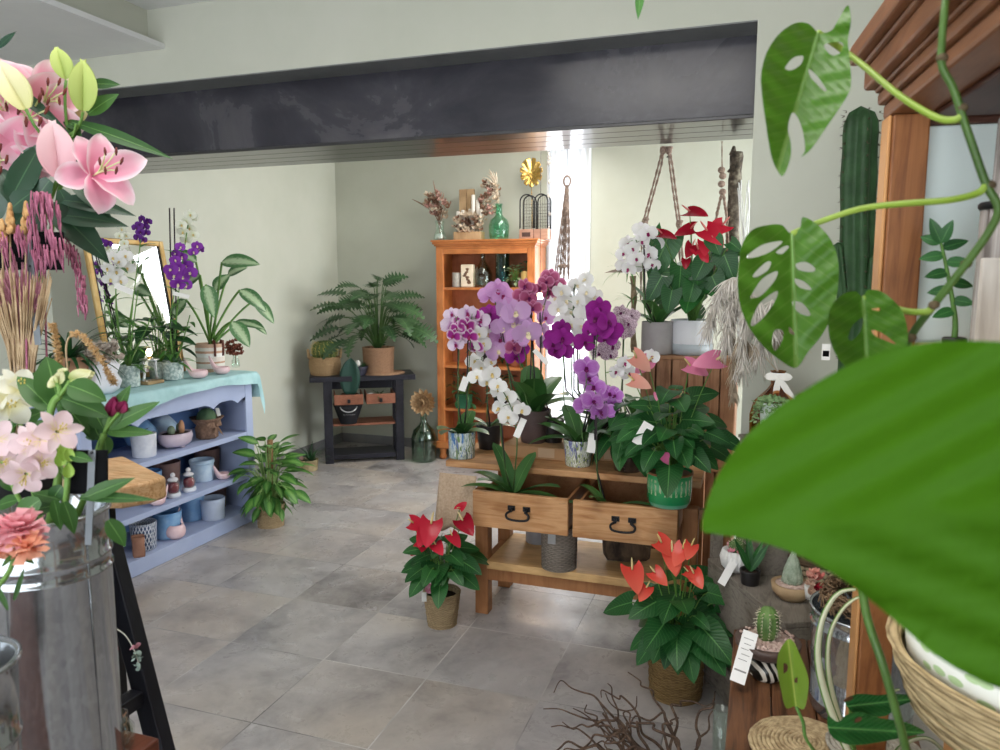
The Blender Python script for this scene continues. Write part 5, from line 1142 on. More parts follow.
mm, nt, b_ = nodes('mirror_glass'); MATS['mirror_glass'] = mm; b_.inputs['Metallic'].default_value = 1; b_.inputs['Roughness'].default_value = .02; b_.inputs['Base Color'].default_value = (.9, .92, .92, 1)
MB().box((.004, .0455, .033), (.012, Wm-.0455, Hm-.033), 0, Mm).build('mirror_glass', mm, t)
# white orchid with tall cane (dendrobium) in speckled pot
P_DEN = petalmat('violet_petal', '7a2a9c', '8d3cae', trans=.2); P_WG = petalmat('greenish_white_petal', 'dfe6c4', 'f0f2e4', trans=.25); P_DPUR = petalmat('deep_purple_petal', '4f1c72', '652a8a', trans=.15)
FL['den'] = (phal_mesh('violet_flower', P_DEN), 'white'); FL['dpur'] = (phal_mesh('deep_purple_flower', P_DPUR), 'dark'); FL['gw'] = (phal_mesh('greenish_flower', P_WG), 'yellow')
def cane(label, c, potm, canes, flw, r=.052, h=.1, tags=()):
    t = thing('dendrobium_orchid', label, 'orchid', c); pot(t, c, r*.96, r, h, potm)
    for path, X, lf in canes:
        pth = smooth_path([c+V((0, 0, h*.8))]+[at(x, y, X=X) for x, y in path], 5); MB().tube(pth, [.006]*(len(pth)//2)+[.003]*(len(pth)-len(pth)//2), 6).build('cane', STEM, t)
        b = MB()
        for i in range(lf):
            q = pth[int((i+1)/(lf+1)*len(pth)*.85)]; a = i*2.6+rnd(-.4, .4); b.blade(q, (math.cos(a), math.sin(a), rnd(.2, .8)), (-math.cos(a)*.4, -math.sin(a)*.4, 1), rnd(.11, .16), .032, 'lance', 7, 4, bend=rnd(.5, 1.1), fold=.2)
        b.build('leaves', L_MID, t)
    for x, y, k, s, X in flw: p = at(x, y, X=X+rnd(-.02, .02)); oflower(t, p, k, px(s, p)/.1)
    for (x, y, X, w_, h_, rr) in tags: tagcard(t, at(x, y, X=X), w_, h_, rot=rr)
    return t
c = tp(129, -3.22)
cane('white orchid with tall leafy canes in the speckled pot before the mirror', c, FROST, [([(128, 345), (133, 300), (139, 255), (142, 225)], -3.24, 9), ([(120, 340), (116, 300), (117, 262), (122, 236)], -3.25, 9), ([(130, 350), (134, 320), (138, 290)], -3.2, 9), ([(122, 350), (110, 315), (104, 290)], -3.24, 8), ([(133, 355), (146, 330), (150, 318)], -3.2, 7)],
 [(x, y, 'dpur', 9, -3.24) for x, y in ((142, 219), (139, 225), (145, 227), (140, 232), (146, 233), (138, 237), (143, 240), (148, 222), (136, 228), (103, 242), (108, 244), (99, 241))]+[(x, y, 'white', 15, -3.23) for x, y in ((112, 258), (120, 262), (108, 268), (116, 272), (125, 256), (110, 279), (120, 281), (127, 268))]+[(x, y, 'gw', 9, -3.24) for x, y in ((122, 229), (126, 236), (119, 236), (124, 243))], tags=[(124, 289, -3.16, .09, .03, -.45)], r=.054, h=.115)
c = tp(173, -3.22)
cane('violet and white dendrobium orchid in the speckled pot beside the mirror frame', c, FROST, [([(174, 345), (178, 300), (182, 265), (188, 225)], -3.22, 10), ([(180, 350), (186, 330), (190, 315)], -3.18, 9), ([(168, 350), (162, 325), (165, 300)], -3.24, 9), ([(172, 350), (170, 320), (174, 295)], -3.2, 9)],
 [(x, y, 'den', 15, -3.2) for x, y in ((178, 268), (186, 266), (174, 276), (182, 277), (190, 273), (178, 284), (185, 285), (171, 270))]+[(x, y, 'den', 11, -3.21) for x, y in ((176, 254), (180, 247), (197, 246), (193, 252), (200, 249), (182, 257), (175, 260))]+[(x, y, 'gw', 12, -3.22) for x, y in ((183, 232), (190, 228), (186, 222), (193, 235), (186, 240), (190, 215), (194, 218), (181, 225))], r=.058, h=.1, tags=[(181, 295, -3.16, .09, .022, -.25)])
for x, X in ((174, -3.24), (169.5, -3.25)): MB().tube([at(x+3, 350, X=X), at(x, 208, X=X)], .004, 6).build('support_stake', STAKE, bpy.data.objects['dendrobium_orchid.001'])
# aglaonema in striped basket pot
sm, nt, b_ = nodes('striped_pot'); s_ = nt.nodes.new('ShaderNodeSeparateXYZ'); nt.links.new(coords(nt), s_.inputs[0])
r_ = ramp(nt, [(0, 'c9a48c'), (.12, 'e8e2da'), (.3, 'c49a80'), (.36, 'e6dcd2'), (.52, 'f0ede8'), (.66, 'c9a087'), (.74, 'e9e2d8'), (.86, 'd2ae96')], 'CONSTANT'); nt.links.new(math_(nt, 'MULTIPLY', s_.outputs[2], 5.6), r_.inputs['Fac']); nt.links.new(r_.outputs['Color'], b_.inputs['Base Color'])
nz = noise(nt, coords(nt), 90, 2); bump(nt, b_, nz.outputs['Fac'], .5, .006); b_.inputs['Roughness'].default_value = .9
c = tp(211, -3.28); t = thing('aglaonema', 'broad leaved silver-green aglaonema in a striped pot with leather straps', 'plant', c); pot(t, c, .085, .088, .175, sm)
for a in (2.6-PI, 3.5-PI-.2): 
    d = V((math.cos(a), math.sin(a), 0)); b = MB(); b.tube([c+d*.089+V((0, 0, .1)), c+d*.093+V((0, 0, .15)), c+d*.09+V((0, 0, .195)), c+d*.078+V((0, 0, .2)), c+d*.074+V((0, 0, .17))], .008, 6); b.build('strap', mat('brown_leather', '5a2f24', '6e3c2e', rough=.5), t)
b = MB()
for x, y, dx, dy, L, W, br, X in ((222, 262, .95, .15, .24, .13, .5, -3.2), (206, 285, .1, -1, .2, .1, .3, -3.1), (196, 262, -.5, .35, .17, .09, 1.2, -3.3), (200, 275, -.9, -.3, .15, .085, .8, -3.25), (240, 290, .8, -.5, .22, .11, .7, -3.15), (255, 300, .6, -.7, .2, .09, .6, -3.15), (235, 322, .9, .0, .2, .07, .6, -3.2), (232, 322, .5, -.75, .19, .11, .5, -3.08), (250, 320, .7, -.55, .15, .06, .5, -3.2), (215, 290, .3, .9, .15, .09, 1.2, -3.35), (186, 300, -.8, -.5, .16, .09, .7, -3.2), (228, 275, .6, .6, .14, .08, .8, -3.35)):
    p = at(x, y, X=X); d = rt*dx+V((0, 0, 1))*dy+V((.25, -.1, 0)); st = c+V((rnd(-.02, .02), rnd(-.02, .02), .15)); b.tube(bez(st, st*.45+p*.55+V((0, 0, .06)), p, 7), .007, 6, 1)
    b.blade(p, d, tocam(p)*.7+V((0, 0, .7)), L, W, 'ovate', 10, 4, bend=br, fold=.12)
b.build('foliage', [L_VARI, STEM], t)
birddish('left one of the two pink ceramic bird dishes in front of the striped pot', tp(201, -3.12)+V((0, -.02, 0)), 1.25, -2.6); birddish('right one of the two pink ceramic bird dishes in front of the striped pot', tp(222, -3.12), 1.15, -2.6)
c = tp(236, -3.26); t = thing('bud_vase', 'little glass vase of dried brown hydrangea at the far end of the blue unit', 'vase', c); bottle(t, c, [(.022, 0), (.026, .006), (.026, .045), (.016, .06), (.018, .08), (.014, .08), (.012, .06), (.022, .045), (.022, .01)], MATS['clear_glass'])
b = MB(); florets(b, c+V((0, 0, .13)), 60, (.045, .06, .05), .022); b.build('dried_flowers', mat('rust_flower', '7a4436', 'a86a58', rough=.9, scale=40), t); MB().tube([c+V((0, 0, .02)), c+V((0, 0, .12))], .003, 5).build('stem', DRYT, t)
c = tp(150, -3.2); t = thing('candle_stand', 'low silver candle stand with curved legs and a wooden base before the mirror', 'stand', c); MB().box(c+V((-.04, -.06, 0)), c+V((.04, .06, .018))).build('base', wood('stand_wood', '8f7450', 'b0946c', axis=1), t, bevel=.003)
for s in (-1, 1): MB().tube(bez(c+V((0, s*.05, .018)), c+V((0, s*.035, .07)), c+V((0, s*.045, .13)), 6), .008, 7).build('leg', MATS['silver'], t)
MB().lathe([(.0, .0), (.05, .0), (.052, .008), (0, .009)], c+V((0, 0, .131)), 20).build('tray', MATS['silver'], t)
p = c+V((.0, 0, .175)); MB().ell(p, (.016, .016, .022), 12).build('bulb', MATS['bulb_glow'], t, label='added glowing bulb imitating a lamp reflection in the mirror'); MB().lathe([(.012, 0), (.012, .014), (.0, .015)], c+V((0, 0, .1405)), 10).build('socket', GOLD, t)  # bulb and socket are added; the glow stands in for a mirrored lamp
# white ruffled vase with dried flowers, palm and tan pot at the near end
c = tp(101, -3.16); t = thing('ruffled_vase', 'white ruffled ceramic vase with dried cream flowers on the near end of the blue unit', 'vase', c); MB().lathe([(.05, 0), (.075, .02), (.09, .06), (.07, .1), (.082, .14), (.06, .17), (.05, .165), (0, .1)], c, 40, lobes=7, la=.09, wob=.05).build('vase_body', mat('bright_white_ceramic', 'd9dae2', 'eeeef4', rough=.5), t)
b = MB(); florets(b, c+V((0, 0, .2)), 60, (.07, .09, .045), .036, 0); b.build('dried_flowers', mat('cream_hydrangea', 'b8a898', 'dccfc4', rough=.9, scale=40), t)
c = tp(70, -3.2); t = thing('palm', 'strappy dark green palm in a tan clay pot near the gilt mirror', 'plant', c); pot(t, c, .07, .085, .2, mat('tan_clay', '9a7258', 'b38a6e', rough=.8)); blades(t, c+V((0, 0, .19)), [(i*2.4, rnd(.1, 1.4), rnd(.24, .36), .03, rnd(1.0, 1.9)) for i in range(46)], L_DARK, 'leaves', 'grass', 9, .2)
# plant behind the dendrobium: dark broad leaves
c = tp(159, -3.33); t = thing('pot_plant', 'dark broad-leaved pot plant between the mirror and the violet dendrobium', 'plant', c); pot(t, c, .05, .058, .1, FROST); foliage(t, c+V((0, 0, .09)), 16, .13, .26, .16, .085, 'ovate', L_DARK, STEM, el=(0, 1.3), droop=.5, face=.9)
# ---------------------------------------------------------------- left foreground
ZINC_ = bpy.data.materials.new('galvanised_zinc'); ZINC_.use_nodes = True; nt = ZINC_.node_tree; b_ = nt.nodes['Principled BSDF']
vo = nt.nodes.new('ShaderNodeTexVoronoi'); nt.links.new(coords(nt, (1, 1, .5)), vo.inputs['Vector']); vo.inputs['Scale'].default_value = 170; vo.feature = 'F1'
nz = noise(nt, coords(nt), 14, 5, .7); f = math_(nt, 'ADD', math_(nt, 'MULTIPLY', vo.outputs['Color'], .4), math_(nt, 'MULTIPLY', nz.outputs['Fac'], .6))
r_ = ramp(nt, [(.2, '9a9ea2'), (.55, 'aaaeb2'), (.85, 'bcc0c3')]); nt.links.new(f, r_.inputs['Fac']); nt.links.new(r_.outputs['Color'], b_.inputs['Base Color'])
rr = ramp(nt, [(.3, (.3,)*3), (.7, (.42,)*3)]); nt.links.new(f, rr.inputs['Fac']); nt.links.new(rr.outputs['Color'], b_.inputs['Roughness']); b_.inputs['Metallic'].default_value = .8
def zbucket(root, c, r0, r1, h, rings=(.75, .79), wire=.004):
    p = [(r0, 0), (r0+.002, .004)]
    for q in rings: r = r0+(r1-r0)*q; p += [(r, h*q-.004), (r+.0025, h*q-.0015), (r+.0025, h*q+.0015), (r, h*q+.004)]
    p += [(r1, h-.004), (r1+wire, h-.001), (r1+wire, h+.004), (r1-.001, h+.005), (r1-.004, h), (r1-.004, h*.5), (r0-.003, .01), (0, .01)]
    MB().lathe([(0, 0)]+p, c, 64).build('bucket_body', ZINC_, root)
def Dp(x, y, d): return at(x, y, D=d)
# black step ladder shelf
LADB = wood('black_ladder_wood', '16171c', '22232a', axis=2, rough=.35)
q0 = Dp(112, 560, 1.5); q1 = Dp(152, 748, 1.5); sl = (q1-q0)/(q0.z-q1.z); bot = q1+sl*q1.z; topp = q0-sl*(1.04-q0.z)
bot.y = topp.y = 1.11
t = thing('step_ladder', 'black wooden A-frame step ladder behind the zinc bucket', 'ladder', (bot.x-.45, .8, 0)); xm = topp.x-.05
def leg(x0, z0, x1, z1, y, w=.045, d=.03):
    dv = (V((x1, y, z1))-V((x0, y, z0))).normalized(); sx = V((dv.z, 0, -dv.x)); M4 = Matrix((sx, (0, 1, 0), dv)).transposed().to_4x4(); M4.translation = (x0, y, z0); L = (V((x1, y, z1))-V((x0, y, z0))).length
    MB().box((-w/2, -d/2, 0), (w/2, d/2, L), 0, M4).build('leg', LADB, t, bevel=.003)
for y in (1.11, .34): leg(bot.x, 0, topp.x, 1.04, y); leg(2*xm-bot.x, 0, 2*xm-topp.x, 1.04, y)
for z in (.32, .735):
    for s in (0, 1): x = bot.x+(topp.x-bot.x)*z/1.04; x = 2*xm-x if s else x; MB().box((x-.02, .356, z-.03), (x+.012, 1.094, z)).build('rung', LADB, t, bevel=.002)
# reddish stool carrying the buckets
RDW = wood('reddish_wood', '5a2c1e', '74402c', axis=1, rough=.45)
zs = .8; s1 = on(155, 738, zs)
t = thing('crate_stand', 'reddish brown wooden crate stand under the zinc bucket', 'stand', (-1.0, .72, 0))
MB().box((-1.14, .42, zs-.03), (-.905, .905, zs)).build('top_board', RDW, t, bevel=.004)
for x in (-1.11, -.945):
    for y in (.45, .86): MB().box((x-.02, y-.02, 0), (x+.02, y+.02, zs-.031)).build('leg', RDW, t)
c = V((-.988, .79, zs+.0005)); RB_ = .082; HB = .408
cB = Dp(44, 512, 1.1); c = V((cB.x, cB.y, zs+.0005)); HB = cB.z-zs
t = thing('zinc_bucket', 'tall galvanised zinc flower bucket in the left foreground holding cut alstroemeria', 'bucket', c); zbucket(t, c, RB_, .0845, HB, (.79, .845))
b = MB(); a_s = math.atan2(-c.y, -c.x)+.62
for i in range(2): b.tube([c+V((.0825*math.cos(a_s), .0825*math.sin(a_s), .01)), c+V((.085*math.cos(a_s), .085*math.sin(a_s), HB-.01))], .0015, 4)
b.build('seam', ZINC_, t); MB().lathe([(.079, HB*.6), (0, HB*.6+.001)], c, 32).build('water', mat('dark_water', '1a221c', '24302a', rough=.05), t)
MOUTH = c+V((0, 0, HB)); 
c2 = Dp(-52, 668, .86); c2b = V((c2.x, c2.y, zs+.0005)); t = thing('zinc_pail', 'smaller zinc pail cut off by the left picture edge', 'bucket', c2b); zbucket(t, c2b, .055, .068, c2.z-zs, (.7,))
c = on(129, 742, zs); c = V((-.985, .885, zs+.0005)); c = on(124, 741, zs); c.z += .0005; c.x = max(c.x, -1.28); c.y = min(c.y, .86)
t = thing('glass_jar', 'small clear glass jar with a coil of wire standing beside the zinc bucket', 'jar', c); bottle(t, c, [(.026, 0), (.03, .006), (.031, .03), (.022, .045), (.023, .055), (.02, .055), (.019, .045), (.028, .03), (.027, .01)], MATS['clear_glass']); MB().tube([c+V((.02*math.cos(i*.5), .02*math.sin(i*.5), .01+i*.0012)) for i in range(40)], .0012, 4).build('wire_coil', DRYT, t)
# sprig hanging beside the ladder
p = Dp(113, 628, 1.42); t = thing('dried_sprig', 'thin dried sprig with tiny pale leaves hanging over the black ladder leg', 'sprig', p)
pth = [Dp(x, y, 1.42) for x, y in ((104, 622), (113, 627), (124, 634), (131, 644), (136, 655), (140, 668))]; MB().tube(smooth_path(pth, 3), .0012, 5).build('stem', mat('pale_stem_dry', 'b8b8a8', 'd0cfc4'), t); b = MB()
for i in range(26): b.blade(jit(Dp(134+i*.22, 644+i*.95, 1.42), .003), jit((0, 0, 0), 1), jit((0, 0, 1), 1), .01, .008, 'round', 3, 2, mi=int(i < 6))
b.build('leaves', [mat('pale_sage', '8aa096', 'a6b8ae', rough=.7), mat('pinkish_bud', 'a86a78', 'c08a94')], t)
# plank between bucket and blue unit
a = Dp(98, 512, 1.9); t_ = [Dp(105, 470, 1.95), Dp(152, 480, 1.75), Dp(168, 500, 1.7), Dp(112, 512, 1.8)]
M5 = facing(Dp(122, 490, 1.8), (0, 0, 1)); cpl = Dp(122, 484, 1.75)
OAK = wood('striped_plank', 'd2a270', 'e8c294', axis=0, rough=.5, scale=3.2, c3='b47e50')
ang = math.atan2((Dp(166, 488, 1.6)-Dp(105, 480, 1.9)).y, (Dp(166, 488, 1.6)-Dp(105, 480, 1.9)).x)
Mpl = Matrix.Translation(cpl+V((0, 0, -.03))) @ Matrix.Rotation(ang, 4, 'Z')
o = MB().prism([(-.2, -.07), (.07, -.07), (.105, -.035), (.11, .02), (.085, .07), (-.2, .07)], .052, Mpl).build('wooden_block', OAK, o=cpl+V((0, 0, -.03)), bevel=.008, seg=3); tag(o, 'thick striped light wood slab sticking out between the bucket and the blue unit', 'wood slab')
pl = cpl+V((-.12*math.cos(ang), -.12*math.sin(ang), -.0305)); t = thing('black_stand', 'slim black plant stand hidden behind the bucket under the striped slab', 'stand', (pl.x, pl.y, 0))
MB().box((pl.x-.012, pl.y-.012, .02), (pl.x+.012, pl.y+.012, pl.z-.012)).build('pole', IRON, t); MB().lathe([(0, 0), (.1, 0), (.1, .012), (0, .02)], (pl.x, pl.y, 0), 24).build('base', IRON, t); MB().box((pl.x-.05, pl.y-.05, pl.z-.0115), (pl.x+.05, pl.y+.05, pl.z-.0005)).build('plate', IRON, t)
c = on(112, 582, 0); c = V((at(112, 575, Y=2.55).x, 2.5, 0)); t = thing('wicker_basket', 'brown wicker basket with dry twigs on the floor before the blue unit', 'basket', c); basket(t, c, .07, .09, .16, weave('brown_wicker', '4f4034', '8a725c', 90, 120), 12, .02)
b = MB()
for i in range(14): b.tube(bez(c+V((rnd(-.04, .04), rnd(-.04, .04), .13)), c+V((rnd(-.06, .06), rnd(-.06, .06), .22)), c+V((rnd(-.09, .09), rnd(-.09, .09), rnd(.22, .3))), 4), .002, 4)
b.build('twigs', mat('pale_twig', '8f7c68', 'b3a08a', rough=.9), t)
# ---- black price boards on flat grey stakes
BOARD = mat('black_board', '0a0b0d', '101114', rough=.8, spec=.1); STRIP = mat('grey_metal_strip', '72787e', '8a9096', rough=.7, metal=.2)
def board(label, x0, y0, x1, y1, sx0, sx1, ybot, d, base):
    ctr = Dp((x0+x1)/2, (y0+y1)/2, d); n = -fw; M6 = facing(ctr, n, (0, 0, 1)); w_ = (x1-x0)*d/F; h_ = (y1-y0)*d/F
    t = thing('price_board', label, 'sign', base); MB().box((-w_/2, -h_/2, -.0015), (w_/2, h_/2, .0015), 0, M6).build('board', BOARD, t, bevel=.001)
    a = Dp(sx0, y0, d-.004); b2 = Dp(sx1, ybot, d-.004); sdir = rt*(3.6*d/F); vs = [a-sdir, a+sdir, b2+sdir*.9, b2-sdir*.9]; vs += [v_+fw*.0015 for v_ in vs]
    MB().add(vs, [(0, 1, 2, 3), (7, 6, 5, 4), (0, 4, 5, 1), (1, 5, 6, 2), (2, 6, 7, 3), (3, 7, 4, 0)], 0, smooth=False).build('stake', STRIP, t)
    k = MB()
    for q in (.06, .9): p = a.lerp(b2, q*(y1-y0)/(ybot-y0)); k.ell(p-fw*.001, .0022, 8)
    k.build('rivet', mat('rivet_dark', '3a3d42'), t); return t
board('black price board on a grey stake stuck in the zinc bucket', 70, 450, 108, 494, 92, 88, 545, 1.035, MOUTH)
# ---- cut flowers
L_AL = leafmat('alstroemeria_leaf', '2a5426', '4c7836', '7aa65c', rough=.45, veins=0, trans=.2); L_LILY = leafmat('lily_leaf', '1c3a2c', '34553c', '4f7450', rough=.35, veins=0, trans=.1)
STEMA = mat('alstro_stem', '6f9a48', '8ab45c', rough=.5, trans=.1)
P_ALP = petalmat('pale_pink_alstro', 'ecd2d4', 'f0d6dc', trans=.3, rough=.5); P_ALW = petalmat('cream_alstro', 'efe7a8', 'f4f2e2', trans=.3, p=.55); P_ALS = petalmat('streaked_pink_alstro', 'e6d890', 'efd8dc', spots=None, trans=.3, p=.5); P_CAR = petalmat('carnation_pink', 'e8909e', 'f4b8c0', trans=.3); P_CARO = petalmat('carnation_orange', 'e8906c', 'f2b094', trans=.3)
ANTH_Y = mat('yellow_anther', 'c8b050', 'dcc870')
def trumpet(t, p, n, s, pm, pm2, name='flower', wide=1.0):
    b = MB(); n = V(n).normalized(); x = n.cross(V((.1, .2, 1))).normalized(); y = n.cross(x)
    for i in range(6):
        a = i*PI/3+.2; d = (x*math.cos(a)+y*math.sin(a))*wide+n*.55; b.blade(p+(x*math.cos(a)+y*math.sin(a))*s*.04, d, n*.8-(x*math.cos(a)+y*math.sin(a))*.6, s*(.56 if i % 2 else .52), s*(.42 if i % 2 == 0 else .26), 'petal', 7, 4, bend=.55, cup=.1, wave=.02, mi=int(i % 2), fold=.06)
    f = b.build(name, [pm, pm2], t); st = MB()
    for i in range(5): a = i*1.25; e = p+n*s*.42+(x*math.cos(a)+y*math.sin(a))*s*.07; st.tube(bez(p, p+n*s*.25, e, 3), s*.008, 4); st.ell(e, (s*.02, s*.02, s*.03), 6)
    st.build('stamen', ANTH_Y, f); return f
def stem_thing(name, label, cat, path, d, r=.0032, m=None, group=None, base=None):
    pts = [Dp(x, y, d) for x, y in path]; base = base or MOUTH+V((rnd(-.03, .03), rnd(-.03, .03), -.1)); t = thing(name, label, cat, base, group)
    MB().tube(smooth_path([base]+pts, 5), r, 6).build('stem', m or STEMA, t); return t
def leafpx(b, x, y, x2, y2, wpx, d, bend=.4, face=None, prof='lance', mi=0, dz=.0):
    p = Dp(x, y, d); e = Dp(x2, y2, d+dz); L = (e-p).length; b.blade(p, e-p, (face if face is not None else tocam(p)+V((rnd(-.4, .4), 0, .5))), L*1.05, wpx*d/F, prof, 10, 4, bend=bend, fold=.14)
t = stem_thing('alstroemeria', 'pale pink alstroemeria with open flowers over the zinc bucket', 'flower', [(66, 490), (62, 470), (48, 452)], 1.05)
for x, y, s, nx, nz in ((33, 446, 50, -.3, .2), (57, 432, 52, .6, .5), (26, 474, 48, -.2, -.5), (42, 462, 44, .2, -.1), (40, 440, 46, 0, .5)): p = Dp(x, y, 1.02+rnd(-.015, .02)); trumpet(t, p, tocam(p)+rt*nx+V((0, 0, nz)), px(s, p)*.82, P_ALP, P_ALS)
b = MB()
for i in range(5): b.tube(bez(Dp(62, 472, 1.05), Dp(52, 465, 1.04), Dp(30+i*7, 455-i*3, 1.04), 4), .002, 5, 1)
for a_ in ((62, 486, 47, 505, 16), (60, 500, 30, 490, 14), (64, 480, 78, 470, 12), (58, 505, 20, 510, 18)): leafpx(b, *a_, 1.04)
b.build('leaves', [L_AL, STEMA], t)
t = stem_thing('alstroemeria', 'pale pink alstroemeria cut off by the left picture edge', 'flower', [(20, 500), (8, 470), (-2, 455)], 1.06)
for x, y, s, nx, nz in ((-3, 440, 48, -.3, .3), (2, 462, 46, .4, 0)): p = Dp(x, y, 1.04); trumpet(t, p, tocam(p)+rt*nx+V((0, 0, nz)), px(s, p)*.82, P_ALP, P_ALS)
b = MB()
for a_ in ((15, 490, 0, 470, 16), (18, 500, -10, 505, 16), (12, 470, 22, 440, 14)): leafpx(b, *a_, 1.06)
b.build('leaves', [L_AL], t)
t = stem_thing('alstroemeria', 'cream white alstroemeria with a yellow throat at the left edge', 'flower', [(30, 480), (22, 430), (14, 410)], 1.12)
for x, y, s, nx, nz in ((10, 402, 56, .1, -.1), (18, 388, 46, .4, .6), (-4, 394, 46, -.4, .4)): p = Dp(x, y, 1.1); trumpet(t, p, tocam(p)+rt*nx+V((0, 0, nz)), px(s, p)*.85, P_ALW, P_ALW)
b = MB()
for a_ in ((24, 420, 42, 410, 16), (22, 400, 2, 372, 20), (26, 430, 60, 425, 18), (20, 420, -10, 425, 18), (24, 395, 34, 372, 16), (30, 440, 60, 450, 16)): leafpx(b, *a_, 1.12)
b.build('leaves', [L_AL], t)
t = stem_thing('alstroemeria', 'alstroemeria with pale yellow buds on a curved pale stem', 'flower', [(58, 480), (50, 440), (49, 418), (54, 402), (60, 396)], 1.08, .0055)
b = MB(); d = 1.08
for x, y, x2, y2, w_ in ((70, 380, 94, 373, 17), (58, 384, 50, 379, 15), (57, 384, 62, 370, 10), (63, 372, 62, 368, 9)):
    p = Dp(x, y, d); e = Dp(x2, y2, d); 
    for k in range(3): a = k*2.1; b.blade(p, e-p, tocam(p)*math.cos(a)+V((0, 0, 1))*math.sin(a), (e-p).length, w_*d/F, 'bud', 7, 4, bend=.25, cup=.25)
b.build('buds', petalmat('pale_yellow_bud', 'b4c470', 'ecebc0', trans=.25), t); b = MB()
for a_ in ((58, 402, 48, 357, 36, 1.09, .25), (52, 410, 18, 372, 26), (62, 398, 106, 412, 24), (68, 385, 104, 396, 26, 1.06, .5), (60, 400, 90, 430, 22), (52, 425, 20, 440, 20), (55, 420, 70, 440, 16)): leafpx(b, *(a_[:5]), d=a_[5] if len(a_) > 5 else d, bend=a_[6] if len(a_) > 6 else .4, prof='ovate')
for q in ((70, 381), (58, 385), (57, 383)): b.tube(bez(Dp(56, 400, d), Dp(62, 394, d), Dp(*q, d), 5), .003, 5, 1)
b.build('leaves', [L_AL, STEMA], t)
t = stem_thing('alstroemeria', 'alstroemeria with dark crimson buds and spreading leaves', 'flower', [(92, 480), (97, 455), (104, 434)], 1.1, .0048)
b = MB(); d = 1.1
for x, y, x2, y2, w_ in ((110, 416, 115, 396, 12), (119, 412, 126, 401, 12)):
    p = Dp(x, y, d); e = Dp(x2, y2, d)
    for k in range(3): a = k*2.1; b.blade(p, e-p, tocam(p)*math.cos(a)+rt*math.sin(a), (e-p).length, w_*d/F, 'bud', 7, 4, bend=.2, cup=.3)
b.build('buds', petalmat('crimson_bud', '5a1f2c', '8a2450', trans=.15), t); b = MB()
for q in ((110, 417), (119, 413)): b.tube(bez(Dp(104, 434, d), Dp(108, 425, d), Dp(*q, d), 4), .003, 5, 1)
for a_ in ((106, 428, 155, 402, 17, .2), (104, 430, 82, 388, 22, .3), (104, 436, 110, 460, 14, 1.2), (106, 430, 126, 386, 18, .3), (106, 432, 150, 430, 13, .3), (103, 434, 84, 436, 12, .3), (100, 440, 88, 410, 22, .3)): leafpx(b, *(a_[:5]), d=d, bend=a_[5], prof='ovate')
b.build('leaves', [L_AL, STEMA], t)
t = stem_thing('alstroemeria', 'leafy alstroemeria with green buds hanging over the bucket rim', 'flower', [(66, 500), (68, 470), (68, 452)], 1.03, .004)
b = MB(); d = 1.02
for a_ in ((64, 502, 77, 534, 15, .6), (54, 500, 62, 530, 13, .4), (80, 497, 152, 498, 12, .1), (84, 498, 130, 478, 16, .2), (70, 455, 92, 460, 12, .2), (40, 500, 10, 520, 22, .4), (108, 520, 126, 545, 18, .3)): leafpx(b, *(a_[:5]), d=d, bend=a_[5])
for i in range(9): q = Dp(66+rnd(-10, 8), 456+rnd(-10, 22), d); b.blade(q, V((rnd(-.4, .4), 0, 1)), tocam(q), .02, .013, 'bud', 5, 4, cup=.3, mi=1)
b.build('leaves', [L_AL, mat('lime_bud', '9cc050', 'b8d470', rough=.5, trans=.2)], t)
cp = Dp(20, 527, .9); t = thing('carnation', 'frilly pink carnation with an orange lower bloom at the left edge', 'flower', V((c2.x, c2.y, zs+.02))); MB().tube(smooth_path([V((c2.x, c2.y, zs+.03)), Dp(-20, 640, .88), Dp(10, 570, .9), Dp(17, 548, .9)], 5), .003, 6).build('stem', STEMA, t)
def frill(p, s, m, n, nm):
    b = MB()
    for k in range(n):
        f = k/n; a = k*2.4; e = 1.45-1.75*f; x = rt; z = V((0, 0, 1)); y = -fw; d = (x*math.cos(a)+y*math.sin(a)*.9)*math.cos(e)+z*math.sin(e); b.blade(p, d, (z*math.cos(e)-(x*math.cos(a)+y*math.sin(a))*math.sin(e)), s*rnd(.85, 1.05), s*.75, lambda q: .25+.75*q**.8, 7, 8, bend=.5+.4*f, wave=.09, wk=1.2)
    b.build(nm, m, t)
frill(Dp(20, 533, .9), .031, P_CAR, 44, 'flower'); frill(Dp(28, 549, .88), .022, P_CARO, 20, 'lower_flower'); frill(Dp(2, 553, .89), .019, P_CARO, 16, 'lower_flower')
b = MB()
for a_ in ((16, 552, 34, 562, 8), (14, 556, -2, 566, 8), (14, 600, 24, 570, 5), (8, 610, -6, 580, 5)): leafpx(b, *a_, .885)
b.build('leaves', [L_AL], t)
# ---- tall vase behind with lilies, grasses, amaranth
bl = Dp(20, 470, 1.36); vb = V((bl.x-.02, bl.y+.0, 0)); 
t = thing('flower_vase', 'tall black flower vase behind the zinc bucket holding lilies and dried grasses', 'vase', vb); MB().lathe([(0, 0), (.085, 0), (.09, .01), (.105, 1.26), (.109, 1.27), (.1, 1.27), (.085, .4), (0, .4)], vb, 36).build('vase_body', mat('black_vase', '17181a', '202124', rough=.4), t)
VM = vb+V((0, 0, 1.25))
P_LIL = petalmat('lily_pink', 'e884a8', 'f4b4c8', edge='f8dfe6', trans=.3, p=.7); P_LILB = petalmat('lily_pale_bud', 'e8b8c0', 'f0d4d8', trans=.3, p=1); P_GB = petalmat('lily_green_bud', 'a9bc68', 'c4d27e', trans=.2, p=1); P_CB = petalmat('lily_cream_bud', 'd8d89a', 'efe8cc', trans=.25, p=1)
ANTHER = mat('rust_anther', '5c2420', '7a342c', rough=.7)
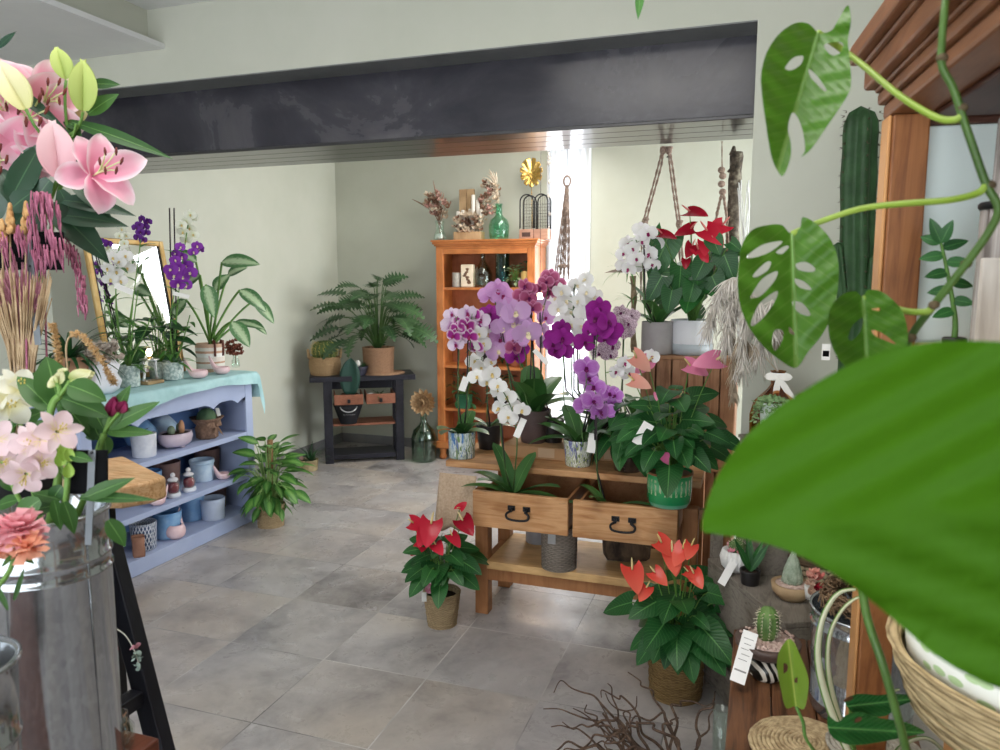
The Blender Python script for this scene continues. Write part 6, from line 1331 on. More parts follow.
def lilyflower(t, p, n, s, spec):
    b = MB(); n = V(n).normalized()
    for i, (ax, ay, L, W, bd) in enumerate(spec): d = rt*ax+up*ay+n*.75; b.blade(p, d, n*1.0-(rt*ax+up*ay)*.7, s*L, s*W, 'petal', 14, 6, bend=bd, cup=.12, wave=.035, wk=2.2, fold=.05)
    f = b.build('flower', P_LIL, t); st = MB()
    for i in range(6):
        a = i*1.05; e = p+n*s*.46+(rt*math.cos(a)+up*math.sin(a))*s*.15+up*s*.05; st.tube(bez(p, p+n*s*.3, e, 4), s*.01, 5, 1); q = (rt*rnd(-.3, .6)+up).normalized()*s*.055; st.tube([e-q, e, e+q], [s*.01, s*.02, s*.01], 6)
    st.build('stamen', [ANTHER, mat('pale_filament', 'dce0a8')], f); return f
def bud(t, x, y, x2, y2, w_, d, m):
    p = Dp(x, y, d); e = Dp(x2, y2, d); b = MB()
    for k in range(3): a = k*2*PI/3+.5; b.blade(p, e-p, (-fw)*math.cos(a)+rt*math.sin(a), (e-p).length, w_*1.02*d/F, 'bud', 12, 6, bend=.12, cup=.32, fold=.0)
    return b.build('bud', m, t)
t = stem_thing('lily', 'pink lily with one wide open flower and a pale pink bud', 'flower', [(30, 290), (50, 200), (70, 160)], 1.42, .0045, STEM, base=VM)
p = Dp(93, 176, 1.36); lilyflower(t, p, tocam(p)*.8+rt*.75+V((0, 0, .45)), .13, [(.15, 1, .62, .4, .9), (1, .35, .78, .42, .8), (.95, -.5, .68, .4, 1.1), (-.05, -1, .6, .45, .7), (-.9, -.25, .5, .4, .4), (-.7, .75, .55, .42, .3)])
bud(t, 60, 178, 52, 120, 33, 1.34, P_LILB); b = MB()
for a_ in ((50, 180, 0, 240, 30), (50, 205, 108, 252, 30), (60, 200, 128, 204, 18), (55, 215, 120, 216, 22), (40, 200, 5, 225, 26), (45, 150, 8, 180, 26), (70, 182, 112, 212, 15), (60, 190, 85, 240, 20), (44, 220, 20, 250, 24)): leafpx(b, *a_, d=1.4, bend=.6)
b.build('leaves', [L_LILY, STEM], t)
t = stem_thing('lily', 'tall lily stem with green buds standing above the open flowers', 'flower', [(40, 280), (58, 200), (66, 140), (72, 120)], 1.44, .0045, STEM, base=VM)
bud(t, 66, 79, 56, 47, 19, 1.42, P_GB); bud(t, 83, 111, 83, 59, 25, 1.4, P_GB); bud(t, 76, 124, 68, 74, 28, 1.46, P_CB); b = MB()
for q in ((66, 80), (83, 112), (76, 124)): b.tube(bez(Dp(68, 135, 1.43), Dp(q[0]-3, q[1]+20, 1.43), Dp(*q, 1.42), 5), .0028, 5, 1)
for a_ in ((72, 122, 166, 150, 15, .25), (90, 84, 118, 83, 12, .2), (88, 114, 115, 92, 18, .3), (78, 128, 62, 118, 12, .4), (70, 150, 78, 122, 14, .3)): leafpx(b, *(a_[:5]), d=1.43, bend=a_[5])
b.build('leaves', [L_AL, STEM], t)
t = stem_thing('lily', 'pink lily blooms and a yellow-green bud at the left picture edge', 'flower', [(15, 280), (12, 200), (14, 150)], 1.46, .0045, STEM, base=VM)
for x, y, n_, s in ((24, 122, (.4, 0, .2), .17), (4, 158, (-.3, 0, -.1), .16), (38, 108, (.5, .3, .5), .14), (8, 118, (-.2, 0, .4), .15)): p = Dp(x, y, 1.44); lilyflower(t, p, tocam(p)+V(n_), s, [(math.cos(i*1.047+x), math.sin(i*1.047+x), .7, .44, .8) for i in range(6)])
bud(t, 26, 110, -4, 60, 28, 1.36, P_CB); bud(t, 40, 108, 33, 70, 22, 1.5, P_LILB); b = MB(); b.tube([Dp(26, 109, 1.36), Dp(34, 125, 1.37), Dp(44, 138, 1.38)], .0028, 5, 1)
for a_ in ((-6, 76, 62, 120, 14, .5), (0, 92, -10, 40, 14, .3), (-2, 48, 14, 31, 8, .2), (10, 200, 42, 140, 26, .5), (0, 190, -20, 230, 26, .5), (10, 210, 30, 190, 24, .4), (0, 170, 30, 212, 24, .6)): leafpx(b, *(a_[:5]), d=1.38, bend=a_[5])
b.build('leaves', [L_LILY, STEM], t)
AMA = mat('amaranth_pink', '9c5470', 'c07c94', rough=.9, scale=60)
def tassel(t, pts, d, n, L, w_, m, up_=0):
    b = MB(); pp = smooth_path([Dp(x, y, d) for x, y in pts], 5); b.tube(pp, .002, 4)
    for i in range(n):
        q = pp[int(rnd(.15, .999)*len(pp))] + rt*rnd(-w_, w_)*d/F + fw*rnd(-.01, .01); l = rnd(.4, 1)*L*d/F; dr = V((rnd(-.15, .15), rnd(-.1, .1), -1 if not up_ else 1)).normalized(); b.tube([q, q+dr*l*.5+V((rnd(-.003, .003), 0, 0)), q+dr*l], [.0013, .0017, .0006], 4)
    return b.build('tassel', m, t)
t = thing('amaranth', 'drooping dusty pink amaranth tassels hanging over the black board', 'flower', VM+V((.0, .03, -.1))); MB().tube(smooth_path([VM+V((0, .03, -.1)), Dp(26, 260, 1.36), Dp(36, 200, 1.33), Dp(42, 194, 1.32)], 4), .002, 5).build('stem', AMA, t)
tassel(t, [(36, 196), (44, 193), (50, 215), (54, 250)], 1.31, 85, 24, 9, AMA); tassel(t, [(32, 200), (34, 230), (40, 260)], 1.32, 32, 24, 6, AMA); tassel(t, [(18, 225), (20, 232), (22, 245)], 1.33, 16, 18, 4, AMA); tassel(t, [(2, 232), (4, 240), (5, 250)], 1.33, 14, 20, 4, AMA)
t = thing('amaranth', 'single long pink amaranth tassel hanging in front of the mirror', 'flower', VM+V((.03, .05, -.1))); MB().tube(smooth_path([VM+V((.03, .05, -.1)), Dp(45, 260, 1.45), Dp(58, 235, 1.42), Dp(66, 238, 1.4)], 4), .002, 5).build('stem', AMA, t); tassel(t, [(64, 236), (72, 248), (80, 275), (83, 305)], 1.4, 100, 16, 4, AMA)
t = thing('pink_grass', 'fan of dyed pink grass above the wheat stalks at the left edge', 'dried grass', VM+V((-.03, .02, -.05))); b = MB()
for i in range(130): x = rnd(-14, 46); b.tube(bez(Dp(22+(x-16)*.35, 345, 1.38), Dp(18+(x-16)*.6, 300, 1.37), Dp(x-4, 245+abs(x-14)*.9+rnd(0, 40), 1.36+rnd(-.02, .02)), 4), [.0011, .0012, .0014, .0018, .0006], 4)
b.build('grass_fan', mat('pink_grass_dye', '9a5a70', 'c48a98', rough=.9, scale=30), t)
t = thing('wheat_bunch', 'bunch of straw coloured dried wheat stalks beside the black board', 'dried grass', VM+V((0, 0, -.06))); b = MB()
for i in range(150): x = rnd(-12, 52); b.tube([Dp(24+(x-20)*.22+rnd(-2, 2), 392, 1.4+rnd(-.02, .02)), Dp(22+(x-20)*.5, 345, 1.38), Dp(x, 285+rnd(-18, 20), 1.36+rnd(-.03, .03))], [.0014, .0014, .0011], 4)
b.build('stalks', mat('straw', 'a88c6c', 'd4bc98', rough=.8, scale=30), t); MB().lathe([(.018, 0), (.016, .012), (.018, .024)], Dp(24, 378, 1.4), 16).build('tie', ROPE, t)
t = thing('celosia', 'orange-tan plume flowers just above the black board', 'dried flower', VM+V((-.02, .03, -.05))); b = MB(); st = MB()
for x, y0, y1 in ((10, 232, 206), (26, 232, 204), (2, 240, 222)):
    st.tube(bez(VM+V((-.02, .03, -.05)), Dp(x, 280, 1.36), Dp(x, y0, 1.35), 5), .0018, 4)
    for i in range(60): f = rnd(0, 1); q = Dp(x+rnd(-1, 1)*5*(1-f), y0+(y1-y0)*f, 1.35+rnd(-.008, .008)); b.ell(q, (.004, .004, .007), 5, 0, None, 4)
b.build('plume', mat('tan_plume', 'b88a58', 'd8b078', rough=.9, scale=60), t); st.build('stems', MATS['straw'], t)
board('black price board on a grey stake among the dried grasses', -2, 232, 64, 270, 27, 38, 345, 1.37, VM)
for lb, pts in (('drooping tan foxtail ear nearest the white ruffled vase', [(76, 420), (66, 350), (78, 334), (98, 355), (114, 383)]), ('upright bent tan foxtail ear left of the white ruffled vase', [(66, 430), (62, 400), (60, 372), (57, 345), (52, 325)])):
    pp = smooth_path([Dp(x, y, 1.2) for x, y in pts], 8); t = thing('foxtail_grass', lb, 'dried grass', MOUTH+V((.0, .02, -.08))); MB().tube(smooth_path([MOUTH+V((0, .02, -.08)), pp[0]], 3)+pp[1:], .0016, 5).build('stem', MATS['straw'], t); b = MB(); k0 = len(pp)//2-2
    for i in range(420): q = pp[int(rnd(k0, len(pp)-.01))]; dv = jit((0, 0, 0), 1).normalized(); b.tube([q, q+dv*.0075], [.0016, .0004], 3)
    b.build('ear', mat('foxtail_tan', 'b08c5c', 'd0ac7c', rough=.9, scale=40), t)
# ---------------------------------------------------------------- right foreground
# tall cactus by the wall
c = V((at(858, 330, Y=2.98).x, 2.98, 0)); t = thing('column_cactus', 'tall dark green column cactus standing by the wall beside the amber cabinet', 'cactus', c)
pot(t, c, .1, .12, .22, MATS['terracotta']); CAC = mat('column_green', '20401f', '365a34', rough=.55, scale=14)
def column(pts, r, ribs=5, spines=True, nm='column'):
    pp = smooth_path(pts, 8); b = MB(); n = ribs*8; vs = []; k = len(pp)
    for i, p in enumerate(pp):
        f = i/(k-1); rr = r*(.92 if f < .9 else math.sqrt(max(0, 1-((f-.9)/.1)**2))*.92+.001)*(1+.03*math.sin(i*1.3))
        for j in range(n): a = 2*PI*j/n; q = rr*(.8+.36*abs(math.cos(a*ribs/2))**1.6); vs.append(p+V((q*math.cos(a), q*math.sin(a), 0)))
    b.add(vs, [(i*n+j, i*n+(j+1) % n, (i+1)*n+(j+1) % n, (i+1)*n+j) for i in range(k-1) for j in range(n)]); o = b.build(nm, CAC, t)
    s = MB(); L = sum((pp[i+1]-pp[i]).length for i in range(k-1)); m = int(L/.022)
    for i in range(m):
        p = pp[min(int(i/m*(k-1)), k-1)]
        for j in range(ribs):
            a = 2*PI*j/ribs; q = p+V((r*1.02*math.cos(a), r*1.02*math.sin(a), rnd(-.003, .003)))
            for w_ in range(2): s.tube([q, q+V((math.cos(a), math.sin(a), 0))*.009+jit((0, 0, 0), .007)], [.0014, .0005], 3)
    s.build('spines', mat('brown_spine', '4a3a30', '6a5a4a'), o)
zt = at(858, 106, Y=2.98).z
column([c+V((0, 0, .18)), c+V((-.005, 0, .8)), c+V((-.008, 0, 1.4)), V((at(857, 200, Y=2.98).x, 2.98, at(857, 200, Y=2.98).z)), V((at(861, 106, Y=2.98).x, 2.98, zt))], .058)
for x0, y0, x1, y1, r in ((846, 300, 838, 242, .024), (872, 300, 878, 255, .035)): a = at(x0, y0+30, Y=2.95); e = at(x1, y1, Y=2.95); column([a, a.lerp(e, .4)+V((.0, 0, .01)), e], r, 5, nm='side_column')
tg = at(826, 352, Y=2.5); tagcard(t, tg, .024, .05); b = MB(); MB().box((-.009, -.014, .0007), (.009, .004, .0012), 0, facing(tg, tocam(tg))).build('printed_mark', BOARD, t)
# things on a box behind the big leaf: amber bottle with pampas, basket, moss planter
zb = .98; t = thing('upturned_crate', 'grey upturned wooden crate at the wall carrying the amber bottle', 'crate', ong(.2, -.1, .5005))
for a_, b_ in (((.1, -.2, .5005), (.35, -.188, zb-.0135)), ((.1, -.032, .5005), (.35, -.02, zb-.0135)), ((.1, -.1875, .5005), (.112, -.0325, zb-.0135)), ((.338, -.1875, .5005), (.35, -.0325, zb-.0135))): MB().box(a_, b_, 0, Mg).build('side_board', GW, t, bevel=.002)
MB().box((.095, -.205, zb-.013), (.355, -.015, zb-.0005), 0, Mg).build('top_board', GW, t, bevel=.002)
c = ong(.19, -.11, zb); zn = at(768, 372, Y=c.y).z; hb = zn-zb
t = thing('amber_bottle', 'amber glass bottle with a white ribbon holding fluffy white pampas plumes', 'bottle', c); AMB = glass('amber_glass', (.86, .68, .42), a=.45)
bottle(t, c, [(.08, 0), (.09, .01), (.092, hb*.35), (.08, hb*.55), (.035, hb*.75), (.024, hb*.82), (.023, hb), (.028, hb+.006), (.019, hb+.006), (.018, hb*.8), (.075, hb*.5), (.085, .02)], AMB)
b = MB(); top = c+V((0, 0, hb)); b.lathe([(.027, -.028), (.03, -.02), (.031, -.008), (.027, 0)], top, 16)
for s in (-1, 1): b.blade(top+V((0, -.03, -.014)), (s, -.2, .15), (0, -1, .3), .05, .028, 'petal', 6, 3, bend=.7); b.blade(top+V((0, -.03, -.014)), (s*.4+.3, -.2, -1), (0, -1, .1), .11, .022, 'strap', 6, 3, bend=.3, wave=.05)
b.build('ribbon', mat('white_ribbon', 'e6e2dc', 'f2efea', rough=.8), t)
PAM = mat('pampas_white', 'e2dace', 'f4eee6', rough=.95, scale=20, trans=.1)
def plume(path, n, L, spread, Yp=2.82, k0=.3, m=None):
    pp = smooth_path([top]+[at(x, y, Y=Yp) for x, y in path], 8); b = MB(); b.tube(pp, .0022, 4)
    for i in range(n):
        f = rnd(k0, .995); j = f*(len(pp)-1); q = pp[int(j)].lerp(pp[min(int(j)+1, len(pp)-1)], j-int(j)); d = (pp[-1]-pp[int(len(pp)*.7)]).normalized(); e = q+(d*.5+jit((0, 0, 0), spread)+V((0, 0, -.35))).normalized()*L*rnd(.4, 1)*(1.25-f*.5); b.tube(bez(q, q.lerp(e, .5)+V((0, 0, .008)), e+V((0, 0, -.02)), 3), [.0016, .0021, .0019, .0006], 3)
    b.build('plume', m or PAM, t)
plume([(762, 330), (748, 290), (732, 278), (716, 300), (708, 330)], 420, .1, .55); plume([(765, 330), (756, 300), (742, 290), (730, 305), (728, 345)], 420, .1, .55); plume([(768, 340), (764, 310), (755, 300), (745, 320), (742, 370)], 420, .1, .5, 2.78); plume([(770, 340), (775, 320), (772, 300), (762, 330), (758, 360)], 320, .1, .6, 2.8)
plume([(772, 345), (782, 325), (790, 330), (795, 345)], 300, .09, .8, 2.84, m=mat('pampas_beige', 'b8a48c', 'd8c8b0', rough=.95, scale=20, trans=.2)); plume([(758, 350), (740, 340), (733, 370), (735, 395)], 220, .06, .6, 2.8, m=MATS['pampas_beige'])
c = ong(.135, -.175, zb); zr = at(757, 402, Y=c.y).z
t = thing('moss_planter', 'pale glass planter overgrown with tiny trailing leaves below the amber bottle', 'plant', c); pot(t, c, .03, .042, zr-zb, mat('milky_glass', 'c9d4cc', 'dde5de', rough=.3)); b = MB()
for i in range(420):
    a = rnd(0, 2*PI); r = rnd(0, 1)**.5*.062; z = zr-zb+.018*(1-r/.062)-max(0, r-.04)*rnd(0, 3.5); q = c+V((r*math.cos(a), r*math.sin(a), z)); b.blade(q, jit((0, 0, .4), 1), jit((0, -.5, 1), .5), .016, .011, 'round', 3, 2, cup=.1)
b.build('foliage', mat('tiny_leaf', '6f8f5a', '9ab884', rough=.5, scale=40, trans=.15), t)
c = ong(.295, -.11, zb); t = thing('handled_basket', 'basket with brown leather handles behind the big green leaf', 'basket', c); basket(t, c, .05, .055, .1, WICK, 10, .01)
for y in (-.05, .05): MB().tube([c+V((.035*math.cos(q), y, .09+.06*math.sin(q))) for q in [i*PI/12 for i in range(13)]], .006, 6).build('handle', MATS['brown_leather'], t)
# grey bench pots
ZG = .5005
def og(a, b): p = ong(a, b, ZG); return p
def mini(b, c, r, h, ribs=10): b.lathe([(r*.75, 0), (r, h*.35), (r*.95, h*.7), (r*.55, h*.95), (0, h)], c, ribs*4, lobes=ribs, la=.07)
CG = mat('mini_cactus', '4a6238', '6f8a50', rough=.7); GRAV = mat('pink_gravel', 'b8988c', 'e0c8bc', rough=.9, scale=90, bmp=.8)
def spinesphere(b, c, r, h, n, L): 
    for i in range(n): a = rnd(0, 6.28); f = rnd(.15, 1); rr = r*math.sqrt(max(.02, 1-(abs(f-.45)/.56)**2)); q = c+V((rr*math.cos(a), rr*math.sin(a), h*f)); b.tube([q, q+(V((math.cos(a), math.sin(a), (f-.4)*1.5)).normalized()+jit((0, 0, 0), .4))*L], [.0009, .0003], 3)
SPW = mat('pale_spine', 'd8ccb0', 'ece4d0')
c = og(.05, -.13); RW_ = mat('ribbed_white', 'd9d8d4', 'e8e7e4', rough=.4); t = thing('potted_cactus', 'small round cactus with pink flowers in a ribbed white pot on the grey bench', 'cactus', c)
MB().lathe([(0, 0), (.03, 0), (.052, .02), (.058, .05), (.05, .078), (.044, .08), (.04, .07), (0, .068)], c, 96, lobes=24, la=.035).build('pot', RW_, t); b = MB(); mini(b, c+V((0, 0, .066)), .028, .05); b.build('cactus_body', CG, t); b = MB(); spinesphere(b, c+V((0, 0, .066)), .028, .05, 90, .008); b.build('spines', SPW, t)
b = MB(); 
for x, y in ((.03, .01), (-.02, -.03), (.01, -.035), (-.03, .02), (.04, -.02)): florets(b, c+V((x, y, .08)), 2, (.005, .005, .004), .014)
b.build('pink_flowers', mat('pink_bloom', 'd88a9a', 'eab4bc', rough=.6), t); p = at(728, 572, Y=c.y-.07); tagcard(t, p, .028, .1, rot=-.45)
c = og(.04, -.25); t = thing('aloe', 'pot plant with one long dark green sword leaf leaning over the grey bench edge', 'plant', c); pot(t, c, .03, .036, .05, DKP); b = MB()
tipp = at(733, 550, Y=c.y-.05)
for i in range(5): d = (tipp-c) if i == 0 else V((rnd(-.3, .6), rnd(-.2, .6), .8)); b.blade(c+V((0, 0, .045)), d, tocam(c)+V((.2, 0, .5)), d.length if i == 0 else .12, .026, 'lance', 9, 4, bend=.0 if i == 0 else .3, fold=.25)
b.build('leaves', L_ANTH, t)
c = og(.2, -.1); t = thing('stone_bowl', 'dark bowl with white stones and a tiny cactus on the grey bench', 'bowl', c); MB().lathe([(0, 0), (.04, 0), (.066, .03), (.072, .055), (.064, .055), (.055, .035), (0, .03)], c, 28).build('bowl', mat('dark_bowl', '4a4442', '5c5552', rough=.7), t)
b = MB()
for i in range(7): a = i*.9; b.ell(c+V((.032*math.cos(a), .032*math.sin(a), .055+.008*(i % 2))), (.018, .016, .013), 8)
b.build('white_stones', MATS['white_bisque'], t); b = MB(); mini(b, c+V((.02, -.03, .045)), .016, .034, 8); b.build('cactus_body', CG, t)
c = og(.12, -.38); t = thing('fuzzy_cactus', 'fuzzy cone-shaped pale cactus in a tan gravel bowl on the grey bench edge', 'cactus', c); MB().lathe([(0, 0), (.04, 0), (.062, .025), (.066, .05), (.058, .05), (0, .042)], c, 28).build('bowl', mat('tan_bowl', 'a88a68', 'c0a480', rough=.7), t); MB().lathe([(.058, .048), (.03, .054), (0, .056)], c, 24).build('gravel', GRAV, t)
b = MB(); b.lathe([(.03, 0), (.032, .015), (.026, .05), (.015, .085), (0, .11)], c+V((0, 0, .05)), 40, lobes=10, la=.06); b.build('cactus_body', mat('frosty_cactus', '7f907a', 'b0bca8', rough=.9, scale=40), t); b = MB()
for i in range(420): a = rnd(0, 6.28); f = rnd(0, 1); q = c+V((.031*(1-f)*math.cos(a), .031*(1-f)*math.sin(a), .05+.11*f)); b.tube([q, q+V((math.cos(a)*.6, math.sin(a)*.6, .8))*.009], [.001, .0003], 3)
b.build('fuzz', mat('white_fuzz', 'd0d2c4', 'e8e8de', rough=.9), t)
cf = V((c.x+.055, c.y-.11, .551)); t = thing('paper_flowers', 'little pale pot with salmon and red flowers hanging beside the zinc tub', 'flowers', cf); MB().lathe([(0, 0), (.02, 0), (.025, .04), (.021, .04), (0, .032)], cf, 18).build('pot', MATS['white_bisque'], t)
for i, (dx, dz, m_) in enumerate(((.0, .075, 'e0a090'), (.012, .05, 'd88078'), (.015, .02, 'a81c34'), (-.012, .03, 'e6c8b4'), (-.008, .055, 'ecb8a8'), (.0, .005, 'd8b8a0'))):
    b = MB(); florets(b, cf+V((dx, -.03, .03+dz)), 5, (.008, .006, .008), .018); b.build('flower', mat('petal_'+m_, m_, rough=.6), t)
c = og(.25, -.3); t = thing('mesh_basket', 'wire mesh basket on the grey bench behind the cacti', 'basket', c); MB().lathe([(.075, 0), (.085, .09), (.08, .09), (.07, .005), (0, .004)], c, 40).build('mesh_body', weave('wire_mesh_dark', '2a2420', 'a8987c', 150, 60), t); MB().lathe([(.082, .0905), (.088, .094), (.084, .1), (.078, .094)], c, 32).build('rim', MATS['brown_wicker'], t)
# plank bench: zebra pot with cactus, zinc tub, coiled mats
ZP = .5505
c = on(766, 676, ZP); c.z = ZP
zm, nt, b_ = nodes('zebra_glaze'); wv = nt.nodes.new('ShaderNodeTexWave'); wv.inputs['Scale'].default_value = 26; wv.inputs['Distortion'].default_value = 5; wv.inputs['Detail'].default_value = 1; wv.inputs['Detail Scale'].default_value = .6; wv.bands_direction = 'DIAGONAL'; nt.links.new(coords(nt, (1, 1, .5)), wv.inputs['Vector']); r_ = ramp(nt, [(.5, '16130f'), (.52, 'd8cfc0')], 'CONSTANT'); nt.links.new(wv.outputs['Fac'], r_.inputs['Fac']); nt.links.new(r_.outputs['Color'], b_.inputs['Base Color']); b_.inputs['Roughness'].default_value = .3
t = thing('potted_cactus', 'small oval cactus in a brown bowl on a zebra striped foot', 'cactus', c)
MB().lathe([(0, 0), (.035, 0), (.042, .01), (.044, .03), (.03, .05), (0, .052)], c, 28).build('zebra_foot', zm, t); MB().lathe([(.026, .0505), (.05, .06), (.078, .085), (.08, .098), (.073, .098), (0, .09)], c, 30).build('bowl', mat('umber_bowl', '4a3a34', '5f4c44', rough=.5), t); MB().lathe([(.074, .0955), (.04, .1), (0, .102)], c, 26).build('gravel', GRAV, t)
b = MB()
for i in range(90): a = rnd(0, 6.28); r = .07*rnd(0, 1)**.5; b.ell(c+V((r*math.cos(a), r*math.sin(a), .101)), (.005, .004, .004), 5, 0, None, 4)
b.build('pebble', GRAV, t, stuff=True); cc = c+V((-.002, 0, .1)); b = MB(); mini(b, cc, .026, .085, 9); b.build('cactus_body', mat('striped_cactus', '3f5f2c', '6b8a48', rough=.6, scale=20), t); b = MB()
for i in range(9):
    for j in range(8):
        a = 2*PI*i/9; f = (j+1)/9.5; rr = .028*math.sqrt(max(.02, 1-(abs(f-.45)/.57)**2)); q = cc+V((rr*math.cos(a), rr*math.sin(a), .085*f)); b.ell(q, .0016, 5, 0, None, 4)
        for k in range(3): b.tube([q, q+V((math.cos(a), math.sin(a), 0))*.006+jit((0, 0, 0), .006)], [.0007, .0002], 3)
b.build('spines', SPW, t); p = at(744, 657, Y=c.y-.075); tagcard(t, p, .036, .125, rot=-.22)
b = MB(); Mt = facing(p, tocam(p), roll=-.22)
for i in range(5): b.box((-.012+.004*(i % 2), .045-.013*i, .0008), (.012-.003*(i % 3), .0435-.013*i, .001), 0, Mt)
b.box((-.014, -.036, .0008), (.014, -.032, .001), 0, Mt); b.build('printed_text', mat('grey_ink', '8a8682'), t)
c = V((.262, 1.83, ZP)); t = thing('zinc_tub', 'round grey zinc tub behind the amber cabinet post', 'tub', c); zt_ = at(803, 606, D=1.75).z-ZP; zbucket(t, c, .108, .118, zt_, (.12, .86), .003); 
b = MB()
for i in range(300): a = rnd(0, 6.28); p0 = c+V((.08*math.cos(a)*rnd(.8, 1.25), .08*math.sin(a)*rnd(.8, 1.25), zt_+rnd(-.005, .05))); a2 = a+rnd(.3, .7); r2 = .08*rnd(.8, 1.3); b.tube(bez(p0, c+V((.1*math.cos((a+a2)/2), .1*math.sin((a+a2)/2), zt_+rnd(.01, .06))), c+V((r2*math.cos(a2), r2*math.sin(a2), zt_+rnd(.0, .05))), 3), .0022, 4)
b.build('vine_wreath', mat('vine_brown', '5a4634', '94785a', rough=.9, scale=50), t)
def coilmat(label, c, r, M_, m, dome=.012):
    b = MB(); n = int(r/.009*26); pp = [c+M_ @ V(((.009*i/26)*math.cos(2*PI*i/26), (.009*i/26)*math.sin(2*PI*i/26), dome*(1-(i/n)**2)+rnd(-.0008, .0008))) for i in range(n)]
    b.tube(pp, [.0052+.0007*math.sin(i*1.9) for i in range(n)], 6); o = b.build('coiled_mat', m, o=c); return tag(o, label, 'mat')
COIL = mat('coiled_straw', '9a8260', 'cdb68e', rough=.9, scale=60, bmp=.7); COILG = mat('coiled_grey_straw', '8f887a', 'b8b0a2', rough=.9, scale=60, bmp=.7)
cm = on(806, 748, ZP+.01); coilmat('round coiled straw mat lying on the plank bench below the yellowing leaf', V((cm.x, max(cm.y, 1.62), ZP+.006)), .115, Matrix.Identity(4), COIL)
cm2 = V((.27, 1.63, ZP+.025)); coilmat('round greyish coiled mat behind the dark green plant stems', cm2, .1, Matrix.Rotation(-.12, 4, 'X'), COILG)
# glass on the floor, corkscrew willow
c = V((-.075, 2.28, 0)); c = on(738, 712, 0); c = V((-.06, 2.33, 0)); t = thing('glass_cylinder', 'clear glass cylinder vase on the floor beside the plank bench', 'vase', c); bottle(t, c, [(.022, 0), (.025, .005), (.026, .2), (.023, .2), (.021, .01)], MATS['clear_glass'])
WIL = mat('willow_twig', '3f3028', '6a5444', rough=.8, scale=60)
def willow(label, c, n, spread, hgt):
    b = MB()
    for i in range(n):
        a = rnd(1.6, 4.4); p = V(c)+V((rnd(-.05, .05), rnd(-.05, .05), .012)); d = V((math.cos(a)*.9, math.sin(a)*.9, rnd(.2, .9))); pts = [p]; k = rnd(2.0, 3.4); ph = rnd(0, 6)
        for q in range(int(9+rnd(0, 6))): d = (d+V((.75*math.sin(q*k+ph), .75*math.cos(q*k*.9+ph*2), .6*math.sin(q*k*1.1+ph)-.1*q/9))).normalized(); nx_ = pts[-1]+d*spread/7; nx_.z = max(.012, min(nx_.z, hgt)); nx_.x = min(nx_.x, -.085); pts.append(nx_)
        pp = smooth_path(pts, 4); b.tube(pp, [.0065*(1-.75*j/len(pp)) for j in range(len(pp))], 5)
    o = b.build('willow_branches', WIL, o=c); return tag(o, label, 'branches')
willow('tangle of corkscrew willow branches lying on the floor left of the plank bench', V((-.15, 2.1, 0)), 34, .34, .2)
# shelf plant, ribbed vase and board inside the amber cabinet
ZQ = 1.4505
def qc(x, y_): p = at(x, 330, Y=y_); return V((p.x, y_, ZQ))
c = qc(955, 1.24); t = thing('zz_plant', 'young plant with glossy dark leaf pairs in the amber cabinet before the pale panel', 'plant', c); pot(t, c, .014, .016, .014, DKP)
b = MB(); st = [c+V((0, 0, .012)), at(955, 318, Y=1.24), at(948, 275, Y=1.24), at(941, 243, Y=1.24)]; pp = smooth_path(st, 6); b.tube(pp, [.0045-.0028*i/len(pp) for i in range(len(pp))], 6, 1)
for x, y, x2, y2 in ((941, 243, 931, 219), (941, 243, 952, 221), (941, 243, 921, 236), (942, 248, 968, 240), (944, 255, 920, 258), (946, 262, 972, 262), (948, 272, 926, 276), (950, 282, 974, 285), (951, 290, 928, 292), (953, 300, 974, 303), (954, 310, 934, 316)): p = at(x, y, Y=1.24); e = at(x2, y2, Y=1.24+rnd(-.02, .015)); b.blade(p, e-p, tocam(p)+V((0, 0, .4)), (e-p).length*1.05, .017, 'ovate', 8, 4, bend=.2, fold=.15)
b.build('foliage', [L_ANTH, STEM], t)
c = qc(1003, 1.2); t = thing('ribbed_vase', 'tall ribbed smoky glass vase at the right picture edge in the amber cabinet', 'vase', c); zt = at(1000, 112, Y=1.2).z-ZQ; rm, nt, b_ = nodes('ribbed_smoke'); b_.inputs['Roughness'].default_value = .25; nz = noise(nt, coords(nt, (90, 90, 3)), 1, 3); r_ = ramp(nt, [(.35, '6a625e'), (.5, 'a8a19c'), (.65, 'd4d0cc')]); nt.links.new(nz.outputs['Fac'], r_.inputs['Fac']); nt.links.new(r_.outputs['Color'], b_.inputs['Base Color'])
MB().lathe([(0, 0), (.036, 0), (.038, .005), (.037, zt*.62), (.026, zt*.64), (.025, zt*.97), (.02, zt), (0, zt)], c, 64, lobes=22, la=.025).build('vase_body', rm, t); MB().lathe([(.0385, zt*.6), (.041, zt*.61), (.041, zt*.625), (.0385, zt*.632)], c, 32).build('band', IRON, t)
a0_ = at(976, 332, Y=1.1); t = thing('white_board', 'white weathered wooden board leaning at the right edge of the cabinet shelf', 'board', V((a0_.x+.06, 1.1, ZQ))); MB().box((a0_.x, 1.095, ZQ), (a0_.x+.14, 1.107, at(978, 258, Y=1.1).z)).build('board', wood('whitewashed', 'c9c0b6', 'ddd6cd', axis=2, rough=.8, c3='a89c90'), t, bevel=.002)
# white vase on top of the cabinet
p = at(862, 6, D=1.3); zc = 1.9305; c = Mr @ V((.03, -.05, zc)); t = thing('milk_glass', 'small frosted white vase on the corner of the amber cabinet top', 'vase', c); pot(t, c, .024, .034, .1, mat('frosted_white', 'c8ccd4', 'dcdfe6', rough=.4), soil=False)
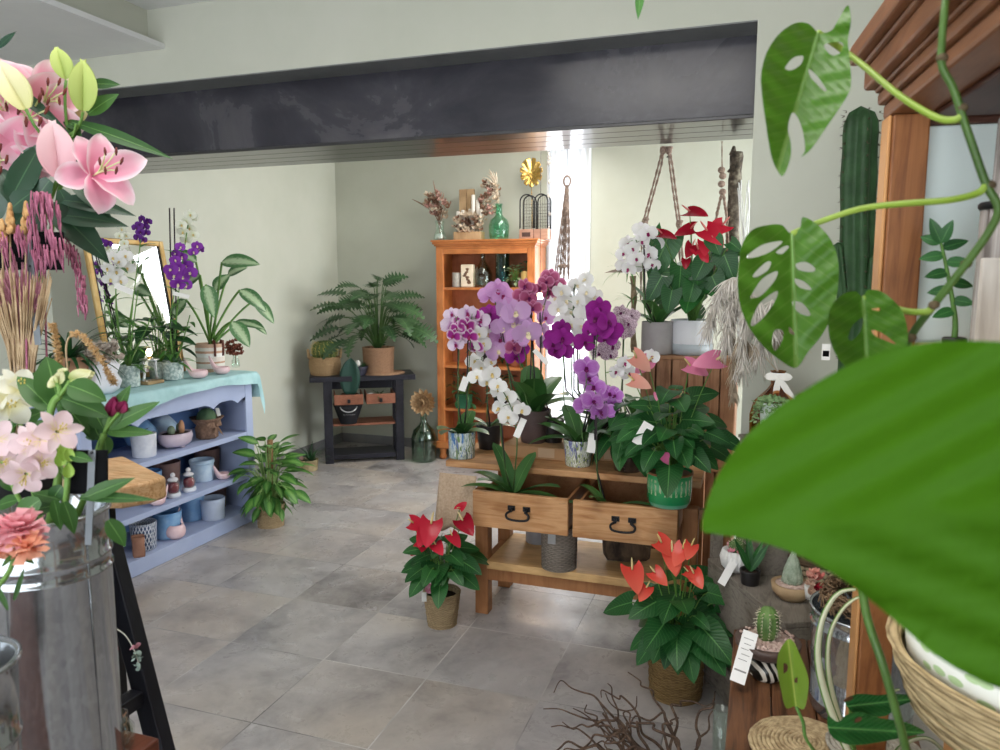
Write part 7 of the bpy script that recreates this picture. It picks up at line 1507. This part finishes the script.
# ---- monstera in a lined rope basket, its vine climbing past the camera
hbk = .085; rc = Dp(1080, 664, .95); rc = V((rc.x, rc.y, rc.z-hbk))
t = thing('wooden_box', 'honey coloured wooden box at the right edge under the lined rope basket', 'box', V((rc.x, rc.y, .5855))); MB().box((rc.x-.115, rc.y-.14, .5855), (rc.x+.2, rc.y+.12, rc.z-.0005)).build('box_body', wood('honey_wood', 'b27a42', 'c98f54', axis=0, rough=.4), t, bevel=.004)
t = thing('rope_basket', 'wide shallow rope basket with a leaf printed liner at the right edge', 'basket', rc)
basket(t, rc, .185, .215, hbk, weave('rope_weave', '8f7a58', 'cdb68c', 120, 60), 5, .012, soil=False)
fm, nt, b_ = nodes('leaf_print_liner'); vo = nt.nodes.new('ShaderNodeTexVoronoi'); vo.inputs['Scale'].default_value = 30; nt.links.new(coords(nt, (1, 1, 2)), vo.inputs['Vector']); r_ = ramp(nt, [(.3, 'b4cf9c'), (.36, 'eceee6')]); nt.links.new(vo.outputs['Distance'], r_.inputs['Fac']); nt.links.new(r_.outputs['Color'], b_.inputs['Base Color']); b_.inputs['Roughness'].default_value = .6
MB().lathe([(.19, hbk-.05), (.196, hbk+.005), (.2, hbk+.03), (.197, hbk+.03), (.192, hbk), (.185, hbk-.045), (0, hbk-.05)], rc, 56).build('liner', fm, t, label='white liner printed with green leaves')
c = Dp(915, 835, .86); zp = c.z; c = V((c.x, c.y, 0)); hbk = zp
t = thing('monstera', 'monstera with large holed leaves on a vine climbing past the amber cabinet', 'monstera', c); pot(t, c, .06, .07, zp, mat('grey_planter', '55585a', '66696b', rough=.5), wall=.005)
MSTEM = mat('monstera_stem', '3d5a26', '587a36', rough=.45); MPET = mat('monstera_petiole', '8aa838', 'a9c455', rough=.4, trans=.15); 
vine = [c+V((0, 0, hbk-.04)), Dp(910, 775, .83), Dp(905, 745, .8), Dp(885, 672, .78), Dp(866, 612, .8), Dp(862, 560, .82), Dp(872, 460, .84), Dp(890, 390, .84), Dp(909, 340, .8), Dp(934, 305, .76), Dp(966, 264, .73), Dp(990, 230, .71), Dp(998, 208, .7), Dp(986, 184, .7), Dp(974, 150, .7), Dp(963, 118, .7), Dp(953, 88, .7), Dp(942, 66, .7), Dp(942, 40, .7), Dp(945, 5, .7), Dp(948, -40, .72)]
pp = smooth_path(vine, 6); MB().tube(pp, [.0048-.0016*i/len(pp) for i in range(len(pp))], 8).build('vine', MSTEM, t)
for x, y in ((962, 108), (990, 185), (942, 58), (911, 338), (966, 264), (934, 305)): MB().ell(Dp(x, y, .7 if y < 190 else .75), (.0055, .0055, .0045), 8).build('node', mat('vine_node', '4a3f2c', '6a5a40', rough=.8), t)
M_ML = leafmat('monstera_leaf', '44701f', '558626', '7a9c4c', rough=.42, veins=9, trans=.28, spec=.4)
M_BIG = leafmat('big_near_leaf', '3c6a10', '4f8016', None, rough=.6, veins=5, trans=.3, spec=.12)
def mleaf(outline, holes, base, tip, d0, dtip, fold, petiole, curl=None, step=4, lm=None):
    bx, by = base; tx, ty = tip; ax, ay = tx-bx, ty-by; L = math.hypot(ax, ay); ax /= L; ay /= L
    def fn(x, y):
        u = ((x-bx)*ax+(y-by)*ay)/L; v = (-(x-bx)*ay+(y-by)*ax); dd = d0+(dtip-d0)*max(0, u)-fold*abs(v)/L*.3+.004*math.sin(u*22+abs(v)*.12)*min(1, abs(v)/20)
        if curl: dd += curl(u, v/L)
        return Dp(x, y, dd)
    wm = max(abs(-(x-bx)*ay+(y-by)*ax) for x, y in outline)
    uvf = lambda x, y: (.5+.5*(-(x-bx)*ay+(y-by)*ax)/wm, ((x-bx)*ax+(y-by)*ay)/L)
    b = MB(); sheet(b, outline, holes, fn, step, 0, uvf); lf = b.build('leaf', lm or M_ML, t)
    m = MB()
    if lm is None: m.tube([fn(bx+(tx-bx)*q/10, by+(ty-by)*q/10)+fw*(-.0006) for q in range(10)], [.0016-.00012*q for q in range(10)], 6)
    if lm is None: m.build('midrib', mat('pale_midrib', '6f9a50', '86ae62', rough=.4), lf)
    MB().tube(smooth_path(petiole+[fn(bx, by)], 6), .0035, 7).build('petiole', MPET, t)
W1 = lambda u, v: -.05*max(0, v)*(1 if u < .25 else .4) if v > 0 else 0
mleaf([(818, 33), (809, 24), (795, 23), (778, 35), (766, 54), (761, 75), (762, 95), (766, 125), (771, 155), (777, 170), (783, 176), (790, 160), (791, 145), (788, 128), (792, 113), (798, 118), (803, 132), (805, 150), (801, 157), (812, 148), (830, 122), (845, 100), (851, 85), (850, 62), (848, 40), (851, 22), (848, 5), (838, 20), (832, 30), (824, 33)],
 [[(785, 68), (793, 58), (803, 56), (801, 64), (792, 70)], [(809, 69), (818, 77), (826, 89), (824, 91), (816, 83), (810, 76)], [(824, 45), (836, 42), (843, 44), (840, 53), (831, 55)]], (818, 33), (793, 118), .82, .76, .3, [Dp(961, 116, .7), Dp(953, 120, .705), Dp(935, 117, .72), Dp(900, 96, .76), Dp(865, 67, .82), Dp(840, 48, .85)])
mleaf([(790, 233), (782, 225), (768, 225), (752, 230), (742, 245), (738, 270), (739, 300), (748, 325), (762, 345), (780, 360), (796, 368), (808, 352), (822, 335), (833, 312), (838, 285), (838, 260), (831, 240), (818, 225), (803, 217), (800, 228)],
 [[(747, 256), (762, 245), (780, 241), (781, 244), (768, 253), (752, 258)], [(776, 252), (785, 246), (789, 247), (782, 254)], [(753, 275), (765, 263), (771, 262), (768, 270), (757, 277)], [(751, 296), (762, 279), (777, 271), (775, 280), (762, 295), (753, 298)], [(751, 322), (760, 303), (777, 291), (775, 301), (764, 317), (753, 326)], [(772, 340), (775, 330), (783, 331), (782, 341), (775, 351)], [(796, 264), (806, 262), (815, 268), (812, 272), (799, 270)], [(794, 279), (803, 281), (811, 288), (809, 290), (799, 287)], [(792, 302), (802, 303), (810, 313), (808, 316), (798, 312)], [(789, 327), (794, 332), (795, 335), (790, 333)]],
 (792, 234), (796, 368), .86, .84, .25, [Dp(986, 184, .7), Dp(978, 193, .705), Dp(950, 200, .74), Dp(900, 204, .79), Dp(860, 209, .83), Dp(820, 222, .86)])
mleaf([(862, 297), (855, 291), (842, 295), (832, 305), (828, 320), (830, 340), (838, 358), (852, 372), (866, 380), (885, 372), (900, 360), (908, 340), (904, 315), (893, 300), (880, 291), (868, 290), (864, 296)],
 [[(871, 309), (880, 308), (879, 311)], [(872, 330), (882, 333), (896, 344), (884, 340), (874, 335)], [(848, 338), (853, 325), (863, 318), (861, 330), (853, 340)]], (863, 298), (868, 380), .8, .78, .3, [Dp(932, 308, .76), Dp(925, 312, .765), Dp(905, 311, .78), Dp(885, 305, .8)])
# the big near leaf
mleaf([(702, 530), (706, 505), (718, 475), (738, 445), (768, 415), (800, 393), (835, 372), (870, 356), (905, 346), (945, 341), (985, 341), (1030, 345), (1080, 360), (1130, 395), (1165, 450), (1175, 510), (1160, 580), (1130, 640), (1090, 675), (1045, 690), (1005, 690), (970, 676), (935, 655), (900, 625), (860, 592), (820, 566), (780, 548), (740, 538), (715, 534)],
 [], (1120, 505), (702, 530), .40, .44, .32, [c+V((.02, -.02, hbk-.04)), Dp(1010, 790, .7), Dp(1150, 700, .58), Dp(1200, 560, .48), Dp(1160, 515, .42)], step=14, lm=M_BIG)
# pothos, spider plant in the foreground
PC = V((Dp(868, 800, 1.15).x, Dp(868, 800, 1.15).y, 0))
t = thing('pothos', 'trailing pothos with one yellowing spotted leaf and dark green leaves', 'plant', PC); zp = Dp(868, 790, 1.15).z; pot(t, V((PC.x, PC.y, 0)), .06, .075, zp, MATS['terracotta'])
YM = leafmat('yellowing_leaf', '6f8f2c', '86a63c', 'b4c060', rough=.4, veins=0, trans=.25); pm_ = nt = None
def pl(outline, base, tip, d0, dt, fold, m, spots=()):
    bx, by = base; tx, ty = tip; L = math.hypot(tx-bx, ty-by); ax = (tx-bx)/L; ay = (ty-by)/L
    def fn(x, y): u = ((x-bx)*ax+(y-by)*ay)/L; v = -(x-bx)*ay+(y-by)*ax; return Dp(x, y, d0+(dt-d0)*u-fold*abs(v)/L*.3)
    wm = max(abs(-(x-bx)*ay+(y-by)*ax) for x, y in outline); b = MB(); sheet(b, outline, [], fn, 4, 0, lambda x, y: (.5+.5*(-(x-bx)*ay+(y-by)*ax)/wm, ((x-bx)*ax+(y-by)*ay)/L)); lf = b.build('leaf', m, t)
    for i, (x, y, rx, ry) in enumerate(spots): s = MB(); s.blade(fn(x, y-ry)-fw*.0008, fn(x, y+ry)-fn(x, y-ry), -fw, 2*ry*d0/F, 2*rx*d0/F, 'round', 5, 4); s.build('brown_spot', mat('dead_spot', '3f2418', '6a3f2a', rough=.7), lf)
    return fn(bx, by)
p1 = pl([(787, 640), (779, 652), (777, 668), (781, 690), (786, 708), (795, 706), (804, 709), (808, 692), (808, 676), (800, 655), (793, 641)], (796, 706), (788, 640), 1.08, 1.0, .5, YM, [(784, 670, 3.5, 7), (797, 682, 3, 5)]); MB().tube(smooth_path([V((PC.x, PC.y, zp-.02)), Dp(812, 748, 1.1), Dp(803, 722, 1.08), p1], 5), .0025, 6).build('petiole', STEM, t)
for ol, bs, tp_, sp in (([(838, 722), (828, 716), (829, 732), (840, 742), (858, 745), (880, 742), (910, 736), (925, 732), (905, 722), (880, 718), (862, 712), (848, 714)], (838, 728), (925, 733), [(858, 722, 4, 5)]), ([(845, 700), (858, 694), (878, 695), (896, 694), (921, 697), (900, 706), (885, 716), (868, 716), (852, 712)], (850, 706), (921, 698), [(848, 701, 5, 4)])):
    q = pl(ol, bs, tp_, 1.0, 1.02, .4, L_ANTH, sp); MB().tube(smooth_path([V((PC.x, PC.y, zp-.02)), Dp(855, 752, 1.05), q], 5), .0025, 6).build('petiole', STEM, t)
SPI = leafmat('spider_leaf', 'd8dcb8', 'e2e4c6', None, rough=.4, veins=0, trans=.25, edge='5f8a38')
SC = V((Dp(880, 800, 1.3).x, Dp(880, 800, 1.3).y, 0)); t = thing('spider_plant', 'spider plant with two arching white striped leaves before the zinc tub', 'plant', SC); zp = Dp(880, 790, 1.3).z; pot(t, SC, .05, .06, zp, BRP); b = MB()
def ribbon(pts, w_, d):
    pp = smooth_path([Dp(x, y, d) for x, y in pts], 8); k = len(pp); vs = []; uv = []
    for i, p in enumerate(pp):
        dv = (pp[min(i+1, k-1)]-pp[max(i-1, 0)]).normalized(); s = dv.cross(fw).normalized(); f = i/(k-1); hw = w_*d/F/2*min(1, 1.25-f*.9)*(.7+.3*min(1, f*5))
        for q in (-1, -.5, 0, .5, 1): vs.append(p+s*hw*q+fw*(.0035*(q*q))); uv.append((.5+q/2, f))
    b.add(vs, [(i*5+j, i*5+j+1, i*5+6+j, i*5+5+j) for i in range(k-1) for j in range(4)], 0, uv)
ribbon([(870, 790), (846, 745), (828, 700), (819, 660), (822, 625), (832, 602), (843, 592), (856, 590)], 9, 1.22); ribbon([(872, 790), (852, 750), (836, 705), (829, 668), (831, 635), (842, 612), (855, 600), (868, 596)], 6.5, 1.24); ribbon([(876, 790), (870, 740), (880, 700), (900, 690)], 6, 1.32); ribbon([(880, 790), (900, 750), (930, 740), (960, 770)], 6, 1.3); b.build('leaves', SPI, t)
# leaf tip hanging in from above
pt = Dp(641, -40, 1.3); t = thing('hanging_vine', 'tip of a small green leaf hanging in at the top picture edge', 'plant', V((pt.x, pt.y, 2.885))); MB().tube([V((pt.x, pt.y, 2.884)), pt, Dp(640, -10, 1.3)], .0015, 5).build('stem', STEM, t); b = MB(); leafpx(b, 641, -14, 638, 17, 9, 1.3, .2); b.build('leaf', L_MID, t)
